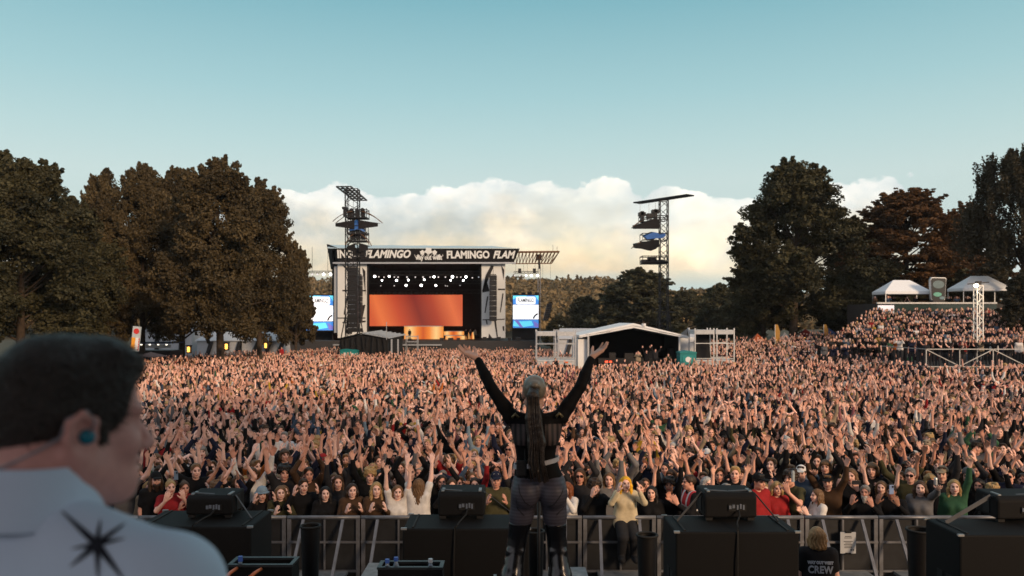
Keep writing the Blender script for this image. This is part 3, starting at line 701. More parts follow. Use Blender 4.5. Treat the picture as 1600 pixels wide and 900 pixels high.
for i, (u0, u1) in enumerate(((512, 560), (560, 612), (612, 664), (664, 716), (716, 768), (768, 812))):
    pts = []
    for j in range(7):
        t = j / 6; u = u0 + (u1 - u0) * t; sag = 1.2 * math.sin(math.pi * t); pts.append((u, sag))
    for (ua, sa), (ub, sb_) in zip(pts[:-1], pts[1:]):
        f = lambda u: np.interp(u, [512, 770, 812], [382.6, 384.8, 388.2])
        b.poly([P(max(ua, 512), 388.0, SY + .05), P(ub, 388.2, SY + .05), P(ub, f(ub) + sb_ * .5, 139), P(ua, f(ua) + sa * .5, 139)], (0, 0, .06))
b.build('roof', m_roof)
b = SB(); slab(b, 520, 409.6, 806, 412, SY - .05, SY + .4); b.build('roof_beam', m_alu)
def word(txt, u0, u1, vc, hpx, shear, off=.02):
    o = lettering('lettering', txt, hpx * SY / F * 1.38, m_letter, st, inv(P((u0 + u1) / 2, vc, SY - .03)), shear=shear, offset=off * 3.2, extrude=.01)
    bpy.context.view_layer.update(); wd = (u1 - u0) * SY / F; o.scale = (wd / max(o.dimensions.x, .01), 1, 1); return o
word('INGO', 527, 563, 397.5, 12.5, -.05); word('FLAMINGO', 569, 641, 397.5, 12, .28); word('FLAMINGO', 698, 765, 398.5, 11.5, -.04); word('FLAM', 769, 804, 398.5, 11.5, .3)
em = word('way out west', 649, 691, 402.5, 7.5, 0, .012)
b = SB()
rr = random.Random(3)
for cu, cv, rad in ((660, 394.5, 3.6), (669.5, 392.2, 5.4), (679, 394.5, 3.6), (653.5, 400, 2.2), (686, 400, 2.4)):
    c = P(cu, cv, SY - .03); b.poly([c + Vector((math.cos(a) * rad * .1 * (1 + .16 * math.sin(5 * a + cu)), 0, math.sin(a) * rad * .1 * (1 + .16 * math.sin(5 * a + cu)))) for a in [i * math.pi / 12 for i in range(24)]], (0, .02, 0))
for cu, cv0, cv1 in ((660, 397, 400), (669.5, 396, 400), (679, 397, 400)): slab(b, cu - .7, cv0, cu + .7, cv1, SY - .03, SY)
for k in range(10):
    cu = 648 + k * 4.8; b.poly([P(cu, 400.4, SY - .03), P(cu + 1.2, 400.6, SY - .03), P(cu + rr.uniform(-2, 3), 397.6 - rr.uniform(0, 1.5), SY - .03)], (0, .02, 0))
b.build('emblem', m_letter)
# scrim towers either side of the opening
m_scrim = M('white_scrim', (.62, .65, .64), .75, var=.06, scale=.5, bump=.2)
m_print = M('black_scrim_print', (.014, .013, .014), .75, var=.1)
for u0, u1 in ((527.5, 573), (752.5, 789.5)):
    b = SB(); slab(b, u0, 411.5, u1, 528, SY + .8, SY + 1.7); b.build('scrim_tower', m_scrim)
b = SB(); slab(b, 522, 416, 527.3, 520, SY + 1.2, SY + 6); b.build('side_wall', m_grey_tarp)
b = SB(); Yp = SY + .77
def blk(*pts): b.poly([P(u, v, Yp) for u, v in pts], (0, .02, 0))
blk((534, 413), (548, 421), (546, 428)); blk((541.5, 462), (544, 462), (538.5, 492), (537, 491)); blk((535, 453), (572, 453), (572, 455.2), (535, 455.2))
blk((535, 503), (572, 501), (571, 503.5), (535, 504.8)); blk((561, 478), (571, 476), (565, 503), (562, 503)); blk((566, 418), (571, 424), (571, 462)); blk((555, 512), (566, 513), (567, 519), (556, 518)); blk((541, 514), (551, 515), (550, 522), (541, 521))
b.build('scrim_print', m_print); b = SB()
blk((767, 415), (772, 415), (765, 432), (755, 456), (753.2, 455), (759, 430)); blk((759, 434), (765, 455), (753.5, 457)); blk((778, 451), (789, 451), (789, 453.3), (778, 453.3)); blk((761, 463), (763, 463), (758.6, 489), (757, 488.5)); blk((785, 458), (787, 459), (782.4, 488), (781, 488))
blk((754, 499), (789, 498), (788, 499.6), (754, 500.4)); blk((772, 501), (775, 501), (778, 526), (776, 526)); blk((759, 500), (761, 500), (762, 507), (760, 506)); blk((785, 510), (788, 509.5), (788, 517), (786, 517)); blk((763, 528), (764, 521), (769, 528)); blk((783, 414), (788, 422), (787, 438))
b.build('scrim_print', m_print)
# black box of the stage, deck, wings
b = SB()
slab(b, 573, 409.6, 752.5, 411.9, SY + .5, SY + 16); slab(b, 573.1, 413, 575.5, 530, SY + 1, SY + 1.6); slab(b, 750, 413, 752.4, 530, SY + 1, SY + 16); b.box((-28.6, SY + 9, ZG + 9), (.2, 14, 17))
b.box((P(663, 470, SY + 16).x, SY + 16.2, ZG + 9), (28, .2, 17)); b.build('stage_house', m_cloth_b)
b = SB(); slab(b, 436, 532.5, 842, 560, SY - 1.5, SY + 15); b.build('deck', m_deck)
b = SB(); slab(b, 520, 538, 690, 540, SY - 1.9, SY - 1.52); b.build('deck_edge', m_alu)
b = SB(); slab(b, 440, 514, 524, 532, SY + 5, SY + 12); b.build('wing_skirt', m_cloth_b)
b = SB(); slab(b, 800, 513.5, 842, 531, SY + 2.5, SY + 5); b.build('wing_skirt', m_cloth_b)
b = SB()
for u, v, wd in ((690, 533, 6), (704, 533, 8), (716, 533, 5), (757, 531.5, 6), (779, 531.5, 7), (796, 532.5, 5), (810, 532, 8), (612, 533, 6), (640, 534, 5)): b = SB(); slab(b, u - wd / 2, v - 5, u + wd / 2, v - .5, SY - 1.0, SY - .2); b.build('stage_monitor', m_black, bevel=.03)
# glowing screens and risers
def ramp_screen(name, stops, k, slant=.12):
    m = bpy.data.materials.new(name); m.use_nodes = True; t = m.node_tree; p = t.nodes['Principled BSDF']; p.inputs['Base Color'].default_value = (.01, .01, .01, 1); p.inputs['Specular IOR Level'].default_value = .1
    tx = t.nodes.new('ShaderNodeTexCoord'); sp = t.nodes.new('ShaderNodeSeparateXYZ'); t.links.new(tx.outputs['Generated'], sp.inputs[0])
    x = math_n(t, 'ADD', sp.outputs[0], math_n(t, 'MULTIPLY', math_n(t, 'SUBTRACT', sp.outputs[2], .5), slant)); c = ramp_n(t, x, stops)
    g_ = math_n(t, 'MULTIPLY_ADD', sp.outputs[2], -.28, 1.1); c = mix_n(t, 1.0, c, g_, 'MULTIPLY') if False else c
    t.links.new(c, p.inputs['Emission Color']); p.inputs['Emission Strength'].default_value = k; return m
scr = ramp_screen('orange_led_screen', [(0.0, (.72, .115, .04)), (.10, (.90, .20, .06)), (.30, (.62, .085, .035)), (.52, (.27, .035, .025)), (.70, (.48, .07, .035)), (.90, (.86, .19, .07)), (1.0, (.70, .13, .055))], .9)
ris = ramp_screen('bright_orange_led', [(0.0, (.9, .30, .06)), (.16, (1.0, .62, .24)), (.34, (.9, .24, .04)), (.5, (.62, .10, .02)), (.66, (.9, .24, .04)), (.84, (1.0, .62, .24)), (1.0, (.9, .30, .06))], 1.0, 0)
YB = 137.0
b = SB(); slab(b, 577.5, 460.5, 722.5, 509.5, YB, YB + .4); b.build('backdrop_screen', scr)
b = SB(); slab(b, 631.5, 510.3, 691, 531.5, YB - 3, YB - .5); b.build('led_riser', ris)
b = SB(); slab(b, 693.5, 518, 724, 523.5, YB - 3, YB - 1); b.build('led_riser', ris)
b = SB(); slab(b, 696, 525, 729, 531, YB - 5, YB - 3.2); b.build('led_riser', ris)
b = SB(); slab(b, 631, 509.2, 691.5, 510.2, YB - 3.1, YB - .5); slab(b, 694, 523.7, 722, 524.7, YB - 5, YB - 3.2); slab(b, 698, 517.2, 722, 517.9, YB - 3, YB - 1); b.build('riser_edge', m_alu)
b = SB(); slab(b, 732, 519, 741, 531, YB - 2, YB - 1.9); b.build('led_riser', ris)
# roof trusses
b = SB()
for v, Yt in ((427, SY + 3), (440.5, SY + 6), (455.5, SY + 9)): b.truss(P(579, v, Yt), P(750, v, Yt), .55, .9, .035)
b.build('roof_truss', m_dark)
for u in (602, 614, 657, 705, 730, 640, 680): b = SB(); b.bar(P(u, 412, SY + 4), P(u, 428, SY + 4), .10); b.build('hoist_rod', m_dark)
for v, n_ in ((458, 17),):
    for i in range(n_): b = SB(); c = P(583 + i * 8.2 + (i % 3), v + 2.6, YB - 1.2); b.tube([c, c + Vector((0, 0, .5))], .28, 8); b.build('hanging_fixture', m_dark)
# lamps hang from the truss: things of their own
def lamp_proto(name, lit):
    t = empty(name, (0, 0, 0)); b = MB(); b.box((0, .22, 0), (.42, .35, .42)); b.bar((-.26, .2, .35), (-.26, .2, 0), .05); b.bar((.26, .2, .35), (.26, .2, 0), .05); b.bar((-.27, .2, .36), (.27, .2, .36), .06); b.build('housing', m_dark, t)
    b = MB(); b.tube([(0, .045, 0), (0, 0, 0)], .27, 12); b.build('lens', lit, t); return t
pl, pd = lamp_proto('stage_lamp', m_lampw), lamp_proto('stage_lamp', m_lampdim)
usedl = {}
def lamp(u, v, Y, p, s, label, group):
    o = p if p.name not in usedl else copy_tree(p); usedl[p.name] = 1
    o.location = P(u, v, Y); o.scale = (s * .44,) * 3; tag(o, label, 'lamp', group)
for u, v, s in ((585.5, 432, 1.5), (608, 432, 1.35), (678, 432.5, 1.4), (707, 432.5, 1.6), (728, 432.5, 1.5), (597, 438, 1.15), (619.5, 438, 1.3), (638, 437.5, 1.25), (663, 437, 1.1), (724, 438, 1.25), (704, 438, 1.0), (634.5, 446, 1.4), (658, 446, 1.6), (681, 446, 1.3)):
    lamp(u, v, SY + 2.4 if v < 435 else SY + 5.4, pl, s, 'bright lamp burning white under the concert stage roof', 'lit lamps under the stage roof')
for u, v, s in ((592, 432.5, 1.2), (600, 433, 1.2), (616, 433, 1.2), (622, 433, 1.2), (636, 433, 1.4), (649, 433, 1.2), (661, 433, 1.4), (672, 433, 1.1), (685, 433, 1.3), (696, 433, 1.2), (714, 433, 1.2), (720, 433, 1.1), (738, 434, 1.2), (748, 433, 1.2), (595, 446.5, .9), (616, 446.5, 1.1), (696, 446.5, .9), (699, 447, .9), (719, 446, .9)):
    lamp(u, v, SY + 2.4 if v < 440 else SY + 5.4, pd, s * .75, 'small dim lamp between the bright ones under the stage roof', 'dim lamps under the stage roof')
# line array hung before the right scrim, one behind the delay tower
def line_array(u, v0, v1, Y, wpx, label, lean=0.0):
    n_ = 9; t = empty('line_array', P(u, v0, Y), 0, label, 'loudspeaker', 'hanging speaker columns'); hh = (v1 - v0) * Y / F / n_
    b = MB(); b.bar((-wpx * Y / F * .4, 0, .1), (wpx * Y / F * .4, 0, .1), .12); b.bar((0, 0, .1), (0, 0, 1.2), .06); b.build('hanging_frame', m_dark, t)
    for i in range(n_):
        b = MB(); b.box((lean * hh * i, -.002 * i * i, -hh * (i + .5)), (wpx * Y / F, .9, hh * .93)); b.build('speaker_cabinet', m_black, t, bevel=.03)
line_array(770.5, 430, 502, SY - .6, 11.5, 'black speaker column hanging before the scrim nearer the right video screen')
line_array(561, 430, 505, SY - .6, 10, 'black speaker column hidden behind the lattice delay tower')
line_array(858.5, 475, 501, SY - 2, 8.5, 'short black speaker column hanging alone in front of the hillside', lean=-.25)
# video screens
def video_screen(u0, u1, v0, v1, Y, label):
    t = empty('video_screen', P((u0 + u1) / 2, v1, Y), 0, label, 'screen', 'video screens beside the stage'); k = Y / F; W_ = (u1 - u0) * k; H_ = (v1 - v0) * k
    m_w = M('screen_white', (.93, .96, 1.0), .5, var=0, emit=1.0); m_b = M('screen_blue', (.05, .22, .62), .5, var=0, emit=.9); m_c = M('screen_cyan', (.12, .62, .80), .5, var=0, emit=.9); m_k = M('screen_dark_print', (.02, .016, .02), .6, var=0)
    m_v = M('screen_violet', (.16, .15, .48), .5, var=0, emit=.8)
    b = MB(); b.box((0, .25, H_ / 2), (W_ + .25, .4, H_ + .25)); b.build('screen_frame', m_dark, t)
    b = MB(); b.box((0, .02, H_ * .485), (W_, .05, H_ * .44)); b.build('white_panel', m_w, t)
    b = MB(); b.box((0, .02, H_ * .85), (W_, .05, H_ * .27)); b.build('top_panel', m_b, t)
    b = MB(); b.box((0, .02, H_ * .13), (W_, .05, H_ * .245)); b.build('bottom_panel', m_b, t)
    b = MB(); y = -.012
    b.poly([(-W_ * .5, y, H_ * .98), (W_ * .06, y, H_ * .98), (-W_ * .04, y, H_ * .94), (-W_ * .32, y, H_ * .95), (-W_ * .5, y, H_ * .86)], (0, .006, 0)); b.poly([(W_ * .36, y, H_ * .985), (W_ * .5, y, H_ * .985), (W_ * .5, y, H_ * .82)], (0, .006, 0))
    b.build('cyan_shape', m_c, t); b = MB()
    b.poly([(-W_ * .5, y, H_ * .06), (-W_ * .46, y, H_ * .22), (-W_ * .2, y, H_ * .2), (W_ * .22, y, H_ * .22), (W_ * .3, y, H_ * .08), (-W_ * .1, y, H_ * .03)], (0, .006, 0)); b.build('cyan_shape', m_c, t)
    b = MB(); b.poly([(-W_ * .45, y - .01, H_ * .24), (-W_ * .3, y - .01, H_ * .24), (-W_ * .1, y - .01, H_ * .02), (-W_ * .22, y - .01, H_ * .02)], (0, .006, 0)); b.poly([(W_ * .3, y - .01, H_ * .22), (W_ * .5, y - .01, H_ * .12), (W_ * .5, y - .01, H_ * .02), (W_ * .34, y - .01, H_ * .03)], (0, .006, 0)); b.build('violet_shape', m_v, t)
    b = MB(); rx, rz_, cr = W_ * .38, H_ * .115, H_ * .05
    pts = [(sx * (rx - cr) + math.cos(a) * cr, y - .012, H_ * .835 + sz * (rz_ - cr) + math.sin(a) * cr) for sx, sz, a0 in ((1, 1, 0), (-1, 1, 90), (-1, -1, 180), (1, -1, 270)) for a in [R(a0 + i * 30) for i in range(4)]]
    b.poly(pts, (0, .008, 0)); b.build('name_plate', m_w, t)
    o = lettering('lettering', 'FLAMINGO', H_ * .17, m_k, t, (0, y - .03, H_ * .835), offset=.02, extrude=.005); bpy.context.view_layer.update(); o.scale = (W_ * .64 / max(o.dimensions.x, .01), 1, 1)
    b = MB()
    for i in range(10):
        a0, a1 = R(165 - i * 8), R(165 - (i + 1) * 8); p = lambda a, rr_: Vector((W_ * .56 + math.cos(a) * rr_, y - .012, H_ * .225 + math.sin(a) * rr_ * 1.05)) 
        if p(a1, .30 * W_).x < W_ * .5: b.poly([p(a0, .30 * W_), p(a1, .30 * W_), p(a1, .24 * W_), p(a0, .24 * W_)], (0, .006, 0))
    b.build('dark_arc', m_k, t)
video_screen(801.5, 841.5, 461, 512.5, SY + 2, 'tall white and blue video screen before the hillside, right of the stage')
video_screen(478.5, 520.5, 461, 516.5, SY + 2, 'white and blue video screen half hidden by hanging branches')
# mast, tripod truss and side lamps beside the right screen
t = empty('truss_mast', P(842.5, 545, SY + 3), 0, 'slender mast carrying a long open truss beyond the right video screen', 'mast'); o_ = t.location
b = MB(); b.truss(Vector((0, 0, 0)), P(842.5, 420, SY + 3) - o_, .42, .7, .035); b.build('mast_column', m_steel, t)
b = MB(); b.bar(P(843, 420, SY + 3) - o_, P(842, 400, SY + 3) - o_, .35); b.box(P(842, 402, SY + 3) - o_, (.9, .7, .9)); b.build('mast_head', m_dark, t)
b = MB(); A0, A1, B0, B1 = [P(u, v, SY + 3) - o_ for u, v in ((800, 394), (873.5, 393.5), (800, 412), (862, 411.5))]
for yy in (-.9, .9):
    b.bar(A0 + Vector((0, yy, 0)), A1 + Vector((0, yy, 0)), .16)
    for i in range(14):
        t0, t1 = i / 13, min(1, (i + .5) / 13); b.bar(A0.lerp(A1, t0) + Vector((0, yy, 0)), B0.lerp(B1, t1), .09)
        if i: b.bar(A0.lerp(A1, t0) + Vector((0, yy, 0)), B0.lerp(B1, (i - .5) / 13), .09)
for i in range(14): b.bar(A0.lerp(A1, i / 13) + Vector((0, -.9, 0)), A0.lerp(A1, i / 13) + Vector((0, .9, 0)), .08)
b.bar(B0, B1, .16); b.bar(A1 + Vector((0, -.9, 0)), B1, .12); b.bar(A1 + Vector((0, .9, 0)), B1, .12)
for u in (864, 870.5): b.bar(P(u, 393, SY + 3) - o_, P(u, 382 + (u - 864) * .5, SY + 3) - o_, .05)
b.build('top_truss', m_rust, t)
b = MB(); b.truss(P(803, 425.5, SY + 3) - o_, P(841, 425.5, SY + 3) - o_, .3, .5, .03)
for u in (812, 835): b.box(P(u, 423, SY + 3) - o_, (.5, .5, .7))
for u in (806, 818, 824, 836, 848, 860): b.bar(P(u, 412, SY + 3) - o_, P(u, 425 if u < 842 else 440, SY + 3) - o_, .03)
b.build('lamp_bar', m_dark, t)
for i, u in enumerate((804, 812.5, 822, 830.5, 840)): lamp(u, 430.5, SY + 2.5, pl if i > 1 else pd, 1.5 if i > 2 else 1.1, 'lamp in the row hanging over the right video screen', 'lamp row over the right screen')
for i, u in enumerate((488, 496, 505.5, 516.5)): lamp(u, 428.5, SY + 2.5, pl if i > 1 else pd, 1.6 if i > 1 else 1.2, 'lamp in the row hanging over the left video screen', 'lamp row over the left screen')
b = MB(); p0, p1 = P(483, 425, SY + 2.6), P(521, 425, SY + 2.6); b.truss(Vector((0, 0, 0)), p1 - p0, .3, .5, .03); b.bar((.5, 0, 0), (.5, 0, 4), .05); b.bar((3, 0, 0), (3, 0, 4), .05); tag(b.build('lighting_truss', m_dark, loc=p0), 'dark truss above the left video screen holding lamps', 'truss')
for u in (806, 818, 828, 839):
    b = MB(); c = P(u, 457, SY + 2.4); b.tube([(0, 0, 0), (0, 0, -.35), (0, 0, -.6)], [.38, .30, .2], 10); b.bar((0, 0, -.6), (0, 0, -.95), .12); tag(b.build('spotlight', m_dark, loc=c, smooth=False), 'dark spotlight standing on top of the right video screen', 'lamp', 'spotlights on the right screen')
# fence and white skirts beside the stage
b = MB(); k_ = SY / F
for i in range(13): b.bar((i * .42, 0, 0), (i * .42, 0, .95), .04)
for z in (.05, .5, .95): b.bar((0, 0, z), (5.0, 0, z), .05)
b.box((2.5, .05, .5), (5.0, .02, .9)); tag(b.build('mesh_fence', m_alu, loc=(P(480, 500, SY - 3).x, SY - 3, P(480, 557, SY - 3).z)), 'pale mesh fence between the trees and the black tent', 'fence')

# ------------------------------------------------------------------ delay towers with sails
def sail(b, pts, sag=.25, th=.04):
    b.poly([Vector(p) for p in pts], (0, 0, th))
def delay_tower(label, u, Ym, vbase, vtop, boom, pods, wd):
    z0 = float(gz(P(u, 500, Ym).x, Ym)); x = P(u, 500, Ym).x; t = empty('delay_tower', (x, Ym, z0), 0, label, 'tower', None); o = t.location
    zt = P(u, vtop, Ym).z
    b = MB(); b.truss((0, 0, 0), (0, 0, zt - z0), wd, .9, .055); b.build('mast', m_dark, t)
    b = MB(); s = wd * .5
    for sx in (-1, 1):
        for sy in (-1, 1): b.bar((sx * s * 2.4, sy * s * 2.4, 0), (sx * s, sy * s, 6.5), .10)
        b.bar((sx * s * 2.4, -s * 2.4, .1), (sx * s * 2.4, s * 2.4, .1), .2)
        b.bar((-s * 2.4, sx * s * 2.4, .1), (s * 2.4, sx * s * 2.4, .1), .2)
    b.bar((-s * 2.3, -s, 6.2), (s * 2.3, -s, 6.2), .14); b.build('outrigger', m_dark, t)
    (xa, ya, za), (xb, yb, zb), bw = boom; A, B = Vector((xa, ya, za)) - o, Vector((xb, yb, zb)) - o; d = (B - A).normalized(); sd = Vector((-d.y, d.x, 0)).normalized() * bw / 2
    b = MB()
    for k in (-1, -.33, .33, 1): b.bar(A + sd * k, B + sd * k, .16)
    nn = max(5, int((B - A).length / 1.5))
    for i in range(nn + 1): c = A.lerp(B, i / nn); b.bar(c - sd, c + sd, .13)
    b.build('roof_grid', m_dark, t)
    for px, py, z, w2, kind in pods:        # pods hang off one side of the mast
        c = Vector((px, py, z)) - o; b = MB()
        for sx in (-1, 1):
            b.bar(c + Vector((sx * w2, -w2 * .7, 0)), c + Vector((sx * w2, w2 * .7, 0)), .1); b.bar(c + Vector((sx * w2, -w2 * .7, 1.0)), c + Vector((sx * w2, w2 * .7, 1.0)), .06)
            for sy in (-1, 1): b.bar(c + Vector((sx * w2, sy * w2 * .7, -.1)), c + Vector((sx * w2, sy * w2 * .7, 1.1)), .08)
        for sy in (-1, 1): b.bar(c + Vector((-w2, sy * w2 * .7, 0)), c + Vector((w2, sy * w2 * .7, 0)), .1); b.bar(c + Vector((-w2, sy * w2 * .7, 1)), c + Vector((w2, sy * w2 * .7, 1)), .06); b.bar(c + Vector((-w2, sy * w2 * .7, 0)), c + Vector((w2, sy * w2 * .7, 1)), .05)
        b.box(c + Vector((0, 0, -.06)), (w2 * 2, w2 * 1.4, .08)); b.bar(c + Vector((0, 0, .5)), Vector((0, 0, c.z + .5)), .12); b.build('platform', m_dark, t)
        b = MB()
        for i in range(3):
            s_ = c + Vector((w2 * (.55 * i - .55), -.1 * i, 0)); b.box(s_ + Vector((0, 0, .55)), (.5, .55, .75)); b.tube([s_ + Vector((0, -.2, .95)), s_ + Vector((0, -.45, .95))], .26, 8)
        b.build('spotlight', m_dark, t)
        if 'sail' in kind:
            b = MB(); e = w2 * 1.15 if 'short' in kind else w2 * 2.1
            for sx in ((-1,) if 'left' in kind else (-1, 1)):
                f = [Vector((sx * w2 * .2, -.9, -.35)), Vector((sx * w2 * .2, 1.3, -.2)), Vector((sx * e, 1.0, -.55)), Vector((sx * e, -.7, -.75))]
                sail(b, [c + Vector((0, 0, .0)) + p for p in f]); b.poly([c + f[0], c + f[3], c + f[3] + Vector((0, 0, -.35)), c + f[0] + Vector((0, 0, -1.1))], (0, .04, 0))
            b.build('sail', m_cloth_b, t)
            b = MB()
            for sx in ((-1,) if 'left' in kind else (-1, 1)):
                for yy in (-.8, .9): b.tube([c + Vector((sx * (w2 * .4 + (e * 1.12 - w2 * .4) * i / 6), yy, .75 - 1.25 * (i / 6) ** 1.8)) for i in range(7)], .05, 5)
            b.build('sail_hoop', m_rust, t)
        if 'tarp' in kind:
            b = MB(); rr = random.Random(len(kind)); pts = [(-.75, -.6, 1.25), (-.1, -.8, 1.65), (.6, -.7, 1.3), (.8, -.6, .2), (.35, -.85, .5), (-.2, -.8, .45), (-.85, -.6, .35)]
            b.poly([c + Vector((p[0] * w2, p[1], p[2])) for p in pts], (0, .9, .25)); b.build('tarpaulin', m_blue_tarp, t)
    b = MB()
    for k in ((.05, .3, .55) if pods else ()): c = A.lerp(B, k); b.bar(c, c + Vector((0, 0, -2.3)), .03); b.box(c + Vector((0, 0, -2.5)), (.55, .55, .25)); b.box(c + Vector((0, 0, -3.1)), (.3, .3, .9))
    if pods: b.build('hoist', m_dark, t)
    return t
zt = lambda v, Y: CZ - (v - HZ) * Y / F
delay_tower('dark lattice tower with a flat grid on top, standing before the concert stage', 551, 100, 550, 296,
            ((P(537, 292, 95.5).x, 95.5, 20.7), (P(563, 312, 106.5).x, 106.5, 20.7), 1.7),
            [(P(559, 0, 99).x, 99, zt(341, 99), 1.25, 'sail_both'), (P(559, 0, 99).x, 99, zt(366, 99), 1.15, 'tarp'), (P(560, 0, 99).x, 99, zt(377, 99), 1.15, 'sail_both_short'), (P(562, 0, 99).x, 99, zt(402, 99), .9, 'plain')], 1.5)
b = MB(); hh = 8.0 / 14
for i in range(14): b.box((0, 0, -hh * (i + .5)), (1.15, .8, hh * .93))
t = empty('line_array', P(552, 418, 98.4), 0, 'tall black speaker column hung inside the front of the delay tower', 'loudspeaker'); b.build('speaker_cabinet', m_black, t)
b = MB(); b.bar((-.6, 0, .1), (.6, 0, .1), .15); b.bar((0, 0, .1), (0, 0, 1.0), .08); b.build('hanging_frame', m_dark, t)
t = delay_tower('bare lattice tower with three dark sails, standing behind the mixing tent', 1037, 105, 505, 314,
            ((P(995, 318, 109).x, 109, 20.7), (P(1079, 306, 102).x, 102, 20.7), 1.3), [], 1.05)
o = t.location; YR = 104.0; px_ = lambda u, v, dy=0.0: P(u, v, YR) - o + Vector((0, dy, 0))
def frame_box(nm, u0, u1, v0, v1, extra=()):
    b = MB()
    for dy in (-1.1, 1.1):
        for v in (v0, v1): b.bar(px_(u0, v, dy), px_(u1, v, dy), .10)
        for k in range(4): u = u0 + (u1 - u0) * k / 3; b.bar(px_(u, v0, dy), px_(u, v1, dy), .07)
        b.bar(px_(u0, v1, dy), px_((u0 + u1) / 2, v0, dy), .05); b.bar(px_((u0 + u1) / 2, v0, dy), px_(u1, v1, dy), .05)
    for u in (u0, u1):
        for v in (v0, v1): b.bar(px_(u, v, -1.1), px_(u, v, 1.1), .08)
    for u, v, w_, h_ in extra: b.box(px_(u, v), (w_, 1.0, h_))
    b.build(nm, m_dark, t)
def sail2(*uv): b = MB(); b.poly([px_(u, v, -1.3) for u, v in uv], (0, 2.6, .3)); b.build('sail', m_cloth_b, t)
frame_box('platform', 1000, 1041, 338.5, 344.5, ((1003, 335, .9, .45), (1024, 330.5, 1.0, .4), (1015, 337.5, .8, .6), (1003, 339, .4, 1.4), (1024, 337, .4, 1.6)))
sail2((990.5, 354), (1000, 351.5), (1010, 347.5), (1022, 344), (1028, 345), (1028, 359.5), (1010, 359.5), (991, 359.5)); frame_box('platform', 1002, 1040, 366, 376.5, ((1016, 371, 1.1, .5),))
b = MB(); b.poly([px_(u, v, -1.2) for u, v in ((1005, 371), (1012, 367), (1019, 364.5), (1025, 365.5), (1029, 369), (1036, 366), (1038, 370), (1032, 373.5), (1020, 374), (1009, 375.5))], (0, 2, .3)); b.build('tarpaulin', m_blue_tarp, t)
sail2((991, 383), (1000, 381), (1012, 379), (1027, 376.5), (1027, 386), (1022, 390.5), (1014, 393.5), (1003, 390.5), (992, 389.5)); frame_box('platform', 1002, 1041, 401, 412, ((1009, 409.5, 1.2, .6), (1018, 407, 1.0, .9), (1030, 409.5, 1.4, .5))); sail2((1003, 410.5), (1041, 409.5), (1041, 412.5), (1003, 413))
for v in (347, 379):
    for dy in (-.9, .9): b = MB(); b.tube([px_(1000 - 12 * i / 5, v + .5 + 8 * (i / 5) ** 1.7, dy) for i in range(6)], .05, 5); b.build('sail_hoop', m_rust, t)
for u in (1000, 1014, 1024): b = MB(); b.bar(px_(u, 336), px_(u, 317), .035); b.build('hoist_chain', m_steel, t)

# ------------------------------------------------------------------ black tent with sheet roof beside the left tower
Yt = 98.0; zg = float(gz(-18, Yt)); A = lambda u, v, Y=Yt: P(u, v, Y)
t = empty('black_tent', (A(580, 0).x, Yt, zg), 0, 'black draped work tent with a pale striped sheet roof before the stage', 'tent'); o = t.location
b = MB(); b.poly([A(531, 529.5) - o, A(566, 522) - o, A(606, 530) - o, A(606, 560) - o, A(531, 560) - o], (0, 5, 0)); b.poly([A(606, 530) - o, A(629, 526, 103) - o, A(629, 560, 103) - o, A(606, 560) - o], (-.05, .1, 0))
for i in range(9): u = 533 + i * 8.3; b.bar(A(u, 529 - (3 if 545 < u < 590 else 0), Yt - .12) - o, A(u + 5 - (i * 7) % 9, 555, Yt - .2) - o, .22)
b.build('drape', m_cloth_b, t)
b = MB(); b.poly([A(524, 530.5, Yt - .4) - o, A(566, 520.5, Yt - .4) - o, A(594, 517, 103.5) - o, A(634, 523.5, 103.5) - o, A(608, 529, Yt - .4) - o, A(567, 521.5, Yt - .4) - o, A(525, 531.5, Yt - .4) - o], (0, 0, .06))
for i in range(6): a, c = A(570 + i * 7, 521.2 + i * 1.4, Yt - .35) - o, A(597 + i * 7, 517.4 + i * 1.15, 103.5) - o; b.bar(a + Vector((0, 0, .1)), c + Vector((0, 0, .1)), .10)
b.build('sheet_roof', m_grey_tarp, t)
b = MB()
for u in (612, 622): b.bar(A(u, 530) - o, A(u, 560) - o, .18)
b.bar(A(604, 503, 97.5) - o, A(604, 531, 97.5) - o, .07); b.build('pole', m_alu, t)
def portable_toilet(u, v0, v1, Y, label, yaw=0.0):
    c = P(u, v1, Y); zgd = float(gz(c.x, Y)); h = P(u, v0, Y).z - zgd; t = empty('portable_toilet', (c.x, Y, zgd), yaw, label, 'toilet'); w_ = h * .48
    b = MB(); b.box((0, 0, h * .46), (w_, w_, h * .92))
    for s in (-1, 1):
        for k in range(4): b.box((s * (w_ / 2 + .01), -w_ * .35 + k * w_ * .23, h * .45), (.03, w_ * .1, h * .75))
    b.build('cabin', m_teal, t, bevel=.02)
    b = MB(); b.poly([(-w_ * .54, -w_ * .54, h * .92), (w_ * .54, -w_ * .54, h * .92), (w_ * .5, -w_ * .54, h * .965), (0, -w_ * .54, h), (-w_ * .5, -w_ * .54, h * .965)], (0, w_ * 1.08, 0)); b.build('roof', m_teal, t)
    b = MB(); b.box((0, -w_ / 2 - .015, h * .45), (w_ * .7, .03, h * .8)); d_ = b.build('door', M('teal_door', (.012, .23, .225), .45), t)
    b = MB(); b.tube([(0, -w_ / 2 - .03, h * .74), (0, -w_ / 2 - .04, h * .74)], w_ * .17, 14); b.build('door_sign', m_white_tarp, d_); b = MB(); b.box((w_ * .27, -w_ / 2 - .05, h * .45), (.05, .05, .16)); b.build('handle', m_dark, d_)
portable_toilet(540.5, 545, 556, 96.5, 'teal portable toilet at the foot of the left tower, left one of two'); portable_toilet(552, 546, 557, 96.5, 'teal portable toilet at the foot of the left tower, right one of two')
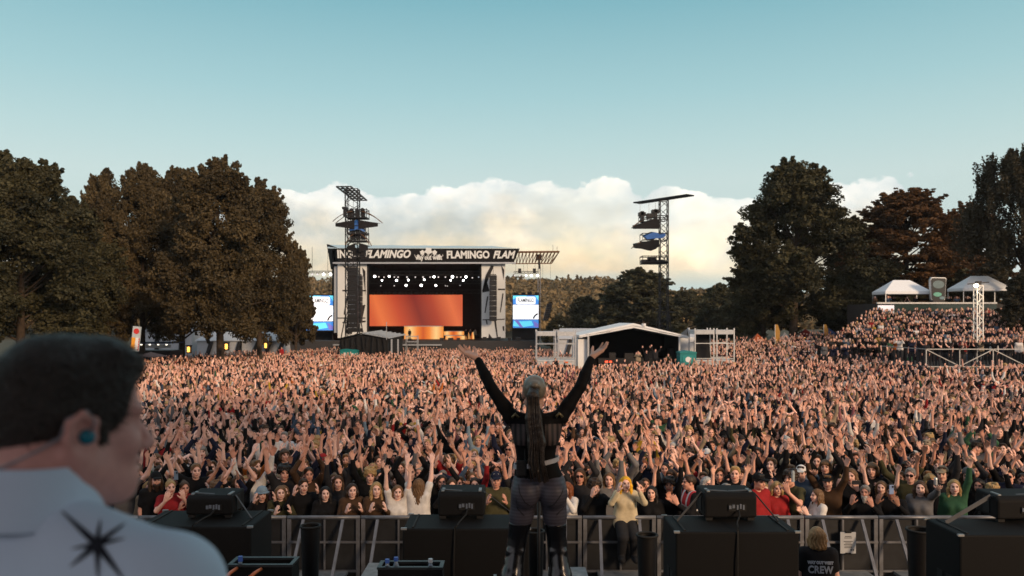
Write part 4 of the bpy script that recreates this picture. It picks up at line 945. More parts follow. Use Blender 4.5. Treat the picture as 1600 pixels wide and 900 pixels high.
# small scaffold with a lookout before the stage
b = MB(); o = P(644, 500, 108); o.z = float(gz(o.x, 108))
for dx in (-.75, .75):
    for dy in (-.6, .6): b.bar((dx, dy, 0), (dx, dy, zt(524, 108) - o.z), .08)
for z in (.3, 1.3, zt(534, 108) - o.z, zt(525.5, 108) - o.z):
    for dy in (-.6, .6): b.bar((-.75, dy, z), (.75, dy, z), .08)
b.box((0, 0, zt(534, 108) - o.z), (1.5, 1.2, .1)); tag(b.build('scaffold_stand', m_alu, loc=o), 'small metal lookout scaffold before the glowing riser', 'scaffold')

# ------------------------------------------------------------------ mixing tent and its side platforms
Yt = 68.0; zg = float(gz(10, Yt)); A = lambda u, v, Y=Yt: P(u, v, Y)
t = empty('mixing_tent', (A(990, 0).x, Yt, zg), 0, 'open fronted mixing tent with pale gabled roof and black inside', 'tent'); o = t.location; D = Vector((0, 9, 0))
b = MB(); pk, l, rt = A(990, 505) - o, A(905, 524) - o, A(1075, 525) - o
b.poly([l, pk, pk + Vector((0, 0, -.42)), l + Vector((0, 0, -.22))], D); b.poly([pk, rt, rt + Vector((0, 0, -.22)), pk + Vector((0, 0, -.42))], D)
for k in (.2, .45): b.bar(l + Vector((0, -.06, -k * .4)), pk + Vector((0, -.06, -k * .8)), .05); b.bar(rt + Vector((0, -.06, -k * .4)), pk + Vector((0, -.06, -k * .8)), .05)
b.build('roof', m_white_tarp, t)
b = MB(); b.poly([A(921, 522.5) - o, pk + Vector((0, 0, -.43)), A(1061, 523.5) - o, A(1061, 590) - o, A(921, 590) - o], None); b.v = [tuple(Vector(v) + Vector((0, 6.5, 0))) for v in b.v]
for u in (921, 1061): a = A(u, 523) - o; b.poly([a, a + Vector((0, 7, 0)), Vector((a.x, a.y + 7, 0)), Vector((a.x, a.y, 0))], (.04, 0, 0))
b.poly([A(915, 522.3) - o, pk + Vector((0, 0, -.44)), pk + Vector((0, 6.5, -.44)), A(915, 522.3) - o + Vector((0, 6.5, 0))], (0, 0, -.03)); b.poly([pk + Vector((0, 0, -.44)), A(1066, 523.5) - o, A(1066, 523.5) - o + Vector((0, 6.5, 0)), pk + Vector((0, 6.5, -.44))], (0, 0, -.03))
b.build('inner_drape', m_cloth_b, t)
b = MB(); slab2 = lambda u0, v0, u1, v1, Y0, Y1: b.box((((P(u0, 0, Y0).x + P(u1, 0, Y0).x) / 2), (Y0 + Y1) / 2, (P(0, v0, Y0).z + P(0, v1, Y0).z) / 2), (abs(P(u1, 0, Y0).x - P(u0, 0, Y0).x), Y1 - Y0, abs(P(0, v0, Y0).z - P(0, v1, Y0).z)))
def off(bb): bb.v = [tuple(Vector(v) - o) for v in bb.v]; return bb
slab2(903, 530, 917.6, 585, Yt + .3, Yt + 7); off(b).build('side_wall', m_white_tarp, t)
b = MB(); slab2(1063, 527, 1084, 585, Yt + 2.6, Yt + 7); off(b).build('side_wall', m_white_tarp, t)
for u in (919.3, 1061.8): b = MB(); slab2(u - 1.3, 523, u + 1.3, 590, Yt - .05, Yt + .15); off(b).build('post', m_alu, t)
b = MB(); slab2(935, 560, 1045, 585, Yt + 2.2, Yt + 3.4); slab2(952, 551, 962, 560, Yt + 2.4, Yt + 2.9); slab2(976, 552, 990, 560, Yt + 2.4, Yt + 2.9); slab2(1012, 549, 1024, 560, Yt + 2.4, Yt + 3); slab2(1046, 545, 1056, 585, Yt + 2, Yt + 3); off(b).build('mixing_desk', m_black, t)
b = MB(); slab2(945.5, 564, 950, 566.5, Yt + 1.5, Yt + 1.6); slab2(952.5, 564, 956, 566.5, Yt + 1.5, Yt + 1.6); off(b).build('signal_light', M('red_signal', (1, .08, .03), .4, var=0, emit=2.5), t)
b = MB(); b.tube([A(1006, 505.5) - o, A(1006, 507.5) - o + Vector((0, 0, -.1))], .18, 10); b.build('roof_lamp', m_white_tarp, t)
def side_platform(u0, v0, v1, Y, w_px, label, drape=None):
    k = Y / F; c = P(u0 + w_px / 2, 0, Y); z0 = float(gz(c.x, Y)); t = empty('scaffold_platform', (c.x, Y, z0), 0, label, 'platform', 'scaffold platforms beside the mixing tent'); W_ = w_px * k; zt_ = P(0, v0, Y).z - z0; zl = P(0, v1, Y).z - z0
    b = MB()
    for x in (-W_ / 2, -W_ * .02, W_ * .06, W_ / 2):
        for y in (0, 2.2): b.bar((x, y, 0), (x, y, zt_ + .15), .085)
    for z in (zl + .1, (zl + zt_) * .52):
        for y in (0, 2.2): b.bar((-W_ / 2, y, z), (W_ / 2, y, z), .06)
    b.build('scaffold_frame', m_alu, t)
    for sx in (-1, 1):
        b = MB(); b.box((sx * W_ * .255, 1.1, zl - .22), (W_ * .45, 2.3, .40)); b.box((sx * W_ * .255, -.07, zl - .12), (W_ * .45, .05, .05)); d_ = b.build('lower_deck', M('pale_deck_panel', (.44, .46, .47), .55), t)
        b = MB(); b.box((sx * W_ * .27, -.1, zl - .22), (.22, .03, .12)); b.build('reflector', M('orange_reflector', (.8, .16, .03), .4, var=0), d_)
        b = MB(); b.box((sx * W_ * .255, 1.1, zt_ - .18), (W_ * .45, 2.3, .36)); b.build('top_deck', MATS['pale_deck_panel'], t)
    if drape: b = MB(); b.poly([(-W_ * .38, 1.2, zt_ - .4), (-W_ * .05, 1.2, zt_ - .4), (-W_ * .03, .9, zl), (-W_ * .42, .9, zl)], (0, .4, 0)); b.build('black_cover', m_cloth_b, t)
side_platform(838.5, 518, 562, 66, 61, 'open scaffold platform with pale decks, near the singer\'s raised right hand')
side_platform(1086, 515.5, 562, 66, 61, 'open scaffold platform with a black covered stand, beside the teal toilet', True)
portable_toilet(1072.5, 547.5, 578, 64.5, 'teal portable toilet beside the mixing tent\'s open front')
# white tents and a low hall beyond
def marquee(u0, u1, v0, v1, Y, label, folds=4, lean=.3):
    a, c = P(u0, 0, Y), P(u1, 0, Y); z0 = float(gz(np.clip(a.x, -80, 60), Y)); W_ = c.x - a.x; h = P(0, v0, Y).z - z0; t = empty('marquee', ((a.x + c.x) / 2, Y, z0), 0, label, 'tent')
    b = MB(); b.poly([(-W_ / 2, 0, 0), (W_ / 2, 0, 0), (W_ / 2 - lean * .2, 0, h * .72), (W_ / 2 - lean, 0, h * .75), (-W_ / 2, 0, h * .75)], (0, 6, 0)); b.build('wall', M('dull_white_tarpaulin', (.42, .45, .48), .7, var=.1), t)
    b = MB(); b.poly([(-W_ / 2 - .2, -.2, h * .75), (W_ / 2 + .2, -.2, h * .75), (W_ / 2 - .4, 3, h), (-W_ / 2 + .4, 3, h)], (0, 0, .08)); b.poly([(-W_ / 2 - .2, 6.2, h * .75), (W_ / 2 + .2, 6.2, h * .75), (W_ / 2 - .4, 3.05, h), (-W_ / 2 + .4, 3.05, h)], (0, 0, .08)); b.build('roof', MATS['dull_white_tarpaulin'], t)
    b = MB()
    for i in range(folds): x = -W_ / 2 + W_ * (i + .5) / folds; b.bar((x, -.08, 0), (x + lean, -.08, h * .74), .45)
    b.build('gap_strip', m_dark, t)  # dark strips put in for the shaded gaps between tents
marquee(225, 300, 500, 556, 108, 'white marquee glimpsed between the orange sign and the first lit trunk', 2)
marquee(308, 375, 520, 556, 104, 'white marquee wall behind the two lit trunks', 3, 1.0)
marquee(378, 436, 520, 556, 104, 'white marquee wall beside the trunk nearest the stage', 3, 1.4)
marquee(872, 945, 514.5, 530, 96, 'low white tents behind the scaffold platform near the singer\'s hand', 5, 1.0)
marquee(1080, 1092, 514, 540, 74, 'narrow white tent squeezed beside the covered scaffold platform', 1, .1)
t = empty('low_hall', P(900, 503, 230), 0, 'low hall with a curved pale roof down in the valley', 'building'); t.location.z = -1.5; b = MB(); b.box((0, 3, 2), (13, 6, 4)); b.build('wall', m_white_tarp, t)
b = MB(); b.poly([(-7, -.3, 4.0), (7, -.3, 4.0), (6, -.3, 4.9), (3, -.3, 5.3), (-3, -.3, 5.3), (-6, -.3, 4.8)], (0, 7, 0)); b.build('roof', m_roof, t)
# tilted advertising sign by the trees
t = empty('advert_sign', P(204, 545, 60), 0, 'tilted tall sign with a red disc above orange and white fields', 'sign'); t.location.z = float(gz(t.location.x, 60)); k = 60 / F; zz = lambda v: P(0, v, 60).z - t.location.z; t.rotation_euler = (0, R(6), 0)
b = MB(); b.box((0, 0, (zz(510) + zz(548)) / 2), (12.5 * k, .12, 39 * k)); b.build('board', M('pale_grey_board', (.42, .48, .50), .6), t)
b = MB(); b.tube([(0, -.075, zz(517)), (0, -.06, zz(517))], 4.4 * k, 20); b.build('red_disc', M('red_print', (.55, .035, .03), .6), t)
b = MB(); b.box((-3.2 * k, -.07, zz(536)), (5.6 * k, .02, 18 * k)); b.build('orange_field', M('orange_print', (.75, .33, .03), .6), t)
b = MB(); b.box((2.2 * k, -.07, zz(536)), (4.6 * k, .02, 18 * k)); b.build('white_field', m_white_tarp, t)
b = MB()
for i in range(5): b.poly([(6.1 * k, -.075, zz(527 + i * 4)), (6.1 * k, -.075, zz(531 + i * 4)), (3.6 * k, -.075, zz(529 + i * 4))], (0, .01, 0))
b.build('red_teeth', MATS['red_print'], t); b = MB(); b.bar((0, .05, 0), (0, .05, zz(530)), .12); b.build('post', m_dark, t)
t = empty('parasol', P(236, 550, 66), 0, 'dark parasol spread over the crowd beside the tilted sign', 'parasol'); t.location.z = float(gz(t.location.x, 66)); h = P(0, 550, 66).z - t.location.z
b = MB(); rr_ = 1.35; ring = [(math.cos(i * math.pi / 4) * rr_, math.sin(i * math.pi / 4) * rr_, h - .35) for i in range(8)]; b.add([(0, 0, h)] + ring, [(0, 1 + i, 1 + (i + 1) % 8) for i in range(8)]); b.add([(0, 0, h - .03)] + [(x, y, z - .03) for x, y, z in ring], [(0, 1 + (i + 1) % 8, 1 + i) for i in range(8)]); b.build('canopy', M('dark_parasol_cloth', (.05, .045, .055), .9), t); b = MB(); b.bar((0, 0, 0), (0, 0, h), .05); b.build('pole', m_alu, t)
# market booth with a lettered front, lamps on the trunks
t = empty('booth', P(238, 552, 84), 0, 'market booth with pale bands under the limes, lit by small lamps', 'booth'); t.location.z = float(gz(t.location.x, 84)); k = 84 / F; zz = lambda v: P(0, v, 84).z - t.location.z
b = MB(); b.box((0, 1.5, zz(548) / 2), (58 * k, 3, zz(548))); b.build('counter', m_dark, t); b = MB(); b.box((0, -.05, zz(541)), (58 * k, .1, 5 * k)); b.build('front_band', m_grey_tarp, t); b = MB(); b.box((0, 1.2, zz(536)), (62 * k, 3.6, .12)); b.build('roof', M('navy_roof', (.03, .04, .09), .7), t)
for i in range(5): b = MB(); b.tube([(-26 * k + i * 13 * k, -.6, zz(537.5)), (-26 * k + i * 13 * k, -.6, zz(539))], .10, 8); b.build('bulb', m_bulb, t)
for u, v, Y, lb in ((294.5, 546, 75, 'warm lamp glowing low on the shaded trunk nearest the sign'), (353.5, 541.5, 74, 'warm lamp glowing on the trunk of the tallest lime'), (415, 540, 82, 'warm lamp glowing on the trunk nearest the concert stage')):
    t = empty('trunk_lamp', P(u, v, Y), 0, lb, 'lamp'); b = MB(); b.box((0, 0, 0), (.22, .2, .5)); b.build('glow_panel', m_warm, t, bevel=.05); b = MB(); b.box((0, .12, .36), (.5, .36, .1)); b.box((0, .16, 0), (.46, .1, .75)); b.build('lamp_housing', m_dark, t)
# stalls and flags under the trees at the right
def stall(u, v0, w_px, Y, colr, label, lit=True):
    c = P(u, 0, Y); z0 = float(gz(c.x, Y)); h = P(0, v0, Y).z - z0; k = Y / F; W_ = w_px * k; t = empty('food_stall', (c.x, Y, z0), 0, label, 'stall'); m_ = M('%s_stall_cloth' % colr[0], colr[1], .7)
    b = MB(); b.add([(-W_ / 2, 0, h * .7), (W_ / 2, 0, h * .7), (W_ / 2, W_, h * .7), (-W_ / 2, W_, h * .7), (0, W_ / 2, h)], [(0, 1, 4), (1, 2, 4), (2, 3, 4), (3, 0, 4), (3, 2, 1, 0)]); b.box((0, -.02, h * .65), (W_, .06, h * .16)); b.build('canopy', m_, t)
    for sx in (-1, 1):
        for y in (0, W_): b = MB(); b.bar((sx * W_ * .48, y, 0), (sx * W_ * .48, y, h * .7), .07); b.build('post', m_alu, t)
    b = MB(); b.box((0, .4, h * .2), (W_ * .9, .6, h * .4)); b.build('counter', m_dark, t)
    if lit: b = MB(); b.box((0, .3, h * .56), (W_ * .35, .12, .09)); b.build('light_strip', m_warm, t)
stall(1186, 521, 17, 90, ('orange', (.30, .07, .02)), 'orange roofed food stall under the foot of the big oak'); stall(1262, 514, 20, 92, ('red', (.20, .022, .018)), 'red roofed food stall right of the oak trunk'); stall(1298, 512, 17, 92, ('navy', (.04, .07, .18)), 'navy roofed food stall before the grandstand stairs'); stall(1228, 519, 15, 90, ('white', (.35, .35, .34)), 'white roofed food stall between orange and red ones')
for u, Y, lb in ((1211, 82, 'yellow beach flag by the orange food stall'), (1287, 84, 'yellow beach flag by the navy food stall')):
    t = empty('beach_flag', P(u, 525, Y), R(20), lb, 'flag'); t.location.z = float(gz(t.location.x, Y)); h = P(0, 507, Y).z - t.location.z
    b = MB(); b.bar((0, 0, 0), (0, 0, h), .05); b.build('pole', m_alu, t); b = MB(); b.poly([(.03, 0, h * .4), (.55, 0, h * .42), (.62, 0, h * .8), (.35, 0, h), (.03, 0, h)], (0, .03, 0)); b.build('cloth', M('yellow_flag', (.30, .16, .03), .8), t)

# ------------------------------------------------------------------ grandstand on the slope at the right
GX0, GX1, GY0, GY1 = 23.4, 49.0, 60.0, 80.0; TIERS = 11
def tier(i): return GY0 + (GY1 - GY0) * i / TIERS, float(gz(34, 60)) + .4 + (4.4 - float(gz(34, 60)) - .4) * i / TIERS
def tier_x(i): f = i / TIERS; return GX0 + (36.6 - GX0) * f, 41.0 + 9.0 * f
t = empty('grandstand', (36, GY0, 0), 0, 'stepped grandstand full of spectators below the white pop-up tents', 'grandstand'); o = t.location
b = MB()
for i in range(TIERS):
    y0, z = tier(i); x0, x1 = tier_x(i); b.box(((x0 + x1) / 2 - o.x, y0 + .91 - o.y, z / 2 - .4), (x1 - x0, 1.815, z + .8))
b.build('tier', M('dark_boards', (.035, .032, .03), .85), t)
ztop = 6.35; b = MB(); b.box(((36.6 + 50.5) / 2 - o.x, 83.5 - o.y, ztop / 2), (50.5 - 36.6, 7, ztop)); b.build('upper_terrace', M('dark_boards', (.035, .032, .03), .85), t)
b = MB(); b.box(((36.6 + 48.6) / 2 - o.x, 79.9 - o.y, ztop + .05), (12, .25, .16)); b.build('terrace_edge', M('pale_edge_board', (.55, .56, .54), .6), t)
b = MB(); b.box(((38 + 48.6) / 2 - o.x, 79.86 - o.y, ztop - .55), (10.6, .06, .95)); b.build('glass_parapet', M('dark_green_glass', (.03, .05, .045), .15), t)
b = MB(); b.box((P(1384, 0, 79.8).x - o.x, 79.78 - o.y, zt(481.5, 79.8)), (25 * 79.8 / F, .1, 9 * 79.8 / F)); b.build('white_panel', M('lit_white_panel', (.8, .78, .85), .6, var=0, emit=.35), t)
b = MB(); x0, x1 = tier_x(0)[0], tier_x(TIERS)[0]
for dz in (.55, 1.05): b.bar((x0 + 3 - o.x, GY0 + 5 - o.y, tier(2.75)[1] + dz), (x1 - .3 - o.x, GY1 - o.y, tier(TIERS)[1] + dz), .06)
for i in range(4, TIERS + 1, 2): y, z = tier(i); x = tier_x(i)[0] - .4; b.bar((x - o.x, y - o.y, z - .4), (x - o.x, y - o.y, z + 1.05), .06)
b.bar((tier_x(1)[1] + .3 - o.x, tier(1)[0] - o.y, tier(1)[1] + .7), (50.6 - o.x, GY1 - o.y, tier(TIERS)[1] + .8), .22)
b.build('handrail', m_steel, t)
def popup(u0, u1, v0, ve, v1, Y, label):
    k = Y / F; z0 = ztop; W_ = (u1 - u0) * k; t = empty('pop_up_tent', (P((u0 + u1) / 2, 0, Y).x, Y, z0), 0, label, 'tent'); he = P(0, ve, Y).z - z0; hp = P(0, v0, Y).z - z0; D_ = 3.0
    b = MB(); e = [(-W_ / 2, 0, he), (W_ / 2, 0, he), (W_ / 2, D_, he), (-W_ / 2, D_, he)]; rg = [(-W_ * .18, D_ / 2, hp), (W_ * .18, D_ / 2, hp)]; md = []
    b.add(e + rg, [(0, 1, 5, 4), (1, 2, 5), (2, 3, 4, 5), (3, 0, 4)])
    n_ = len(b.v); b.add([(x, y, z - .04) for x, y, z in e + rg], [(4, 5, 1, 0), (5, 2, 1), (5, 4, 3, 2), (4, 0, 3)])
    b.box((0, 0, he - .14), (W_, .03, .28)); b.box((0, D_, he - .14), (W_, .03, .28))
    for s in (-1, 1): b.box((s * W_ / 2, D_ / 2, he - .14), (.03, D_, .28))
    b.build('canopy', M('white_canopy', (.74, .78, .80), .6, var=.05, bump=.1), t)
    for s in (-1, 1):
        for y in (.05, D_ - .05): b = MB(); b.bar((s * W_ * .49, y, 0), (s * W_ * .49, y, he), .07); b.build('leg', m_alu, t)
popup(1383.5, 1456, 436.5, 455, 474, 81, 'white pop-up tent standing clear, left of the tilted display'); popup(1505, 1582, 430, 450, 474, 82, 'white pop-up tent partly hidden by weeping branches')
t = empty('display_frame', P(1466.5, 472, 80), 0, 'tall rounded frame with two round blurred discs, between the pop-up tents', 'display'); t.location.z = ztop; k = 80 / F; zz = lambda v: P(0, v, 80).z - ztop; X_ = lambda u: (u - 1466.5) * k
b = MB(); pts = [(X_(1455.5), zz(433)), (X_(1478), zz(433.5)), (X_(1479), zz(436)), (X_(1477), zz(468)), (X_(1475), zz(470.5)), (X_(1456), zz(470)), (X_(1454.5), zz(467)), (X_(1453.5), zz(437))]; b.poly([(x, 0, z) for x, z in pts], (0, .35, 0)); b.build('frame', m_alu, t, bevel=.05)
b = MB(); b.poly([(x * .9, -.04, zz(452) + (z - zz(452)) * .93) for x, z in pts], (0, .03, 0)); b.build('face', M('dark_display', (.012, .016, .018), .3), t)
def disc(cu, cv, ru, rv, nm, m_): b = MB(); b.poly([(X_(cu) + math.cos(a) * ru * k, -.06, zz(cv) + math.sin(a) * rv * k) for a in [i * math.pi / 12 for i in range(24)]], (0, .015, 0)); b.build(nm, m_, t)
disc(1466, 444.5, 9, 6.2, 'upper_disc', M('lens_blue', (.09, .15, .165), .4, emit=.04)); disc(1464.5, 460, 6.5, 3.4, 'lower_disc', M('lens_green', (.10, .34, .26), .4, emit=.05)); disc(1471.5, 465.5, 4, 2.4, 'lower_disc', M('lens_blue_b', (.11, .2, .24), .4, emit=.05))
b = MB(); b.box((0, .2, zz(472) + .1), (1.2, .6, .25)); b.build('foot', m_dark, t)
# lit truss tower and the raised platform with a rail
t = empty('truss_tower', P(1528.5, 540, 56), 0, 'white lit truss tower with a lamp on top before the grandstand', 'tower'); t.location.z = float(gz(t.location.x, 56)); h = P(0, 446, 56).z - t.location.z
b = MB(); b.truss((0, 0, 0), (0, 0, h), .42, .42, .03); b.build('mast', m_alu, t)
b = MB(); b.bar((-.75, 0, h + .1), (.75, 0, h + .22), .07); b.box((0, 0, h + .15), (.3, .3, .3)); b.build('lamp_head', m_dark, t); b = MB(); b.tube([(-.25, -.15, h + .02), (-.25, -.22, h - .06)], .15, 10); b.build('lens', M('truss_lamp', (1, .85, .6), .4, var=0, emit=12), t)
pl_ = bpy.data.lights.new('truss_light', 'SPOT'); pl_.energy = 260; pl_.color = (1, .78, .5); pl_.spot_size = R(70); pl_.spot_blend = .6; pl_.shadow_soft_size = .15; lo_ = bpy.data.objects.new('truss_light', pl_); col.objects.link(lo_); lo_.parent = t; lo_.location = (-.25, -.6, h + .05); lo_.rotation_euler = (R(14), 0, 0)
RZ = 1.75; t = empty('raised_platform', (P(1520, 0, 50).x, 50, 0), 0, 'raised viewing platform with a grey rail below the grandstand', 'platform'); o = t.location
b = MB(); b.box((34.5 - o.x, 54 - o.y, RZ / 2 - .3), (17, 7.9, RZ + .6)); b.build('deck', M('dark_boards', (.035, .032, .03), .85), t)
b = MB(); y = 50.0 - o.y
for x in np.arange(26.0, 43.1, 2.1): b.bar((x - o.x, y, RZ - .6), (x - o.x, y, RZ + 1.15), .055)
for z in (RZ + .02, RZ + 1.12): b.bar((26 - o.x, y, z), (43 - o.x, y, z), .055); b.bar((26 - o.x, y, z), (26 - o.x, y + 6, z), .055)
for i, x in enumerate(np.arange(26.0, 40.9, 2.1)): b.bar((x - o.x, y, RZ + (.05 if i % 2 else 1.1)), (x + 2.1 - o.x, y, RZ + (1.1 if i % 2 else .05)), .05)
b.build('rail', m_steel, t)

# ------------------------------------------------------------------ pit: crowd barrier, speakers, bins
BY = 13.8
RAIL = 1.31
m_bar = M('worn_aluminium', (.17, .175, .19), .5, .6, var=.3, scale=7)
m_panel = M('barrier_panel', (.022, .023, .025), .6, .3, var=.3, scale=5)
m_step = M('step_plate', (.22, .24, .25), .6, .4, var=.3, scale=9)
m_spk = M('textured_black_paint', (.006, .0062, .007), .75, var=.15, scale=60, bump=.06, spec=.2)
m_rub = M('rubber', (.009, .009, .009), .8, var=.2)
SECW = 1.28
def barrier_proto():
    t = empty('crowd_barrier', (0, 0, 0)); W_ = SECW - .02
    b = MB(); b.tube([(-W_ / 2, 0, RAIL - .03), (W_ / 2, 0, RAIL - .03)], .035, 10); b.build('top_rail', m_bar, t, smooth=True)
    b = MB(); b.bar((-W_ / 2, -.03, .86), (W_ / 2, -.03, .86), .035); b.bar((-W_ / 2, -.03, .36), (W_ / 2, -.03, .36), .035); b.bar((.02, -.03, .12), (.02, -.03, RAIL - .06), .03); b.build('cross_rail', m_bar, t)
    b = MB(); b.box((0, .03, RAIL * .5), (W_ - .06, .02, RAIL - .15)); b.build('panel', m_panel, t)
    for s in (-1, 1):
        b = MB(); b.bar((s * (W_ / 2 - .035), 0, 0), (s * (W_ / 2 - .035), 0, RAIL - .05), .065); b.build('post', m_bar, t)
        b = MB(); b.bar((s * W_ * .27, -.05, RAIL - .06), (s * W_ * .27 - .06, -1.02, .08), .05, .035); b.build('strut', m_bar, t)
    b = MB(); b.box((.02, -.22, .34), (.82, .34, .05)); b.bar((-.3, -.36, .31), (-.3, -.36, .02), .04); b.bar((.34, -.36, .31), (.34, -.36, .02), .04); b.build('step', m_step, t)
    b = MB(); b.box((0, -.55, .03), (W_ - .05, 1.05, .05)); b.build('foot_plate', m_step, t); return t
bars = []
nb = 18; x0 = -7.1 - 3 * SECW
ordn = ['first', 'second', 'third', 'fourth', 'fifth', 'sixth', 'seventh', 'eighth', 'ninth', 'tenth', 'eleventh', 'twelfth', 'thirteenth', 'fourteenth']
pb = barrier_proto(); sign_i = None
cx = [x0 + i * SECW for i in range(nb)]; sign_i = min(range(nb), key=lambda i: abs(cx[i] - P(1325, 0, BY).x))
for i in range(nb):
    o = pb if i == 0 else copy_tree(pb); o.location = (cx[i], BY, float(gz(cx[i], BY)))
    k = i - sign_i
    tag(o, 'grey crowd barrier section carrying the white notice' if k == 0 else f'grey crowd barrier section, {ordn[abs(k) - 1]} to the {"right" if k > 0 else "left"} of the one with the notice', 'barrier', 'crowd barrier sections')
t = empty('notice', P(1325, 848, BY - .12), 0, 'white printed notice clipped to the crowd barrier beside the crew member', 'sign'); k = BY / F
b = MB(); b.box((0, 0, 0), (24 * k, .012, 33 * k)); b.build('sheet', M('paper', (.42, .44, .46), .8, var=.06), t)
b = MB(); b.box((0, -.012, 17 * k), (9 * k, .03, 3 * k)); b.box((0, -.012, -16.5 * k), (8 * k, .03, 2.5 * k)); b.build('clip', m_rub, t)
b = MB()
for i, w_ in enumerate((10, 12, 14, 9, 13, 11, 12)): b.box((0, -.009, (10 - i * 2.4 - (3 if i > 1 else 0)) * k), (w_ * k, .004, .9 * k))
b.tube([(4.5 * k, -.006, -11 * k), (4.5 * k, -.010, -11 * k)], 1.3 * k, 10); b.tube([(8 * k, -.006, -11 * k), (8 * k, -.010, -11 * k)], 1.3 * k, 10); b.build('print', M('grey_ink', (.06, .06, .065), .8), t)

def rounded(b, c, d): return b.box(c, d)
def sub_box(u0, u1, vf, vb, label, Y0, side=0, shift=0.0):
    """subwoofer standing in the pit; (u0,u1) is the top edge nearest the camera"""
    a, c = P(u0, vf, Y0), P(u1, vf, Y0); W_ = c.x - a.x; H_ = a.z; Dp = (vf - HZ) * Y0 / (vb - HZ) - Y0
    t = empty('subwoofer', ((a.x + c.x) / 2, Y0, 0), 0, label, 'loudspeaker', 'subwoofers in the pit')
    b = MB()
    b.box((0, Dp / 2, H_ * .27), (W_, Dp, H_ * .536)); b.box((0, Dp / 2, H_ * .27 + H_ * .46), (W_, Dp, H_ * .536)) if False else None
    b.build('lower_cabinet', m_spk, t, bevel=.018)
    b = MB(); b.box((0, Dp / 2, H_ * .772), (W_, Dp, H_ * .455)); b.build('upper_cabinet', m_spk, t, bevel=.018)
    for s in (-1, 1):
        b = MB(); b.bar((s * (W_ / 2 - .10), .04, H_ + .004), (s * (W_ / 2 - .10), Dp - .04, H_ + .004), .022, .012); b.build('skid_rail', m_rub, t)
        for zc in (.80, .66, .36, .22):
            b = MB(); b.box((s * (W_ / 2 + .001), Dp * .30, H_ * zc), (.008, Dp * .16, .10)); b.box((s * (W_ / 2 + .001), Dp * .55, H_ * zc), (.008, Dp * .16, .10)); b.build('handle_recess', m_rub, t)
        b = MB(); b.box((s * (W_ / 2 - .012), .01, H_ - .004), (.06, .03, .02)); b.box((s * (W_ / 2 - .012), Dp - .01, H_ - .004), (.06, .03, .02)); b.build('corner_plate', m_steel, t)
    b = MB(); b.box((W_ * .32, -.006, H_ * .2), (.18, .012, .12)); b.build('connector_panel', m_rub, t)
    return t, W_, H_, Dp, (a.x + c.x) / 2
def fill_box(sub, u0, u1, v0, v1, Yb, label, strap=(1,)):
    _, W0, H0, D0, xc = sub
    a, c = P(u0, v1, Yb), P(u1, v0, Yb); z0 = H0 + .03; W_ = c.x - a.x; H_ = (v1 - v0) * Yb / F; x = (a.x + c.x) / 2
    t = empty('front_fill_speaker', (x, Yb, H0 + .012), 0, label, 'loudspeaker', 'front fill speakers on the subwoofers'); Dp = .42
    b = MB(); b.poly([(-W_ / 2, 0, .03), (-W_ / 2, 0, H_ * .86), (-W_ / 2, .05, H_), (-W_ / 2, Dp, H_ * 1.02), (-W_ / 2, Dp, .03)], (W_, 0, 0)); b.build('cabinet', m_spk, t, bevel=.022)
    b = MB(); b.box((W_ * .12, -.004, H_ * .48), (W_ * .34, .014, H_ * .26)); p_ = b.build('connector_panel', m_rub, t)
    m_con = M('connector_shell', (.25, .29, .36), .35, .6)
    for i, x_ in enumerate((-.02, .045, .12, .18, .235)): b = MB(); b.box((W_ * x_, -.014, H_ * (.50 + .03 * (i % 2))), (.018 if i > 1 else .026, .012, .05 if i > 1 else .036)); b.build('connector', m_con, p_)
    for s in (-1, 1):
        b = MB(); b.box((s * W_ * .40, .13, H_ * 1.01 + .004), (.03, .15, .012)); b.build('handle', m_steel, t)
        b = MB(); b.box((s * (W_ / 2 + .001), .2, H_ * .56), (.012, .12, .17)); b.build('side_grip', m_rub, t)
        b = MB(); b.box((s * W_ * .4, .05, .012), (.07, .05, .03)); b.box((s * W_ * .4, Dp - .05, .012), (.07, .05, .03)); b.build('rubber_foot', m_rub, t)
    for s in strap:
        sb = MB(); A_ = Vector((x + s * (W_ / 2 + .005), Yb + .12, H0 + H_ * .98)); sb.bar(A_, (xc + s * (W0 / 2 - .09), Yb - .02, H0 + .015), .045, .006, up=(1, 0, .4)); sb.bar(A_, A_ + Vector((-s * W_ * .96, .0, .03)), .045, .006)
        tag(sb.build('ratchet_strap', M('grey_webbing', (.07, .075, .085), .8, var=.2)), f'grey strap, {"right" if s > 0 else "left"} side of the front fill {label.split(" speaker ")[1]}', 'strap')
    cp = [Vector((x + W_ * .14, Yb - .02, H0 + H_ * .44)), Vector((x + W_ * .12, Yb - .10, H0 + H_ * .30)), Vector((x + W_ * .02, Yb - .2, H0 + .05)), Vector((x - .02, Yb - .32, H0 + .03))]
    Y0s = sub[0].location.y; cp += [Vector((x - .04, Y0s - .012, H0 + .02)), Vector((x - .05, Y0s - .03, H0 - .3)), Vector((x - .06, Y0s - .03, 1.0))]
    sb = MB(); sb.tube(cp, .009, 6); tag(sb.build('speaker_cable', m_rub, smooth=True), f'thin black cable down from the front fill {label.split(" speaker ")[1]}', 'cable')
S1 = sub_box(210, 392, 823, 797, 'large black subwoofer stack just beyond the man\'s shoulder', 8.3)
S2 = sub_box(629, 827, 826, 803, 'large black subwoofer stack left of the singer\'s legs', 8.2)
S3 = sub_box(1056, 1249, 831, 805, 'large black subwoofer stack beside the crew member', 8.1)
S4 = sub_box(1500, 1690, 836, 810, 'large black subwoofer stack cut off by the frame edge', 8.0)
fill_box(S1, 290, 362, 769, 803, 8.62, 'front fill speaker on the stack by the man\'s shoulder', (1,))
fill_box(S2, 684, 757, 771, 812, 8.55, 'front fill speaker on the stack left of the singer', (1,))
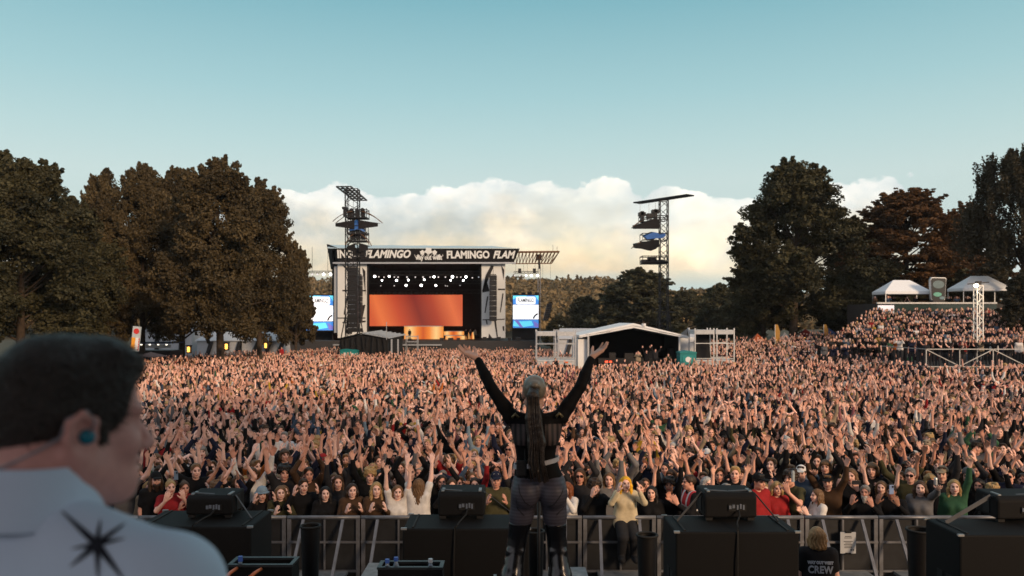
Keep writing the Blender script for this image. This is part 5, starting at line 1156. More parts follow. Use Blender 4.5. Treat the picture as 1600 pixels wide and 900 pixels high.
fill_box(S3, 1101, 1183, 772, 815, 8.5, 'front fill speaker on the stack beside the crew member', (1, -1))
fill_box(S4, 1559, 1640, 777, 817, 8.45, 'front fill speaker on the stack at the frame edge', (-1,))
def bin_(u, v0, rpx, Y, label):
    c = P(u, v0, Y); k = Y / F; t = empty('pit_bin', (c.x, Y, 0), 0, label, 'bin'); h = c.z; r1 = rpx * k
    n_ = 22; b = MB(); b.tube([(0, 0, .02), (0, 0, h)], [r1 * .62, r1], n_, cap=False); b.tube([(0, 0, .03), (0, 0, h)], [r1 * .60, r1 * .965], n_, cap=False); b.tube([(0, 0, .03), (0, 0, .05)], r1 * .6, n_); b.build('tub', M('black_bin_plastic', (.008, .008, .009), .4, var=.2, scale=20), t, smooth=True)
    b = MB(); ring = [(math.cos(a) * r1, math.sin(a) * r1, h) for a in [i * 2 * math.pi / 24 for i in range(25)]]; b.tube(ring, .018, 6, cap=False); b.build('rim', m_rub, t, smooth=True)
bin_(485, 822, 15, 11.5, 'tall black tapered bin between the left and centre speaker stacks'); bin_(1011, 836, 16, 11.3, 'tall black tapered bin before the yellow haired spectator'); bin_(1437, 828, 19, 11.3, 'tall black tapered bin between the notice and the right speaker stack'); bin_(836, 830, 14, 10.8, 'tall black bin seen between the singer\'s legs')
m_pit = M('pit_floor', (.028, .028, .03), .85, var=.35, scale=2)
b = MB(); b.box((1.5, 10.0, .012), (26, 7.4, .02)); tag(b.build('pit_floor', m_pit), kind='structure')
for u, v, wd, Y in ((672, 886, 56, 12.4), (888, 897, 60, 12.2), (590, 890, 40, 12.4)):
    c = P(u, v, Y); b = MB(); b.box((0, 0, -.03), (wd * Y / F, .7, .06)); b.box((-.2, 0, -c.z / 2 - .03), (.06, .6, c.z - .06)); b.box((.2, 0, -c.z / 2 - .03), (.06, .6, c.z - .06)); tag(b.build('security_step', m_step, loc=c), {672: 'pale metal step between barrier and the centre speaker stack', 888: 'pale metal step beneath the singer\'s right boot', 590: 'pale metal step half behind the open black crate'}[u], 'step')

# ------------------------------------------------------------------ the stage we stand on
DZ = 2.55
t = empty('performance_stage', (0, 0, 0), 0, 'dark stage the singer and the man stand on', 'stage')
b = MB(); b.box((0, -2.6, DZ - .15), (26, 17.6, .3)); b.build('deck', m_deck, t)
b = MB(); b.box((0, 6.15, (DZ - .3) / 2), (26, .06, DZ - .3)); b.build('front_skirt', m_cloth_b, t)
b = MB(); b.poly([(-15, -7, 11.4), (15, -7, 11.4), (15, 5.2, 12.2), (-15, 5.2, 12.2)], (0, 0, .35)); b.build('roof', m_cloth_b, t)
for x in (-14.5, 14.5):
    for y in (-6.6, 4.8): b = MB(); b.truss((x, y, DZ), (x, y, 11.4 + (.7 if y > 0 else 0)), .5, .8, .03); b.build('roof_tower', m_dark, t)
b = MB(); b.box((6.2, -11.2, 7.4), (17.6, .1, 9.6)); b.build('sun_blocking_drape', m_cloth_b, t)  # unseen drape added to block the sun, left side open for skylight
def crate(u0, u1, v, Y, Dp, H_, label, bottles):
    a, c = P(u0, v, Y), P(u1, v, Y); W_ = c.x - a.x; t = empty('open_crate', ((a.x + c.x) / 2, Y, DZ), 0, label, 'crate', 'open black crates on the stage edge'); z = a.z - DZ
    b = MB(); th = .018
    b.box((0, th / 2, z / 2), (W_, th, z)); b.box((0, Dp - th / 2, z / 2), (W_, th, z))
    for s in (-1, 1): b.box((s * (W_ / 2 - th / 2), Dp / 2, z / 2), (th, Dp - 2 * th - .004, z))
    b.box((0, Dp / 2, .012), (W_ - 2 * th - .004, Dp - 2 * th - .004, .02)); b.build('case', m_spk, t)
    b = MB(); zz_ = z + .004
    b.box((0, .012, zz_), (W_ + .01, .03, .018)); b.box((0, Dp - .012, zz_), (W_ + .01, .03, .018))
    for s in (-1, 1): b.box((s * (W_ / 2 - .01), Dp / 2, zz_), (.03, Dp - .06, .018))
    b.build('rim', M('edge_profile', (.05, .055, .06), .4, .6), t)
    b = MB(); b.box((0, Dp * .45, z * .55), (W_ - .06, .012, z * .8)); b.build('divider', m_spk, t)
    for x, y, col_, lb in bottles:
        bt = empty('water_bottle', ((a.x + c.x) / 2 + x, Y + y, DZ + .03), 0, lb, 'bottle'); hh = z + .03
        b = MB(); b.tube([(0, 0, 0), (0, 0, hh * .72), (0, 0, hh * .86), (0, 0, hh * .9)], [.031, .031, .014, .013], 12); b.build('bottle_body', M('bottle_plastic', (.20, .26, .34), .15, var=0), bt, smooth=True)
        b = MB(); b.tube([(0, 0, hh * .9), (0, 0, hh)], .017, 10); b.build('cap', M('cap_%s' % col_[0], col_[1], .4, var=0), bt)
bl_, wh_ = ('blue', (.06, .14, .5)), ('white', (.6, .62, .66))
crate(590, 691, 889, 6.05, .17, .24, 'open black crate with bottles on the stage edge below the centre stack', [(-.18, .05, bl_, 'blue capped bottle leftmost in the crate below the centre stack'), (-.12, .10, bl_, 'blue capped bottle second in the crate below the centre stack'), (.15, .06, wh_, 'pale capped bottle rightmost in the crate below the centre stack')])
crate(356, 456, 885, 5.85, .20, .24, 'open black crate with orange trimmed cables by the man\'s sleeve', [(-.16, .05, bl_, 'blue capped bottle in the crate by the man\'s sleeve')])
for i, (u0, v0, u1, v1) in enumerate(((352, 902, 370, 888), (390, 902, 408, 889))):
    b = MB(); b.tube([P(u0, v0, 5.55), P((u0 + u1) / 2, (v0 + v1) / 2 - 1, 5.7), P(u1, v1, 5.84)], .012, 8); tag(b.build('orange_cable', M('orange_cable_jacket', (.75, .17, .05), .5, var=.1), smooth=True), ['orange cable end resting in the crate, nearer the man', 'orange cable end resting in the crate, farther from the man'][i], 'cable')
# microphone stand before the singer
t = empty('microphone_stand', (P(842, 0, 5.75).x, 5.75, DZ), 0, 'slim black microphone stand seen between the singer\'s legs', 'microphone stand')
b = MB(); b.tube([(0, 0, 0), (0, 0, .03)], .14, 20); b.build('base', m_dark, t); b = MB(); b.tube([(0, 0, .03), (0, 0, .95)], .012, 8); b.tube([(0, 0, .95), (0, 0, 1.42)], .009, 8); b.build('pole', m_dark, t, smooth=True)
b = MB(); b.tube([(0, 0, .9), (0, 0, .98)], .02, 8); b.build('clutch', m_black, t)
t = empty('microphone', (P(842, 0, 5.75).x, 5.75, DZ + 1.43), 0, 'microphone on its stand hidden before the singer\'s chest', 'microphone'); b = MB(); b.tube([(0, .05, 0), (0, -.12, .06)], [.012, .018], 10); b.build('grip', m_dark, t); b = MB(); b.tube([(0, -.12, .06), (0, -.14, .067), (0, -.165, .076), (0, -.175, .08)], [.019, .026, .022, .008], 12); b.build('grille', m_steel, t, smooth=True)

# ------------------------------------------------------------------ the crowd: the nearest people one by one
used = set()
ROWY = [14.32, 14.95, 15.5, 16.05, 16.6, 17.15, 17.7, 18.3, 18.9, 19.5, 20.1]
C_, H_ = TOPC, HAIRC
def face_to(x, y): return math.atan2(x - .2, y - 5) * -1
def spec(u, v, Y, pose, sex, hair, hc, tc_, long, label, skin=0, turn=0.0, **k):
    p = P(u, v, Y); z = float(gz(p.x, Y)); top = 1.725 + (.06 if hair == 'curly' else 0) + (.05 if k.get('hat') in ('bucket', 'beanie') else 0)
    s = (p.z - z) / top; s = min(max(s, .88), 1.14)
    if k.get('hat'): k['hatc'] = C_.get(k['hatc'], k['hatc'])
    if k.get('beard'): k['beard'] = H_[k['beard']]
    taken.append((p.x, Y))
    return make_person(p.x, Y, z, face_to(p.x, Y) + turn, s, pose, sex, hair, H_[hc], C_[tc_], long, SKINS[skin], label, 'crowd nearest the stage', **k)
taken = []
FR = [
 (232, 752, 14.9, 'down', 'f', 'long', 'blonde', 'beige', True, 'blonde spectator half hidden behind the man\'s chin'),
 (243, 738, 14.5, 'down', 'm', 'long', 'brown', 'black', False, 'long haired bearded spectator in black cap and black printed t-shirt', 1, 0, dict(hat='cap', hatc='black', beard='dark brown')),
 (266, 750, 14.4, 'phone', 'f', 'bun', 'blonde', 'red', False, 'blonde spectator in red top holding up a phone'),
 (288, 752, 14.6, 'clap_chest', 'f', 'bun', 'brown', 'red', True, 'dark haired spectator in red top beside the phone holder', 4),
 (306, 716, 15.2, 'one_wide', 'm', 'buzz', 'light brown', 'black', False, 'crop haired spectator in black raising one arm, behind the phone holder'),
 (338, 748, 14.5, 'clap_face', 'm', 'curly', 'light brown', 'grey', True, 'curly haired spectator with hands before the face, by the left front fill'),
 (372, 742, 14.7, 'clap_high', 'f', 'long', 'brown', 'black', False, 'spectator in black clapping high behind the left front fill'),
 (409, 757, 14.32, 'clap_face', 'f', 'long', 'brown', 'black', True, 'spectator in pink and blue bucket hat covering the mouth', 0, 0, dict(hat='bucket', hatc='light blue')),
 (438, 759, 14.32, 'clap_chest', 'f', 'long', 'light brown', 'olive', True, 'laughing spectator in olive jacket clapping at the rail', 2),
 (444, 722, 15.1, 'open_high', 'm', 'curly', 'black', 'charcoal', False, 'dark curly haired spectator with both arms up, moustached', 1),
 (474, 748, 14.5, 'clap_face', 'm', 'short', 'dark brown', 'black', True, 'dark haired spectator in open black jacket clapping at face height'),
 (482, 730, 15.2, 'clap_high', 'm', 'buzz', 'dark brown', 'brown', True, 'balding spectator clapping overhead behind the dark haired one', 4),
 (508, 760, 14.3, 'rail', 'f', 'long', 'black', 'black', True, 'black haired spectator in black, arms hanging over the rail', 2),
 (528, 743, 15.0, 'straight', 'f', 'long', 'brown', 'charcoal', True, 'brown haired spectator in charcoal standing between two black jackets', 0),
 (550, 755, 14.32, 'clap_chest', 'f', 'bob', 'dark brown', 'brown', True, 'spectator in brown leather jacket clapping, head tipped up', 5),
 (578, 727, 15.1, 'open_high', 'm', 'curly', 'blonde', 'black', True, 'blond wavy haired spectator in black jacket, arms raised', 3),
 (588, 753, 14.32, 'clap_chest', 'f', 'long', 'blonde', 'brown', True, 'blonde spectator in dark brown jacket clapping at the rail', 2),
 (621, 758, 14.32, 'straight', 'f', 'bob', 'light brown', 'white', False, 'spectator in loose white shirt stretching both arms up at the rail', 2),
 (641, 726, 15.1, 'clap_high', 'm', 'short', 'dark brown', 'black', True, 'dark haired spectator in black behind the two white tops', 0),
 (654, 748, 14.34, 'straight', 'f', 'long', 'light brown', 'white', False, 'spectator in white crop top turned away, arms up', 5, math.pi * .93),
 (690, 742, 14.9, 'clap_high', 'f', 'bob', 'dark brown', 'black', True, 'dark bobbed spectator behind the centre front fill', 1),
 (706, 748, 14.6, 'clap_face', 'f', 'bun', 'brown', 'black', True, 'spectator with hair tied up behind the centre front fill', 0),
 (742, 746, 14.8, 'one_up', 'f', 'long', 'dark brown', 'red', True, 'spectator in red with one arm up behind the centre front fill', 5),
 (775, 738, 14.4, 'clap_chest', 'm', 'buzz', 'grey', 'olive', True, 'older spectator in navy cap and olive jacket with backpack straps', 4, 0, dict(hat='cap', hatc='navy')),
 (886, 753, 14.32, 'clap_face', 'f', 'long', 'red', 'white', True, 'spectator in fluffy white knit clapping beside the singer\'s hip', 2, -.6),
 (929, 745, 14.35, 'clap_face', 'm', 'curly', 'dark brown', 'black', True, 'bearded spectator in black jacket over white tee, hand at mouth', 0, .5, dict(beard='dark brown')),
 (906, 732, 14.95, 'clap_high', 'm', 'long', 'brown', 'charcoal', True, 'long haired spectator in glasses clapping behind the white knit', 4, 0, dict(glasses=True)),
 (952, 738, 14.9, 'straight', 'f', 'long', 'light brown', 'grey', True, 'spectator in grey just behind the yellow haired one', 0),
 (968, 713, 15.5, 'clap_high', 'm', 'curly', 'blonde', 'grey', True, 'blond curly haired spectator clapping two rows behind the yellow hair', 3),
 (1018, 759, 14.32, 'down', 'f', 'long', 'black', 'black', True, 'smiling dark haired spectator in black beside the yellow haired one', 0),
 (1046, 742, 14.8, 'straight', 'f', 'curly', 'black', 'black', True, 'black curly haired spectator in black reaching up with both hands', 6),
 (1104, 745, 14.7, 'down', 'f', 'bob', 'white', 'black', True, 'white haired spectator in black behind the right front fill', 2, .7),
 (1125, 731, 15.1, 'down', 'm', 'short', 'brown', 'black', True, 'brown haired spectator in black looking down, near the white hair', 4),
 (1149, 722, 14.9, 'down', 'm', 'short', 'blonde', 'black', True, 'blond short haired spectator in black above the right front fill', 3),
 (1213, 752, 14.4, 'down', 'f', 'bob', 'blonde', 'red', True, 'blonde spectator in red top right of the right front fill', 3, .5),
 (1236, 730, 14.6, 'phone', 'm', 'curly', 'dark brown', 'olive', False, 'dark haired spectator in olive holding up a clear bottle', 1, -.4),
 (1252, 728, 15.2, 'reach', 'm', 'short', 'dark brown', 'denim blue', True, 'spectator in white cap and denim reaching one hand out', 0, 0, dict(hat='cap', hatc='white')),
 (1278, 764, 14.2, 'clap_chest', 'f', 'long', 'light brown', 'white', True, 'long haired spectator in white hooded top leaning over the rail', 2, -.9),
 (1290, 714, 15.6, 'clap_high', 'f', 'fringe', 'light brown', 'black', True, 'spectator with light fringe clapping high above the white hooded top', 3),
 (1277, 692, 16.2, 'one_up', 'm', 'short', 'dark brown', 'white', True, 'dark quiffed spectator in white shirt and dark jacket', 0),
 (1294, 742, 14.6, 'open_high', 'm', 'short', 'light brown', 'brown', True, 'spectator in dark cap and orange flowered shirt, mouth open', 0, 0, dict(hat='cap', hatc='black')),
 (1330, 732, 14.9, 'phone', 'f', 'long', 'light brown', 'black', True, 'light haired spectator in black filming with a dark phone', 0),
 (1352, 758, 14.32, 'phone', 'm', 'buzz', 'grey', 'black', True, 'white bearded spectator in black at the rail below the dark phone', 4, 0, dict(beard='white')),
 (1363, 716, 15.3, 'one_wide', 'm', 'fringe', 'light brown', 'black', True, 'fair shaggy haired spectator in black jacket over white shirt', 3),
 (1393, 757, 14.35, 'phone', 'm', 'short', 'dark brown', 'black', True, 'spectator in dark top holding a blue phone upright', 6),
 (1423, 731, 14.9, 'one_wide', 'm', 'buzz', 'grey', 'olive', True, 'balding spectator in glasses and olive shirt, one arm up', 3, 0, dict(glasses=True)),
 (1438, 751, 14.32, 'reach', 'f', 'long', 'brown', 'grey', True, 'long brown haired spectator in grey sweater stretching a hand over the rail', 2, .2),
 (1473, 729, 14.9, 'one_up', 'm', 'short', 'brown', 'charcoal', True, 'spectator in beige peaked cap holding a drink can', 0, 0, dict(hat='cap', hatc='beige')),
 (1491, 749, 14.35, 'one_up', 'f', 'long', 'blonde', 'green', True, 'blonde spectator in green sweater raising one arm', 2, .3),
 (1513, 728, 15.0, 'clap_high', 'f', 'long', 'brown', 'charcoal', True, 'spectator in pale grey beanie clapping high', 0, 0, dict(hat='beanie', hatc='grey')),
 (1530, 748, 14.7, 'down', 'f', 'long', 'black', 'black', True, 'dark haired spectator in black between green sweater and curly blonde', 4),
 (1551, 752, 14.4, 'clap_chest', 'f', 'curly', 'blonde', 'black', True, 'curly blonde spectator in black by the front fill at the frame edge', 5, 0, dict(glasses=True)),
 (1577, 733, 14.9, 'clap_chest', 'm', 'short', 'dark brown', 'navy', True, 'dark haired spectator in sunglasses and navy shirt', 1, 0, dict(glasses=True)),
]
for f in FR:
    f = list(f) + [0, 0.0, {}][len(f) - 10:]; spec(*f[:10], f[10], f[11], **f[12])
# things they hold
def held(name, label, cat, loc, size, m_, rz=0.0, tilt=0.0, round_=False):
    t = empty(name, loc, rz, label, cat); b = MB()
    if round_: b.tube([(0, 0, -size[2] / 2), (0, 0, size[2] * .3), (0, 0, size[2] / 2)], [size[0] / 2, size[0] / 2, size[0] * .38], 10)
    else: b.box((0, 0, 0), size)
    b.build('body' if not round_ else 'container', m_, t, bevel=.006 if not round_ else 0)
    if not round_: b = MB(); b.box((size[0] * .24, -size[1] / 2 - .004, size[2] * .32), (size[0] * .3, .006, size[2] * .22)); b.build('camera_bump', m_black, t)
held('phone', 'pale blue phone held up by the blonde spectator in red', 'phone', P(275, 743, 13.98), (.075, .01, .155), M('phone_back_blue', (.16, .22, .30), .3))
held('phone', 'dark phone held sideways by the light haired spectator in black', 'phone', P(1338, 754, 14.05), (.155, .01, .075), M('phone_back_dark', (.03, .03, .035), .25))
held('phone', 'blue phone held upright by the dark spectator at the rail', 'phone', P(1393, 765, 13.9), (.08, .01, .16), M('phone_back_light', (.24, .34, .55), .3))
held('bottle', 'clear bottle held up by the spectator in olive', 'bottle', P(1239, 744, 14.15), (.06, .06, .2), M('clear_plastic', (.35, .40, .42), .1), round_=True)
held('drink_can', 'silver drink can raised by the spectator in the beige cap', 'can', P(1462, 752, 14.3), (.065, .065, .13), m_alu, round_=True)
# yellow haired spectator sitting up on the rail
def sitting():
    o = P(978, 746, 13.80); z = o.z - 1.715
    me = body_mesh(POSES['clap_face'][0], 'f', [m_skin, m_eye, m_lip], sit=True)
    p = link('person', me, None, (o.x, 13.86, z), (0, 0, .05)); p.color = (*SKINS[2], 1); tag(p, 'spectator in cream jacket with bright yellow hair, sitting up on the rail', 'person', 'crowd nearest the stage')
    a = link('top', proto_top('clap_face', 'f', True), p); a.color = (.50, .43, .29, 1); a = link('hair', shared(('hair', 'long'), lambda: hair_mesh('long', m_hair)), p); a.color = (.70, .38, .015, 1)
    Fd = Field((-.35, -.5, .2), (.35, .3, 1.1), .013); sit_legs(Fd, .022); Fd.cap((-.075, .01, .93), (.075, .01, .93), .128, None, .04, 0, .8); V, Q, _ = Fd.nets(); link('trousers', mesh_np('trousers', V, Q, [m_trous]), p)
sitting()
# security people between rail and crowd: red vest, red shirt
gv = spec(1079, 742, 14.25, 'clap_chest', 'm', 'buzz', 'dark brown', 'black', True, 'security person in red vest with white bands bending to the rail', 4, -1.1)
b = MB()
vest = shared('vest', lambda: None)
def vest_mesh():
    Fd = Field((-.4, -.35, .78), (.4, .35, 1.55), .012); torso(Fd, 'm', .034); Fd.cap((-.14, .012, 1.40), (.14, .012, 1.40), .075, None, .03)
    Fd.ell((0, -.03, 1.50), (.075, .085, .09), .012, mode='sub')
    for s in (-1, 1): Fd.ell((s * .245, 0, 1.36), (.07, .12, .12), .02, mode='sub')
    Fd.clip(lambda X, Y, Z: .86 - Z + 0 * X + 0 * Y); V, Q, _ = Fd.nets(); c = V[Q].mean(1); band = (np.abs(c[:, 2] - 1.02) < .035) | (np.abs(c[:, 2] - 1.22) < .035) | ((np.abs(np.abs(c[:, 0]) - .10) < .025) & (c[:, 2] > 1.2))
    return mesh_np('safety_vest', V, Q, [M('red_vest_cloth', (.48, .02, .03), .7), M('reflective_band', (.62, .62, .64), .45)], band.astype(np.int32))
link('safety_vest', vest_mesh(), gv)
spec(1184, 734, 14.15, 'down', 'm', 'short', 'black', 'red', True, 'security person in red shirt and black cap beside the right front fill', 4, .9, hat='cap', hatc='black')
# crew member standing in the pit
cw = make_person(P(1277, 0, 10.6).x, 10.6, (CZ - (822 - HZ) * 10.6 / F) - 1.74 * 1.06, math.pi * .96, 1.06, 'down', 'm', 'bob', (.34, .20, .09), (.012, .012, .014), False, SKINS[0], 'crew member in black printed t-shirt standing in the pit, back turned', None)
Lz = lambda txt, size, z, w_: lettering('lettering', txt, size, M('shirt_print', (.52, .55, .62), .8, var=.1), cw, (0, .155, z), rot=(R(90), 0, math.pi), offset=.004, extrude=.003, space=1.05)
l1 = Lz('WAY OUT WEST', .045, 1.325, .3); l2 = Lz('CREW', .125, 1.235, .3)
bpy.context.view_layer.update()
for l, wd in ((l1, .31), (l2, .30)): l.scale = (wd / max(l.dimensions.x / 1.06, .01), 1, 1)
b = MB(); hh_ = cw.location.z; b.box((0, 0, hh_ / 2), (.7, .6, max(hh_, .05) - .01)); tag(b.build('foot_platform', m_step, loc=(cw.location.x, 10.6, 0)), 'low metal platform the crew member stands on', 'platform')

# the rest of the nearest rows
row_name = ['first', 'second', 'third', 'fourth', 'fifth', 'sixth', 'seventh', 'eighth', 'ninth', 'tenth', 'eleventh']
pr = random.Random(21); pl_names = list(POSES); pw = {'clap_high': 24, 'open_high': 22, 'wide': 9, 'straight': 12, 'one_up': 5, 'one_wide': 5, 'bent_over': 3, 'clap_face': 12, 'clap_chest': 3, 'phone': 2, 'down': 3, 'rail': 0, 'reach': 2}
hair_words = {'short': 'short', 'curly': 'curly', 'bob': 'bobbed', 'long': 'long', 'fringe': 'fringed', 'bun': 'tied-up', 'tail': 'ponytailed', 'buzz': 'cropped'}
count = len(taken)
NEAR_MAX = 300
for ri, Y in enumerate(ROWY):
    half = 806 / F * Y; x = -half + 130 / F * Y
    x = P(215, 0, Y).x + pr.uniform(0, .5)
    while x < half + .1 and count < NEAR_MAX:
        px, py = x + pr.uniform(-.10, .10), Y + pr.uniform(-.2, .2); x += pr.uniform(.44, .64)
        if any((px - a) ** 2 + ((py - b_) * 1.2) ** 2 < .37 ** 2 for a, b_ in taken) or (abs(px - 2.0) < .35 and py < 14.6): continue
        if py < 14.25: py = 14.3
        for _ in range(60):
            sex = pr.choice('mf'); pose = pr.choices(pl_names, [pw[k] for k in pl_names])[0]
            hair = pr.choice(('short', 'short', 'short', 'curly', 'fringe', 'buzz') if sex == 'm' else ('long', 'long', 'bob', 'bun', 'tail', 'fringe'))
            hc = pr.choices(list(HAIRC), [.2, .22, .2, .16, .1, .04, .05, .03])[0]; tc_ = pr.choices(list(TOPC), TOPW)[0]; long = pr.random() < (.45 if ri else .6)
            hat = pr.choice(('cap', 'beanie', 'bucket')) if pr.random() < .09 else None; hatn = pr.choice(('black', 'white', 'navy', 'beige', 'red', 'olive')) if hat else None; gl = pr.random() < .12
            lab = f"spectator in {tc_} {'top' if long else 't-shirt'}, {hc} {hair_words[hair]} hair"
            ex = (f", {hatn} {hat if hat != 'bucket' else 'bucket hat'}" if hat else '') + (', sunglasses' if gl else ''); lab2 = f"{lab}{ex}, {POSES[pose][1]}, {row_name[ri]} row"
            if len(lab2.replace('-', ' ').split()) <= 16 and lab2 not in used: break
        used.add(lab2); taken.append((px, py)); s = pr.gauss(1.0, .05) * (1.035 if sex == 'm' else .965); s = min(max(s, .9), 1.12)
        make_person(px, py, float(gz(px, py)), face_to(px, py) + pr.gauss(0, .28), s, pose, sex, hair, HAIRC[hc], TOPC[tc_], long, SKINS[pr.choices(range(8), SKW)[0]], lab2, 'crowd nearest the stage', hat=hat, hatc=C_[hatn] if hat else None, glasses=gl,
                    beard=HAIRC[hc] if sex == 'm' and pr.random() < .2 else None, tilt=R(pr.uniform(-4, 4)))
        count += 1; last_row = Y

# ------------------------------------------------------------------ the rest of the crowd: one mass of figures set out with a node group
ms_i = M('crowd_skin', None, .55, var=0, inst='skin', spec=.3); mt_i = M('crowd_top', None, .85, var=0, inst='top', spec=.2); mh_i = M('crowd_hair', None, .6, var=0, inst='hair', spec=.3); mp_i = M('crowd_trousers', (.02, .021, .026), .85, var=0)
def crowd_figure(pose, sex, hair, long, h, fat, hat=False):
    S = skeleton(POSES[pose][0], sex); Fd = Field(*bounds(S, .09, -.03), h); torso(Fd, sex, .014, 1)
    for s in (-1, 1): Fd.cap((s * .088, .01, .92), (s * .10, .02, .05), .09, .05, .03, 3)
    neck(Fd); head(Fd, HC, 0, 1.03, h < .02)
    for s, sh, el, wr, hd, nrm in S:
        Fd.cap(sh - (s * .05, 0, .02), sh, .062, .062, .03, 1); Fd.cap(sh, el if long else sh + (el - sh) * .6, .060, .052, .03, 1)
        if long: Fd.cap(el, wr - unit(wr - el) * .04, .05, .038, .02, 1)
        else: Fd.cap(sh + (el - sh) * .6, el, .045, .042, .02)
        Fd.cap(el, wr, .042 * fat if not long else .02, .029 * fat, .012); hand(Fd, wr, hd, nrm, s, 1.12, lab=0, fat=fat)
    d0 = Fd.d.copy(); l0 = Fd.l.copy(); X, Y, Z = Fd.ax[0][:, None, None], Fd.ax[1][None, :, None], Fd.ax[2][None, None, :]
    if hair != 'bald':
        G = Field.__new__(Field); G.lo, G.h, G.n, G.ax = Fd.lo, Fd.h, Fd.n, Fd.ax; G.d = np.full(Fd.n, 1.0, np.float32); G.l = np.zeros(Fd.n, np.int8); hair_field(hair, G, HC, 2)
        if hat: G.ell(HC + (0, -.10, .055), (.07, .08, .02), .01, 2)
        x, y, z = X - HC[0], Y - HC[1], Z - HC[2]; lowz = -.05 if hair in ('short', 'curly', 'buzz', 'bun', 'tail') else -.5
        f_ = np.where(y < 0, (1 - np.sqrt((x / .062) ** 2 + ((z + .02) / .098) ** 2)) * .055, -1.0)
        line = f_ if lowz < -.2 else np.maximum(f_, (np.interp(y, [-.12, -.045, -.02, .012, .02, .05], [.04, .02, -.012, -.018, .0, lowz]) - z) + 0 * x)
        if hat: line = np.minimum(line, .04 - z)
        G.d = np.maximum(G.d, (line * .9 + 0 * x).astype(np.float32)); m_ = G.d < Fd.d; Fd.l[m_] = 2; Fd.d = np.minimum(Fd.d, G.d)
    V, Q, lab = Fd.nets(); mi = lab[Q[:, 0]].astype(np.int32); c = V[Q].mean(1) - HC
    if h < .03:
        eye = (np.minimum(((c[:, 0] - .031) / .02) ** 2, ((c[:, 0] + .031) / .02) ** 2) + ((c[:, 2] - .008) / .014) ** 2 < 1) & (c[:, 1] < -.055) & (mi == 0); mi[eye] = 4
    return mesh_np('crowd_figure', V, Q, [ms_i, mt_i, mh_i, mp_i, m_eye], mi)
coll = bpy.data.collections.new('crowd_figures')
def add_fig(i, me): o = bpy.data.objects.new('crowd_figure_%03d' % i, me); coll.objects.link(o)
fr = random.Random(5); figs = []; up = ['clap_high', 'open_high', 'wide', 'straight', 'clap_high', 'open_high', 'clap_face', 'straight', 'bent_over', 'one_up', 'wide', 'clap_face', 'one_wide', 'down', 'clap_chest', 'phone', 'open_high', 'clap_high', 'straight', 'down', 'down', 'clap_chest']
hairs_m, hairs_f = ['short', 'curly', 'short', 'buzz', 'fringe'], ['long', 'bob', 'bun', 'tail', 'long']
for lod, (h, fat) in enumerate(((.0155, 1.0), (.025, 1.25))):
    for i, po in enumerate(up):
        sex = 'mf'[i % 2]; figs.append((lod, po)); add_fig(len(figs) - 1, crowd_figure(po, sex, (hairs_m if sex == 'm' else hairs_f)[(i // 2) % 5], (i * 7) % 5 < 3, h, fat, hat=i in (5, 10, 19)))
NF = len(up); raised = list(range(NF - 3)); calm = [i for i, p_ in enumerate(up) if p_ in ('down', 'clap_chest', 'phone', 'clap_face')]
pts, pid, rots, scl = [], [], [], []
cr = np.random.default_rng(77)
def blocked(x, y):
    a = x / y * F + 800
    if 64 < y < 78 and 898 < a < 1090: return True                 # mixing tent
    if 63.5 < y < 69 and 835 < a < 902 or 63.5 < y < 69 and 1060 < a < 1152: return True
    if 96 < y < 104.5 and 524 < a < 634: return True
    if 95.5 < y < 105 and (530 < a < 575): return True
    if 103 < y < 107.5 and 1018 < a < 1056: return True
    if 107 < y < 109.5 and 634 < a < 654: return True
    if 49.6 < y < 58.4 and x > 25.6: return True                   # platform and grandstand have their own
    if y > 59.6 and x > GX0 - .4 + (36.6 - GX0) * min(1, (y - GY0) / (GY1 - GY0)): return True
    return False
y = last_row + .6
while y < 121:
    sp = .56 + .0042 * (y - 20); xl = P(-220, 0, y).x if y < 60 else P(np.interp(y, [60, 75, 90, 121], [-60, 120, 300, 440]), 0, y).x; xr = P(1640 if y < 59.6 else np.interp(y, [59.6, 85, 92, 121], [1640, 1330, 1190, 850]), 0, y).x
    x = xl + cr.uniform(0, sp)
    while x < xr:
        px, py = x + cr.uniform(-.18, .18), y + cr.uniform(-.26, .26)
        if not blocked(px, py): pts.append((px, py, float(gz(px, py)))); far = py > 42; pid.append((NF if far else 0) + int(cr.choice(raised if cr.uniform() < (.80 if py < 36 else (.58 if py < 60 else .42)) else calm))); rots.append((cr.normal(0, .06), 0, -math.atan2(px, py) + cr.normal(0, .35))); scl.append(np.clip(cr.normal(1.0, .06), .86, 1.15))
        x += sp * cr.uniform(.8, 1.25)
    y += sp * 1.02
# the part of the near rows that the man hides
for Y in ROWY:
    x = -11.5 * Y / 14
    while x < P(205, 0, Y).x:
        pts.append((x + cr.uniform(-.1, .1), Y + cr.uniform(-.15, .15), 0.0)); pid.append(int(cr.choice(raised))); rots.append((0, 0, .4 + cr.normal(0, .3))); scl.append(cr.normal(1, .05)); x += cr.uniform(.5, .75)
near_n = len(pts)
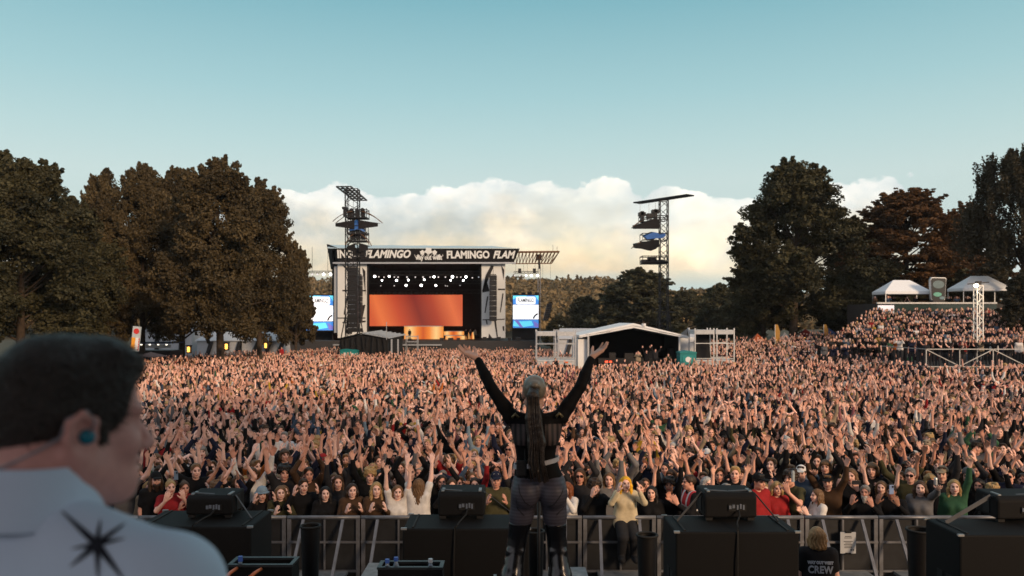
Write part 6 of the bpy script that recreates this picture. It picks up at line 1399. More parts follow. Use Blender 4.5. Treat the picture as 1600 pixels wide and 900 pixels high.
# spectators on the grandstand tiers, on the terrace and on the railed platform
for i in range(TIERS):
    y0, z = tier(i); x0, x1 = tier_x(i)
    for rr_ in range(2):
        x = x0 + .3
        while x < x1 - .3:
            if cr.uniform() < .9: pts.append((x, y0 + .45 + rr_ * .8, z)); pid.append(NF + int(cr.choice(calm))); rots.append((0, 0, -.5 + cr.normal(0, .3))); scl.append(cr.normal(1, .05))
            x += cr.uniform(.48, .72)
for x in np.arange(37.5, 48.5, .8):
    if cr.uniform() < .62: pts.append((x + cr.uniform(-.2, .2), 82 + cr.uniform(-.8, 1.5), ztop - .9)); pid.append(NF + int(cr.choice(calm))); rots.append((0, 0, -.5)); scl.append(1.0)
for Y in np.arange(50.6, 57.6, .95):
    for x in np.arange(26.4, 42.5, .72):
        if cr.uniform() < (.8 if Y < 52 or x > 33 else .45): pts.append((x + cr.uniform(-.15, .15), Y + cr.uniform(-.2, .2), RZ)); pid.append(NF + int(cr.choice(calm))); rots.append((0, 0, -.5 + cr.normal(0, .25))); scl.append(cr.normal(1, .05))
for u, v, Y in ((728, 531, 132), (735, 531, 132), (742.5, 531, 131.5), (640, 531, 130.5)): pass
n = len(pts); me = bpy.data.meshes.new('crowd'); me.vertices.add(n); me.vertices.foreach_set('co', np.array(pts, np.float32).ravel())
def attr(nm, ty, key, arr): a = me.attributes.new(nm, ty, 'POINT'); a.data.foreach_set(key, np.ascontiguousarray(arr).ravel())
attr('fig', 'INT', 'value', np.array(pid, np.int32)); attr('turn', 'FLOAT_VECTOR', 'vector', np.array(rots, np.float32)); attr('size', 'FLOAT', 'value', np.array(scl, np.float32))
def pick(pal, wts):
    p_ = np.array(pal); i = cr.choice(len(p_), n, p=np.array(wts) / np.sum(wts)); c = np.minimum(p_[i] * cr.uniform(.72, 1.18, (n, 1)), .95); return np.concatenate([c, np.ones((n, 1))], 1).astype(np.float32)
attr('skin', 'FLOAT_COLOR', 'color', pick(SKINS, SKW)); attr('top', 'FLOAT_COLOR', 'color', pick(list(TOPC.values()), TOPW)); attr('hair', 'FLOAT_COLOR', 'color', pick(list(HAIRC.values()), [.2, .22, .2, .16, .1, .04, .05, .03]))
crowd = link('crowd', me); tag(crowd, 'sea of spectators with raised arms filling the field and the grandstand', 'crowd', kind='stuff')
ng = bpy.data.node_groups.new('set_out_crowd', 'GeometryNodeTree'); ng.interface.new_socket('Geometry', in_out='INPUT', socket_type='NodeSocketGeometry'); ng.interface.new_socket('Geometry', in_out='OUTPUT', socket_type='NodeSocketGeometry')
gi, go = ng.nodes.new('NodeGroupInput'), ng.nodes.new('NodeGroupOutput'); ip = ng.nodes.new('GeometryNodeInstanceOnPoints'); ci = ng.nodes.new('GeometryNodeCollectionInfo'); ci.inputs['Collection'].default_value = coll; ci.inputs['Separate Children'].default_value = True; ci.inputs['Reset Children'].default_value = True
def na(nm, ty): a = ng.nodes.new('GeometryNodeInputNamedAttribute'); a.data_type = ty; a.inputs['Name'].default_value = nm; return a.outputs['Attribute']
mv_ = ng.nodes.new('GeometryNodeMeshToPoints'); e2r = ng.nodes.new('FunctionNodeEulerToRotation')
lk = ng.links.new; lk(gi.outputs[0], mv_.inputs['Mesh']); lk(mv_.outputs[0], ip.inputs['Points']); lk(ci.outputs[0], ip.inputs['Instance']); ip.inputs['Pick Instance'].default_value = True; lk(na('fig', 'INT'), ip.inputs['Instance Index']); lk(na('turn', 'FLOAT_VECTOR'), e2r.inputs[0]); lk(e2r.outputs[0], ip.inputs['Rotation']); lk(na('size', 'FLOAT'), ip.inputs['Scale']); lk(ip.outputs[0], go.inputs[0])
mod = crowd.modifiers.new('set_out', 'NODES'); mod.node_group = ng
# people raised up at the mixing tent and around it
for u, v, Y, pose, tcn, lb in ((997, 548, 67, 'phone', 'beige', 'spectator on a riser before the mixing tent, hands at the face'), (1010, 547, 67.2, 'open_high', 'black', 'spectator in black with both arms up before the mixing tent'), (1024, 545, 67.3, 'wide', 'charcoal', 'tall spectator with arms flung wide before the mixing tent'), (1044, 552, 66.8, 'clap_chest', 'olive', 'spectator in olive near the right post of the mixing tent'), (868, 559, 65.2, 'down', 'black', 'person in dark suit between the pale decks of the left scaffold platform'), (440, 542, 92, 'down', 'red', 'person in red jacket standing by the mesh fence beside the stage')):
    c = P(u, v, Y); g0 = float(gz(c.x, Y)); s_ = 1.0; z = c.z - 1.73
    make_person(c.x, Y, z, face_to(c.x, Y), s_, pose, 'm', 'short', HAIRC['dark brown'], TOPC[tcn], True, SKINS[0], lb)
    if z > g0 + .05: b = MB(); b.box((0, 0, (z - g0) / 2), (.8, .7, z - g0)); tag(b.build('riser', m_dark, loc=(c.x, Y, g0)), f'dark riser under the {lb}'.replace(' before the mixing tent', '').replace(' of the left scaffold platform', '').replace(' of the mixing tent', '').replace(' standing by the mesh fence beside the stage', ' by the fence'), 'riser')
# performers on the far stage
for u, Y, pose, tcn, lb in ((728, 131, 'down', 'black', 'performer in dark clothes nearest the glowing risers on the far stage'), (735, 131.4, 'clap_chest', 'charcoal', 'performer in the middle of the three on the far stage'), (742.5, 130.8, 'down', 'beige', 'performer in pale clothes beside the right scrim on the far stage'), (640, 131, 'down', 'black', 'lone figure standing before the bright riser on the far stage')):
    c = P(u, 531.5, Y); o = link('person', proto(pose, 'm')['body'], None, (c.x, Y, P(0, 532.5, SY - 1.5).z), (0, 0, .1)); o.color = (*SKINS[0], 1); tag(o, lb, 'person')
    a = link('top', proto_top(pose, 'm', True), o); a.color = (*TOPC[tcn], 1); link('trousers', shared(('tr', 'm'), lambda: trouser_mesh('m', m_trous)), o); h_ = link('hair', shared(('hair', 'short'), lambda: hair_mesh('short', m_hair)), o); h_.color = (.03, .02, .012, 1)
print('near', count, 'mass', n)

# ------------------------------------------------------------------ evening haze over the valley
if HAZE:
    b = MB(); b.box((0, 460, 60), (2200, 1120, 124)); hz_o = b.build('haze', bpy.data.materials.new('haze_air')); tag(hz_o, 'thin pale evening haze over the field and the valley', 'haze', kind='stuff')
    hm = hz_o.data.materials[0]; hm.use_nodes = True; ht = hm.node_tree; ht.nodes.clear(); pv = ht.nodes.new('ShaderNodeVolumePrincipled'); pv.inputs['Color'].default_value = (.86, .90, .94, 1); pv.inputs['Density'].default_value = HAZE; pv.inputs['Anisotropy'].default_value = .2
    ho = ht.nodes.new('ShaderNodeOutputMaterial'); ht.links.new(pv.outputs[0], ho.inputs['Volume'])

# ------------------------------------------------------------------ the singer, seen from behind with both arms thrown up
SYq = 5.4; KS = SYq / F
SO = Vector((P(838, 0, SYq).x, SYq, DZ))
def S_(u, v, dy=0.0): return np.array(((u - 838) * KS, dy, CZ - (v - HZ) * KS - DZ))
m_suit = M('black_bodysuit', (.004, .0036, .0042), .75, var=.25, scale=12, bump=.15, spec=.15)
def striped(name, base, dark, scale, rough, axis=2, thr=.5):
    m = bpy.data.materials.new(name); m.use_nodes = True; t = m.node_tree; p = t.nodes['Principled BSDF']; tx = t.nodes.new('ShaderNodeTexCoord')
    wv = t.nodes.new('ShaderNodeTexWave'); wv.wave_type = 'BANDS'; wv.bands_direction = 'Z' if axis == 2 else 'X'; wv.inputs['Scale'].default_value = scale; wv.inputs['Distortion'].default_value = 1.2; wv.inputs['Detail Scale'].default_value = .6
    t.links.new(tx.outputs['Object'], wv.inputs[0]); c = mix_n(t, wv.outputs['Fac'], dark, base); t.links.new(c, p.inputs['Base Color']); p.inputs['Roughness'].default_value = rough; p.inputs['Specular IOR Level'].default_value = .3; return m
m_tights = striped('ribbed_grey_tights', (.070, .064, .082), (.046, .042, .054), 14, .5)
m_mesh = striped('striped_sheer_mesh', (.075, .052, .050), (.005, .0045, .005), 9, .6, 0)
m_patent = M('black_patent_leather', (.005, .005, .007), .24, var=.1, coat=.3, spec=.5)
m_belt = M('pale_belt', (.42, .42, .45), .5, var=.1)
m_shair = M('dark_ponytail_hair', (.026, .017, .012), .42, var=.6, scale=30, bump=.5, spec=.5)
m_slick = M('slicked_blonde_hair', (.17, .145, .11), .28, .0, var=.35, scale=22, bump=.15, spec=.6)
m_sskin = M('singer_skin', (.56, .33, .25), .5, var=.06, scale=20)
J = dict(shL=S_(799, 652, .01), elL=S_(767, 606, .05), wrL=S_(744, 562, .16), shR=S_(876, 652, .01), elR=S_(908, 605, .05), wrR=S_(928, 560, .16),
         neck=S_(836, 650, .0), head=S_(835, 615, .03), hipL=S_(820, 775), hipR=S_(864, 775), knL=S_(807, 852, .03), knR=S_(871, 852, .03), anL=S_(791, 968, -.02), anR=S_(881, 968, -.02))
def s_arms(Fd, off=0.0, lab=0, end=1.0):
    for a in 'LR':
        sh, el, wr = J['sh' + a], J['el' + a], J['wr' + a]; s = -1 if a == 'L' else 1
        Fd.cap(J['neck'] + (s * .06, 0, -.03), sh, .040 + off, .046 + off, .03, lab); Fd.cap(sh, sh + (el - sh) * .35, .046 + off, .044 + off, .02, lab); Fd.cap(sh + (el - sh) * .35, el, .044 + off, .033 + off, .015, lab)
        Fd.cap(el, el + (wr - el) * .4, .034 + off, .034 + off, .012, lab); Fd.cap(el + (wr - el) * .4, el + (wr - el) * end, .034 + off, .022 + off, .012, lab)
def s_torso(Fd, off=0.0, lab=0):
    q_ = lambda c, hw, r_, k=.05, sy=.76: Fd.cap(c - (hw, 0, 0), c + (hw, 0, 0), r_ + off, None, k, lab, sy)
    q_(S_(838, 664, .0), .118, .050, .04, .85); q_(S_(838, 680, .0), .078, .080, .04); q_(S_(837, 697), .055, .076, .03); q_(S_(837, 712), .052, .072, .03); q_(S_(839, 732), .062, .082, .03, .82)
    for s in (-1, 1): Fd.cap(S_(838 + s * 12, 670, -.035), S_(838 + s * 17, 686, -.035), .045 + off, .038 + off, .04, lab)
def s_hips(Fd, off=0.0, lab=0):
    Fd.cap(S_(824, 757, .0), S_(860, 757, .0), .100 + off, None, .03, lab, .88)
    for s, u in ((-1, 821), (1, 864)): Fd.ell(S_(u, 768, -.055), np.array((.092, .090, .100)) + off, .02, lab)
    Fd.cap(S_(842.5, 745, -.19), S_(842.5, 790, -.17), .022, .022, .025, mode='sub')
def s_legs(Fd, off=0.0, lab=0, lo=0.0):
    for a, s in (('L', -1), ('R', 1)):
        hp, kn, an = J['hip' + a], J['kn' + a], J['an' + a]
        Fd.cap(hp + (0, 0, .02), hp + (kn - hp) * .4, .090 + off, .074 + off, .02, lab); Fd.cap(hp + (kn - hp) * .4, kn, .074 + off, .053 + off, .02, lab)
        Fd.cap(kn, kn + (an - kn) * .32 + (0, -.02, 0), .052 + off, .055 + off, .02, lab); Fd.cap(kn + (an - kn) * .32 + (0, -.02, 0), an, .055 + off, .036 + off, .02, lab)
        Fd.cap(an, an + (s * .02, .13, -.06), .036 + off, .034 + off, .02, lab)
lo_, hi_ = np.array((-.62, -.32, -.02)), np.array((.60, .42, 2.12))
Fd = Field(lo_, hi_, .0062)
s_torso(Fd); s_hips(Fd); s_legs(Fd); s_arms(Fd); Fd.cap(J['neck'], J['head'] + (0, -.01, -.06), .050, .046, .03)
# head faces +Y: mirror the shared head by turning coordinates
hc = J['head']
e_ = lambda o_, r_, k=.02, mode='add': Fd.ell(hc + np.array(o_) * (1, -1, 1), r_, k, 0, mode=mode)
e_((0, .018, .028), (.074, .094, .086)); e_((0, -.030, -.030), (.060, .060, .080), .03); e_((0, -.052, -.088), (.032, .030, .026), .03); Fd.cap(hc + (-.045, .01, -.07), hc + (.045, .01, -.07), .02, None, .03)
for s in (-1, 1):
    e_((s * .031, -.098, .004), (.017, .016, .012), .012, 'sub'); e_((s * .033, -.068, -.028), (.024, .022, .020)); e_((s * .076, .008, -.008), (.011, .020, .032), .008)
Fd.cap(hc + (0, .088, .008), hc + (0, .108, -.026), .009, .014, .012); e_((0, -.088, -.056), (.024, .010, .008), .008); e_((0, -.086, -.066), (.019, .010, .007), .008)
def s_hand(Fd, wr, hd, nrm, thumb, g=1.0):
    h = unit(hd); nn = unit(np.asarray(nrm) - h * (np.asarray(nrm) @ h)); sd = np.cross(h, nn); sd = sd if sd @ np.asarray(thumb) > 0 else -sd
    for o_, l, kn, up_ in ((-.032, .060, .082, .10), (-.011, .072, .090, .0), (.011, .078, .092, -.06), (.033, .070, .088, .05)):
        a = wr + h * .012 + sd * o_ * .45; b_ = wr + h * kn + sd * o_; c = b_ + unit(h + nn * (.16 + up_) + sd * o_ * 6) * l * .56; e = c + unit(h + nn * (.42 + up_) + sd * o_ * 6) * l * .48
        Fd.cap(a, b_, .0155, .0125, .012); Fd.cap(b_, c, .0096, .0088, .006); Fd.cap(c, e, .0086, .0068, .006)
    a = wr + h * .022 + sd * .016; b_ = wr + h * .050 + sd * .050 + nn * .012; c = b_ + unit(h * .7 + sd * .8 + nn * .3) * .034; e = c + unit(h * .9 + sd * .5 + nn * .35) * .028
    Fd.cap(a, b_, .017, .013, .012); Fd.cap(b_, c, .0118, .0105, .006); Fd.cap(c, e, .0104, .008, .006)
HDL, HDR = (-.80, .35, .42), (.72, .35, .50)
s_hand(Fd, J['wrL'], HDL, (.25, -.25, 1), (.1, .9, .3)); s_hand(Fd, J['wrR'], HDR, (-.45, -.15, 1), (-.1, .9, .3))
V, Q, _ = Fd.nets(); singer = link('person', mesh_np('person', V, Q, [m_sskin]), None, SO)
tag(singer, 'singer in black bodysuit, ribbed grey tights and patent boots, back turned, arms thrown up', 'person')
def child(nm, Fd, mats, parent, mi=None):
    V, Q, _ = Fd.nets(); return link(nm, mesh_np(nm, V, Q, mats, mi(V[Q].mean(1)) if mi else None), parent)
Fd = Field(lo_, hi_, .0068); s_torso(Fd, .005); s_arms(Fd, .005, 0, .93); Fd.cap(S_(826, 752), S_(858, 752), .102, None, .03, 0, .88); Fd.cap(J['neck'] + (0, 0, -.03), J['neck'] + (0, 0, .02), .056, .052, .02)
zc = S_(0, 738)[2]; Fd.clip(lambda X, Y, Z: np.maximum((zc - .055 * (1 - np.clip(np.abs(np.abs(X - .015) - .09) / .1, 0, 1)) - .05 * (np.abs(X - .018) < .03) * 0) - Z, -1) + 0 * Y)
def suit_mi(c):
    z0, z1 = S_(0, 694)[2], S_(0, 661)[2]; x = np.abs(c[:, 0]); w_ = (c[:, 2] > z0) & (c[:, 2] < z1) & (x > .055) & (x < .19) & (c[:, 1] < .02); return w_.astype(np.int32)
child('bodysuit', Fd, [m_suit, m_mesh], singer, suit_mi)
Fd = Field((-.35, -.32, .1), (.35, .3, 1.2), .0068); s_hips(Fd, .005); s_legs(Fd, .005); zt_, zb_ = S_(0, 738)[2], S_(0, 822)[2]
Fd.clip(lambda X, Y, Z: np.maximum(Z - zt_, zb_ - Z) + 0 * X + 0 * Y); tights = child('tights', Fd, [m_tights], singer)
# dark seams run over the tights
bv = BVHTree.FromPolygons([tuple(v) for v in V], [tuple(q_) for q_ in Q.tolist()])
def seam(pts_uv, r_=.0028):
    b = MB(); pl2 = []
    for (u0, v0), (u1, v1) in zip(pts_uv[:-1], pts_uv[1:]):
        for i in range(5):
            f = i / 5; p_ = S_(u0 + (u1 - u0) * f, v0 + (v1 - v0) * f, -.5); h = bv.ray_cast(Vector(p_), Vector((0, 1, 0)))
            if h[0] is not None: pl2.append(h[0] + Vector((0, -.0065, 0)))
    if len(pl2) > 2: b.tube(pl2, r_, 5); b.build('seam', M('black_seam', (.006, .006, .007), .6), tights, smooth=True)
seam([(809, 746), (812, 764), (820, 778), (836, 790)]); seam([(884, 742), (876, 764), (865, 780), (850, 790)]); seam([(806, 770), (808, 790), (822, 805)]); seam([(882, 770), (880, 790), (866, 803)]); seam([(812, 741), (822, 744), (834, 742)])
for a in 'LR':
    Fd = Field((-.35, -.25, -.02), (.35, .35, .9), .0068); kn, an, hp = J['kn' + a], J['an' + a], J['hip' + a]; s = -1 if a == 'L' else 1
    Fd.cap(hp + (kn - hp) * .5, kn, .079, .062, .02); Fd.cap(kn, kn + (an - kn) * .42 + (0, -.018, 0), .061, .075, .03); Fd.cap(kn + (an - kn) * .42 + (0, -.018, 0), an, .075, .052, .03); Fd.cap(an, an + (s * .02, .15, -.075), .047, .038, .02); Fd.cap(an + (0, -.03, -.02), (an[0], an[1] - .04, .0), .026, .014, .01)
    for i in range(7): z = .12 + .085 * i; c = an + (kn - an) * (i / 6.5); Fd.cap(c + (-.04, -.035 + .01 * (i % 3), .01 * (i % 2)), c + (.04, -.038, -.012 * (i % 3)), .022, .018, .02)
    zt2 = S_(0, 816 + (2 if a == 'R' else 0))[2]; Fd.clip(lambda X, Y, Z: np.maximum(Z - zt2, .003 - Z) + 0 * X + 0 * Y); child('boot', Fd, [m_patent], singer)
    b = MB(); b.box((an[0] + s * .075, -.03, .42), (.02, .03, .02)); b.build('buckle', m_steel, singer)
Fd = Field(hc - (.14, .22, .16), hc + (.14, .16, .16), .0058); Fd.ell(hc + (0, -.020, .036), (.081, .101, .090)); Fd.ell(hc + (0, -.105, .062), (.034, .032, .028), .02)
Fd.clip(lambda X, Y, Z: np.interp(-(Y - hc[1]), [-.1, -.07, -.045, -.02, .015, .05], [.066, .062, .04, .0, -.015, -.06]) - (Z - hc[2]) + 0 * X); child('hair', Fd, [m_slick], singer)
Fd = Field((-.16, -.34, .95), (.16, .1, 1.95), .0062); pt_ = [hc + (0, -.115, .062), S_(832, 615, -.155), S_(833, 650, -.150), S_(837, 685, -.155), S_(836, 715, -.140), S_(842, 744, -.150)]
for d_, rs in ((0, (.026, .036, .040, .040, .034, .014)), (-.026, (.016, .024, .030, .030, .020, .006)), (.024, (.016, .024, .028, .034, .028, .010))):
    for i in range(5): w0, w1 = 1 - .15 * math.sin(i * 2), 1 - .15 * math.sin(i * 2 + 2); Fd.cap(pt_[i] + (d_ * (.5 + .18 * i), .006 * (d_ != 0), 0), pt_[i + 1] + (d_ * (.5 + .18 * (i + 1)), .006 * (d_ != 0), -.01 * (d_ > 0)), rs[i] * w0, rs[i + 1] * w1, .012, 0, .8)
pt = child('ponytail', Fd, [m_shair], singer)
b = MB(); b.tube([hc + (0, -.125, .075), hc + (0, -.14, .045)], .034, 14); b.build('hair_tie', m_slick, singer, smooth=True)
rs2 = random.Random(4)
for i in range(14):
    b = MB(); a0 = rs2.uniform(-.035, .035); b.tube([Vector(p_) + Vector((a0 * (1 + k_ * .18) + rs2.uniform(-.006, .006), -.036 - .004 * (k_ % 2), 0)) for k_, p_ in enumerate(pt_[1:])], .0035, 5); b.build('hair_strand', m_shair, pt, smooth=True)
b = MB(); ring = [S_(838, 722) + np.array((math.cos(a) * .152, math.sin(a) * .106, .028 * math.cos(a) + .0)) for a in [i * 2 * math.pi / 28 for i in range(29)]]
b2 = [Vector(p_) for p_ in ring]
for p0, p1 in zip(b2[:-1], b2[1:]): b.bar(p0, p1, .006, .030)
b.build('belt', m_belt, singer)
b = MB(); c = S_(815, 728, -.085); b.box(c, (.072, .034, .105)); o_ = b.build('transmitter_pack', m_black, singer, bevel=.008); b = MB(); b.tube([Vector(c) + Vector((.02, 0, .05)), Vector(c) + Vector((.022, 0, .13))], .004, 6); b.build('aerial', m_black, o_)
for u0, v0 in ((805, 643), (873, 642)):
    b = MB(); b.tube([S_(u0 - 5, v0 + 8, -.055), S_(u0, v0 + 2, -.062), S_(u0 + 5, v0 + 8, -.055)], .010, 6); b.build('shoulder_chain', M('gold_braid', (.22, .17, .09), .4, .6), singer, smooth=True)

# ------------------------------------------------------------------ the man in the white shirt, close to the camera, looking right
MY = 1.22; KM = MY / F
HO = P(106, 672, MY)                                   # ear level, middle of the head
YAW = R(-45)                                           # his nose turned from straight ahead to the right
fw, rt = np.array((math.sin(-YAW), math.cos(-YAW), 0)), np.array((math.cos(-YAW), -math.sin(-YAW), 0))
RH = np.stack([rt, fw, np.array((0, 0, 1))], 1)       # columns: right, forward, up
hp_ = lambda o: np.array(HO) * 0 + RH @ np.array(o, float)
m_mskin = M('man_skin', (.64, .31, .26), .48, var=.08, scale=60, bump=.04, spec=.4)
m_mhair = M('man_dark_hair', (.030, .016, .010), .5, var=.5, scale=140, bump=1.0, spec=.6)
m_shirt = M('white_shirt_cotton', (.66, .76, .90), .85, var=.035, scale=7, bump=.30, spec=.15)
SHR = np.array(P(270, 922, 1.10) - HO); NB = np.array(P(54, 764, 1.18) - HO); SHL = NB - (SHR - NB) * (1, 1, -1)
Fd = Field((-.62, -.32, -.34), (.42, .35, .17), .0042)
E = lambda o, r_, k=.02, mode='add': Fd.ell(hp_(o), r_, k, 0, Rm=RH, mode=mode)
E((0, -.012, .048), (.076, .100, .084)); E((0, -.045, .022), (.070, .062, .070), .03); E((0, .030, -.028), (.064, .064, .084), .03); E((0, .058, -.083), (.042, .036, .032), .03); E((0, .058, .045), (.056, .036, .05), .03)
for s in (-1, 1):
    Fd.cap(hp_((s * .056, .004, -.050)), hp_((s * .022, .066, -.092)), .024, .020, .03); E((s * .032, .100, .008), (.017, .017, .012), .012, 'sub'); E((s * .032, .083, .010), (.013, .013, .013), .004); E((s * .036, .072, -.024), (.026, .022, .021), .025); E((s * .030, .086, .029), (.027, .012, .008), .014)
    # ear: rim, lobe and hollow
    ec = np.array((s * .080, -.004, -.004)); E(ec, (.009, .021, .034), .008); pts_ = [(s * .079, .014, -.006), (s * .086, .012, .020), (s * .090, -.006, .032), (s * .092, -.024, .020), (s * .090, -.026, -.004), (s * .086, -.018, -.024), (s * .082, -.006, -.036)]
    for p0, p1 in zip(pts_[:-1], pts_[1:]): Fd.cap(hp_(p0), hp_(p1), .0058, .0058, .004)
    E((s * .082, -.004, -.036), (.007, .010, .010), .006); E((s * .096, -.002, .0), (.011, .013, .018), .006, 'sub')
Fd.cap(hp_((0, .094, .012)), hp_((0, .1165, -.030)), .009, .0135, .014); E((.012, .106, -.034), (.010, .011, .008), .008); E((-.012, .106, -.034), (.010, .011, .008), .008)
E((0, .096, -.056), (.024, .012, .008), .008); E((0, .094, -.067), (.021, .012, .008), .008); E((0, .092, -.062), (.026, .02, .0022), .003, 'sub')
Fd.cap(hp_((0, -.03, -.05)), NB + (.012, .005, .03), .060, .060, .04); Fd.cap(NB + (.012, .005, .03), NB + (0, .01, -.16), .060, .07, .03)
V, Q, _ = Fd.nets(); man = link('person', mesh_np('person', V, Q, [m_mskin]), None, HO); tag(man, 'man in white shirt with a black star on the back, close by, looking right', 'person')
# hair: short sides, swept quiff
Fd = Field((-.16, -.18, -.14), (.16, .18, .18), .0036)
Fd.ell(hp_((0, -.014, .052)), (.083, .106, .090), .02, 0, Rm=RH); Fd.ell(hp_((0, -.047, .020)), (.076, .067, .074), .03, 0, Rm=RH); Fd.cap(hp_((-.040, .060, .106)), hp_((.040, .064, .104)), .024, .024, .03); Fd.cap(hp_((-.03, .084, .096)), hp_((.035, .086, .094)), .015, .015, .02); Fd.cap(hp_((0, -.04, .112)), hp_((0, .05, .114)), .020, .020, .04)
for s in (-1, 1): Fd.cap(hp_((s * .074, .022, .01)), hp_((s * .074, .026, -.014)), .012, .009, .01); Fd.ell(hp_((s * .050, .046, .046)), (.026, .040, .050), .02, 0, Rm=RH)
rr = np.random.default_rng(8)
for i in range(46):
    a = rr.uniform(-.055, .055); y_ = rr.uniform(-.06, .085); z_ = .108 + .012 * math.sin(y_ * 20) - 4.5 * a * a - max(0, -y_ - .0) * .25; d_ = np.array((rr.uniform(-.006, .006), .022, rr.uniform(-.003, .008))); Fd.cap(hp_((a, y_, z_)), hp_(np.array((a, y_, z_)) + d_), .007, .003, .006)
X, Y, Z = [a.reshape([-1 if i == j else 1 for j in range(3)]) for i, a in enumerate(Fd.ax)]
yf = X * fw[0] + Y * fw[1]; xr_ = np.abs(X * rt[0] + Y * rt[1]); line = np.interp(yf, [-.12, -.05, -.022, .010, .020, .032, .050, .062, .072, .083, .13], [-.10, -.095, -.05, .026, -.018, -.016, .004, .022, .060, .074, .077]) - Z
Fd.d = np.maximum(Fd.d, (line * .6 + 0 * xr_).astype(np.float32)); V, Q, _ = Fd.nets(); link('hair', mesh_np('hair', V, Q, [m_mhair]), man)
# short strands that break the outline of the hair
vn = V; bm_ = MB(); sel = rr.choice(len(V), 2600)
cen = hp_((0, -.014, .045))
for i in sel:
    p_ = V[i]; n_ = unit(p_ - cen); yy = float(p_ @ fw)
    t_ = unit(n_ * .55 + fw * .55 + rr.normal(0, .22, 3) + (0, 0, -.25 if p_[2] < .06 else .1)); l = rr.uniform(.006, .014); w_ = unit(np.cross(t_, n_)) * .0011
    bm_.add([p_ - w_ - n_ * .002, p_ + w_ - n_ * .002, p_ + t_ * l], [(0, 1, 2)])
bm_.build('hair_strands', m_mhair, man)
# in-ear monitor and its cable
b = MB(); c = hp_((.086, .001, -.001)); b.tube([hp_((.078, .002, -.002)), hp_((.090, .0, -.001)), hp_((.096, -.001, .0))], [.011, .0115, .006], 14); iem = b.build('earpiece', M('teal_earpiece', (.01, .16, .22), .25, var=0), man, smooth=True)
b = MB(); b.tube([hp_((.094, .002, .006)), hp_((.094, .010, .020)), hp_((.090, .0, .037)), hp_((.086, -.026, .026)), hp_((.084, -.034, .0)), hp_((.076, -.060, -.016)), hp_((.060, -.088, -.032)), hp_((.03, -.108, -.045)), hp_((.0, -.112, -.06))], .0022, 6); b.build('earpiece_cable', M('clear_cable', (.32, .30, .32), .3, var=0), iem, smooth=True)
# shirt: torso, sleeves and collar
def shirt(Fd, off=0.0):
    dn = np.array((0, 0, -1.0))
    Fd.cap(NB + (0, -.005, -.050), SHR + (-.02, 0, .008), .060 + off, .068 + off, .06); Fd.cap(NB + (0, -.005, -.058), SHL + (.02, 0, .008), .056 + off, .068 + off, .05)
    mid = (SHR + SHL) / 2; ax = (SHR - SHL) / np.linalg.norm(SHR - SHL)
    Fd.cap(mid - ax * .13 + dn * .08, mid + ax * .13 + dn * .08, .112 + off, None, .06); Fd.cap(mid - ax * .12 + dn * .24, mid + ax * .12 + dn * .24, .115 + off, None, .08); Fd.cap(mid - ax * .10 + dn * .42, mid + ax * .10 + dn * .42, .12 + off, None, .08)
    for s_, d_ in ((SHR, ax), (SHL, -ax)): el = s_ + d_ * .085 + dn * .27 + np.array((0, .03, 0)); Fd.cap(s_, el, .072 + off, .058 + off, .03); Fd.cap(el, el + dn * .20 + np.array((0, .14, 0)), .058 + off, .045 + off, .02)
Fd = Field((-.75, -.36, -.86), (.5, .42, .02), .0062); shirt(Fd)
for i in range(15):      # folds
    a = rr.uniform(-.16, .2); p0 = (SHR + SHL) / 2 + (SHR - SHL) * a * 2 + (0, -.135, -.05 - .26 * rr.uniform()); Fd.cap(p0, p0 + np.array((rr.uniform(-.08, .08), 0, -.12)), .010, .004, .03)
for i in range(5): p0 = SHR + (.055 - .012 * i, -.055 - .004 * i, -.05 - .04 * i); Fd.cap(p0, p0 + (.03, .0, -.14), .012, .005, .02)
Fd.cap(NB + (0, .0, .005), NB + (0, .0, .06), .074, .076, .005, mode='sub')
Vs, Qs, _ = Fd.nets(); shirt_o = link('shirt', mesh_np('shirt', Vs, Qs, [m_shirt]), man)
# standing-and-folded collar
b = MB(); nn_ = 40; rings = []
for k, (rad, dz_) in enumerate(((.076, -.030), (.078, .030), (.080, .048), (.084, .042), (.0895, .002), (.096, -.034))):
    ring = []
    for i in range(nn_ + 1):
        a = R(108) + R(324) * i / nn_ ; f = abs(i / nn_ - .5) * 2; tip = max(0, f - .78) / .22
        ring.append(NB + np.array((math.cos(a) * rad * 1.0, math.sin(a) * rad * 1.04, dz_ + (-.012 * f if k < 4 else -.010 - .03 * tip - .012 * f))))
    rings.append(ring)
vs = [tuple(p_) for ring in rings for p_ in ring]; fs = [(k * (nn_ + 1) + i, k * (nn_ + 1) + i + 1, (k + 1) * (nn_ + 1) + i + 1, (k + 1) * (nn_ + 1) + i) for k in range(5) for i in range(nn_)]
b.add(vs, fs); co_l = b.build('collar', m_shirt, shirt_o, smooth=True); sol = co_l.modifiers.new('thickness', 'SOLIDIFY'); sol.thickness = .003; sb_ = co_l.modifiers.new('smooth', 'SUBSURF'); sb_.levels = 1; sb_.render_levels = 1
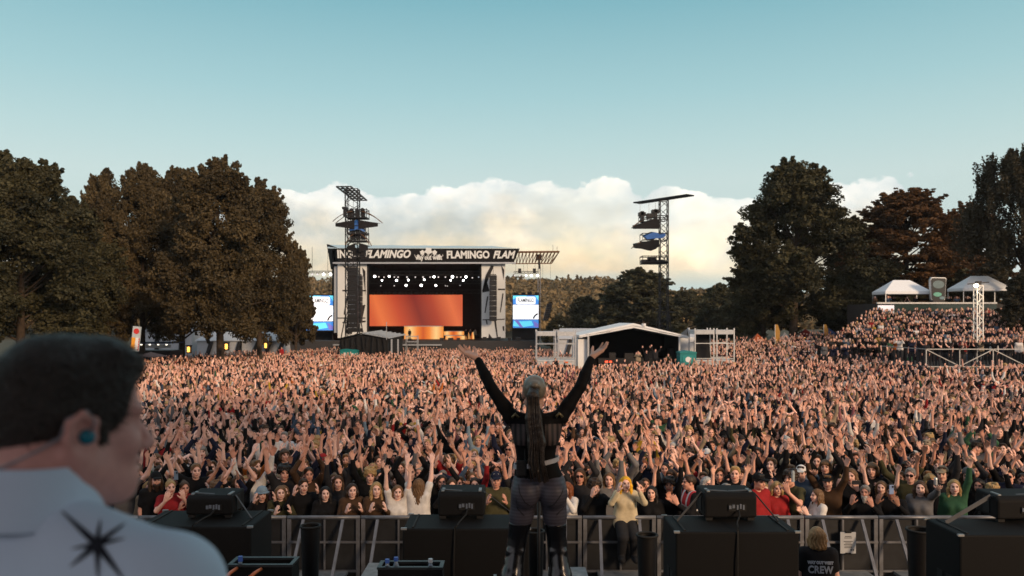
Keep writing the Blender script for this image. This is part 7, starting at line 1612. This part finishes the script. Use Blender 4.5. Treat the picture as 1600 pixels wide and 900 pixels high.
# black star printed on the back
bv2 = BVHTree.FromPolygons([tuple(v) for v in Vs], [tuple(q_) for q_ in Qs.tolist()])
def on_back(u, v):
    """where the star print lies on the cloth of the back"""
    d = (P(u, v, 1.0) - co.location).normalized(); h = bv2.ray_cast(co.location - HO, d); return h[0] + h[1] * .0016 if h[0] is not None else None
b = MB(); cu, cv = 152, 851
for tu, tv, w_ in ((95, 798, 6.0), (157, 812, 4.2), (196, 818, 5.0), (196, 842, 4.0), (112, 858, 4.0), (110, 886, 5.5), (154, 905, 5.0), (196, 908, 6.5)):
    d = Vector((tu - cu, tv - cv)); L_ = d.length; d /= L_; nrm = Vector((-d.y, d.x)); rows_ = []
    for i in range(9):
        f = i / 8; wv = w_ * (1 - f) ** .75 + .35
        l_, r__ = [on_back(cu + d.x * L_ * f + s_ * nrm.x * wv, cv + d.y * L_ * f + s_ * nrm.y * wv) for s_ in (-1, 1)]; rows_.append((l_, r__))
    for (a0, a1), (c0, c1) in zip(rows_[:-1], rows_[1:]):
        if None not in (a0, a1, c0, c1): b.add([a0, a1, c1, c0], [(0, 1, 2, 3)])
ring = [on_back(cu + math.cos(a) * 9, cv + math.sin(a) * 9) for a in [i * math.pi / 8 for i in range(16)]]; c0 = on_back(cu, cv)
if None not in ring and c0 is not None: b.add([c0 + Vector((0, -.0006, 0))] + [p_ + Vector((0, -.0006, 0)) for p_ in ring], [(0, 1 + i, 1 + (i + 1) % 16) for i in range(16)])
b.build('star_print', M('black_fabric_print', (.012, .012, .02), .8, var=.1), shirt_o)
# the rest of him stands on the stage below the frame
zf = DZ - HO.z; b = MB(); hip = (SHR + SHL) / 2 + (0, .02, -.62)
Fd = Field((-.7, -.35, zf - .01), (.45, .5, -.48), .014)
Fd.cap(hip - (.07, 0, 0), hip + (.07, 0, 0), .13, None, .04)
for s in (-1, 1): Fd.cap(hip + (s * .09, 0, -.05), (hip[0] + s * .11, hip[1], zf + .55), .10, .07, .04); Fd.cap((hip[0] + s * .11, hip[1], zf + .55), (hip[0] + s * .11, hip[1] - .02, zf + .08), .07, .05, .03); Fd.cap((hip[0] + s * .11, hip[1], zf + .05), (hip[0] + s * .13, hip[1] + .16, zf + .04), .045, .04, .02)
V, Q, _ = Fd.nets(); link('trousers', mesh_np('trousers', V, Q, [m_trous]), man)
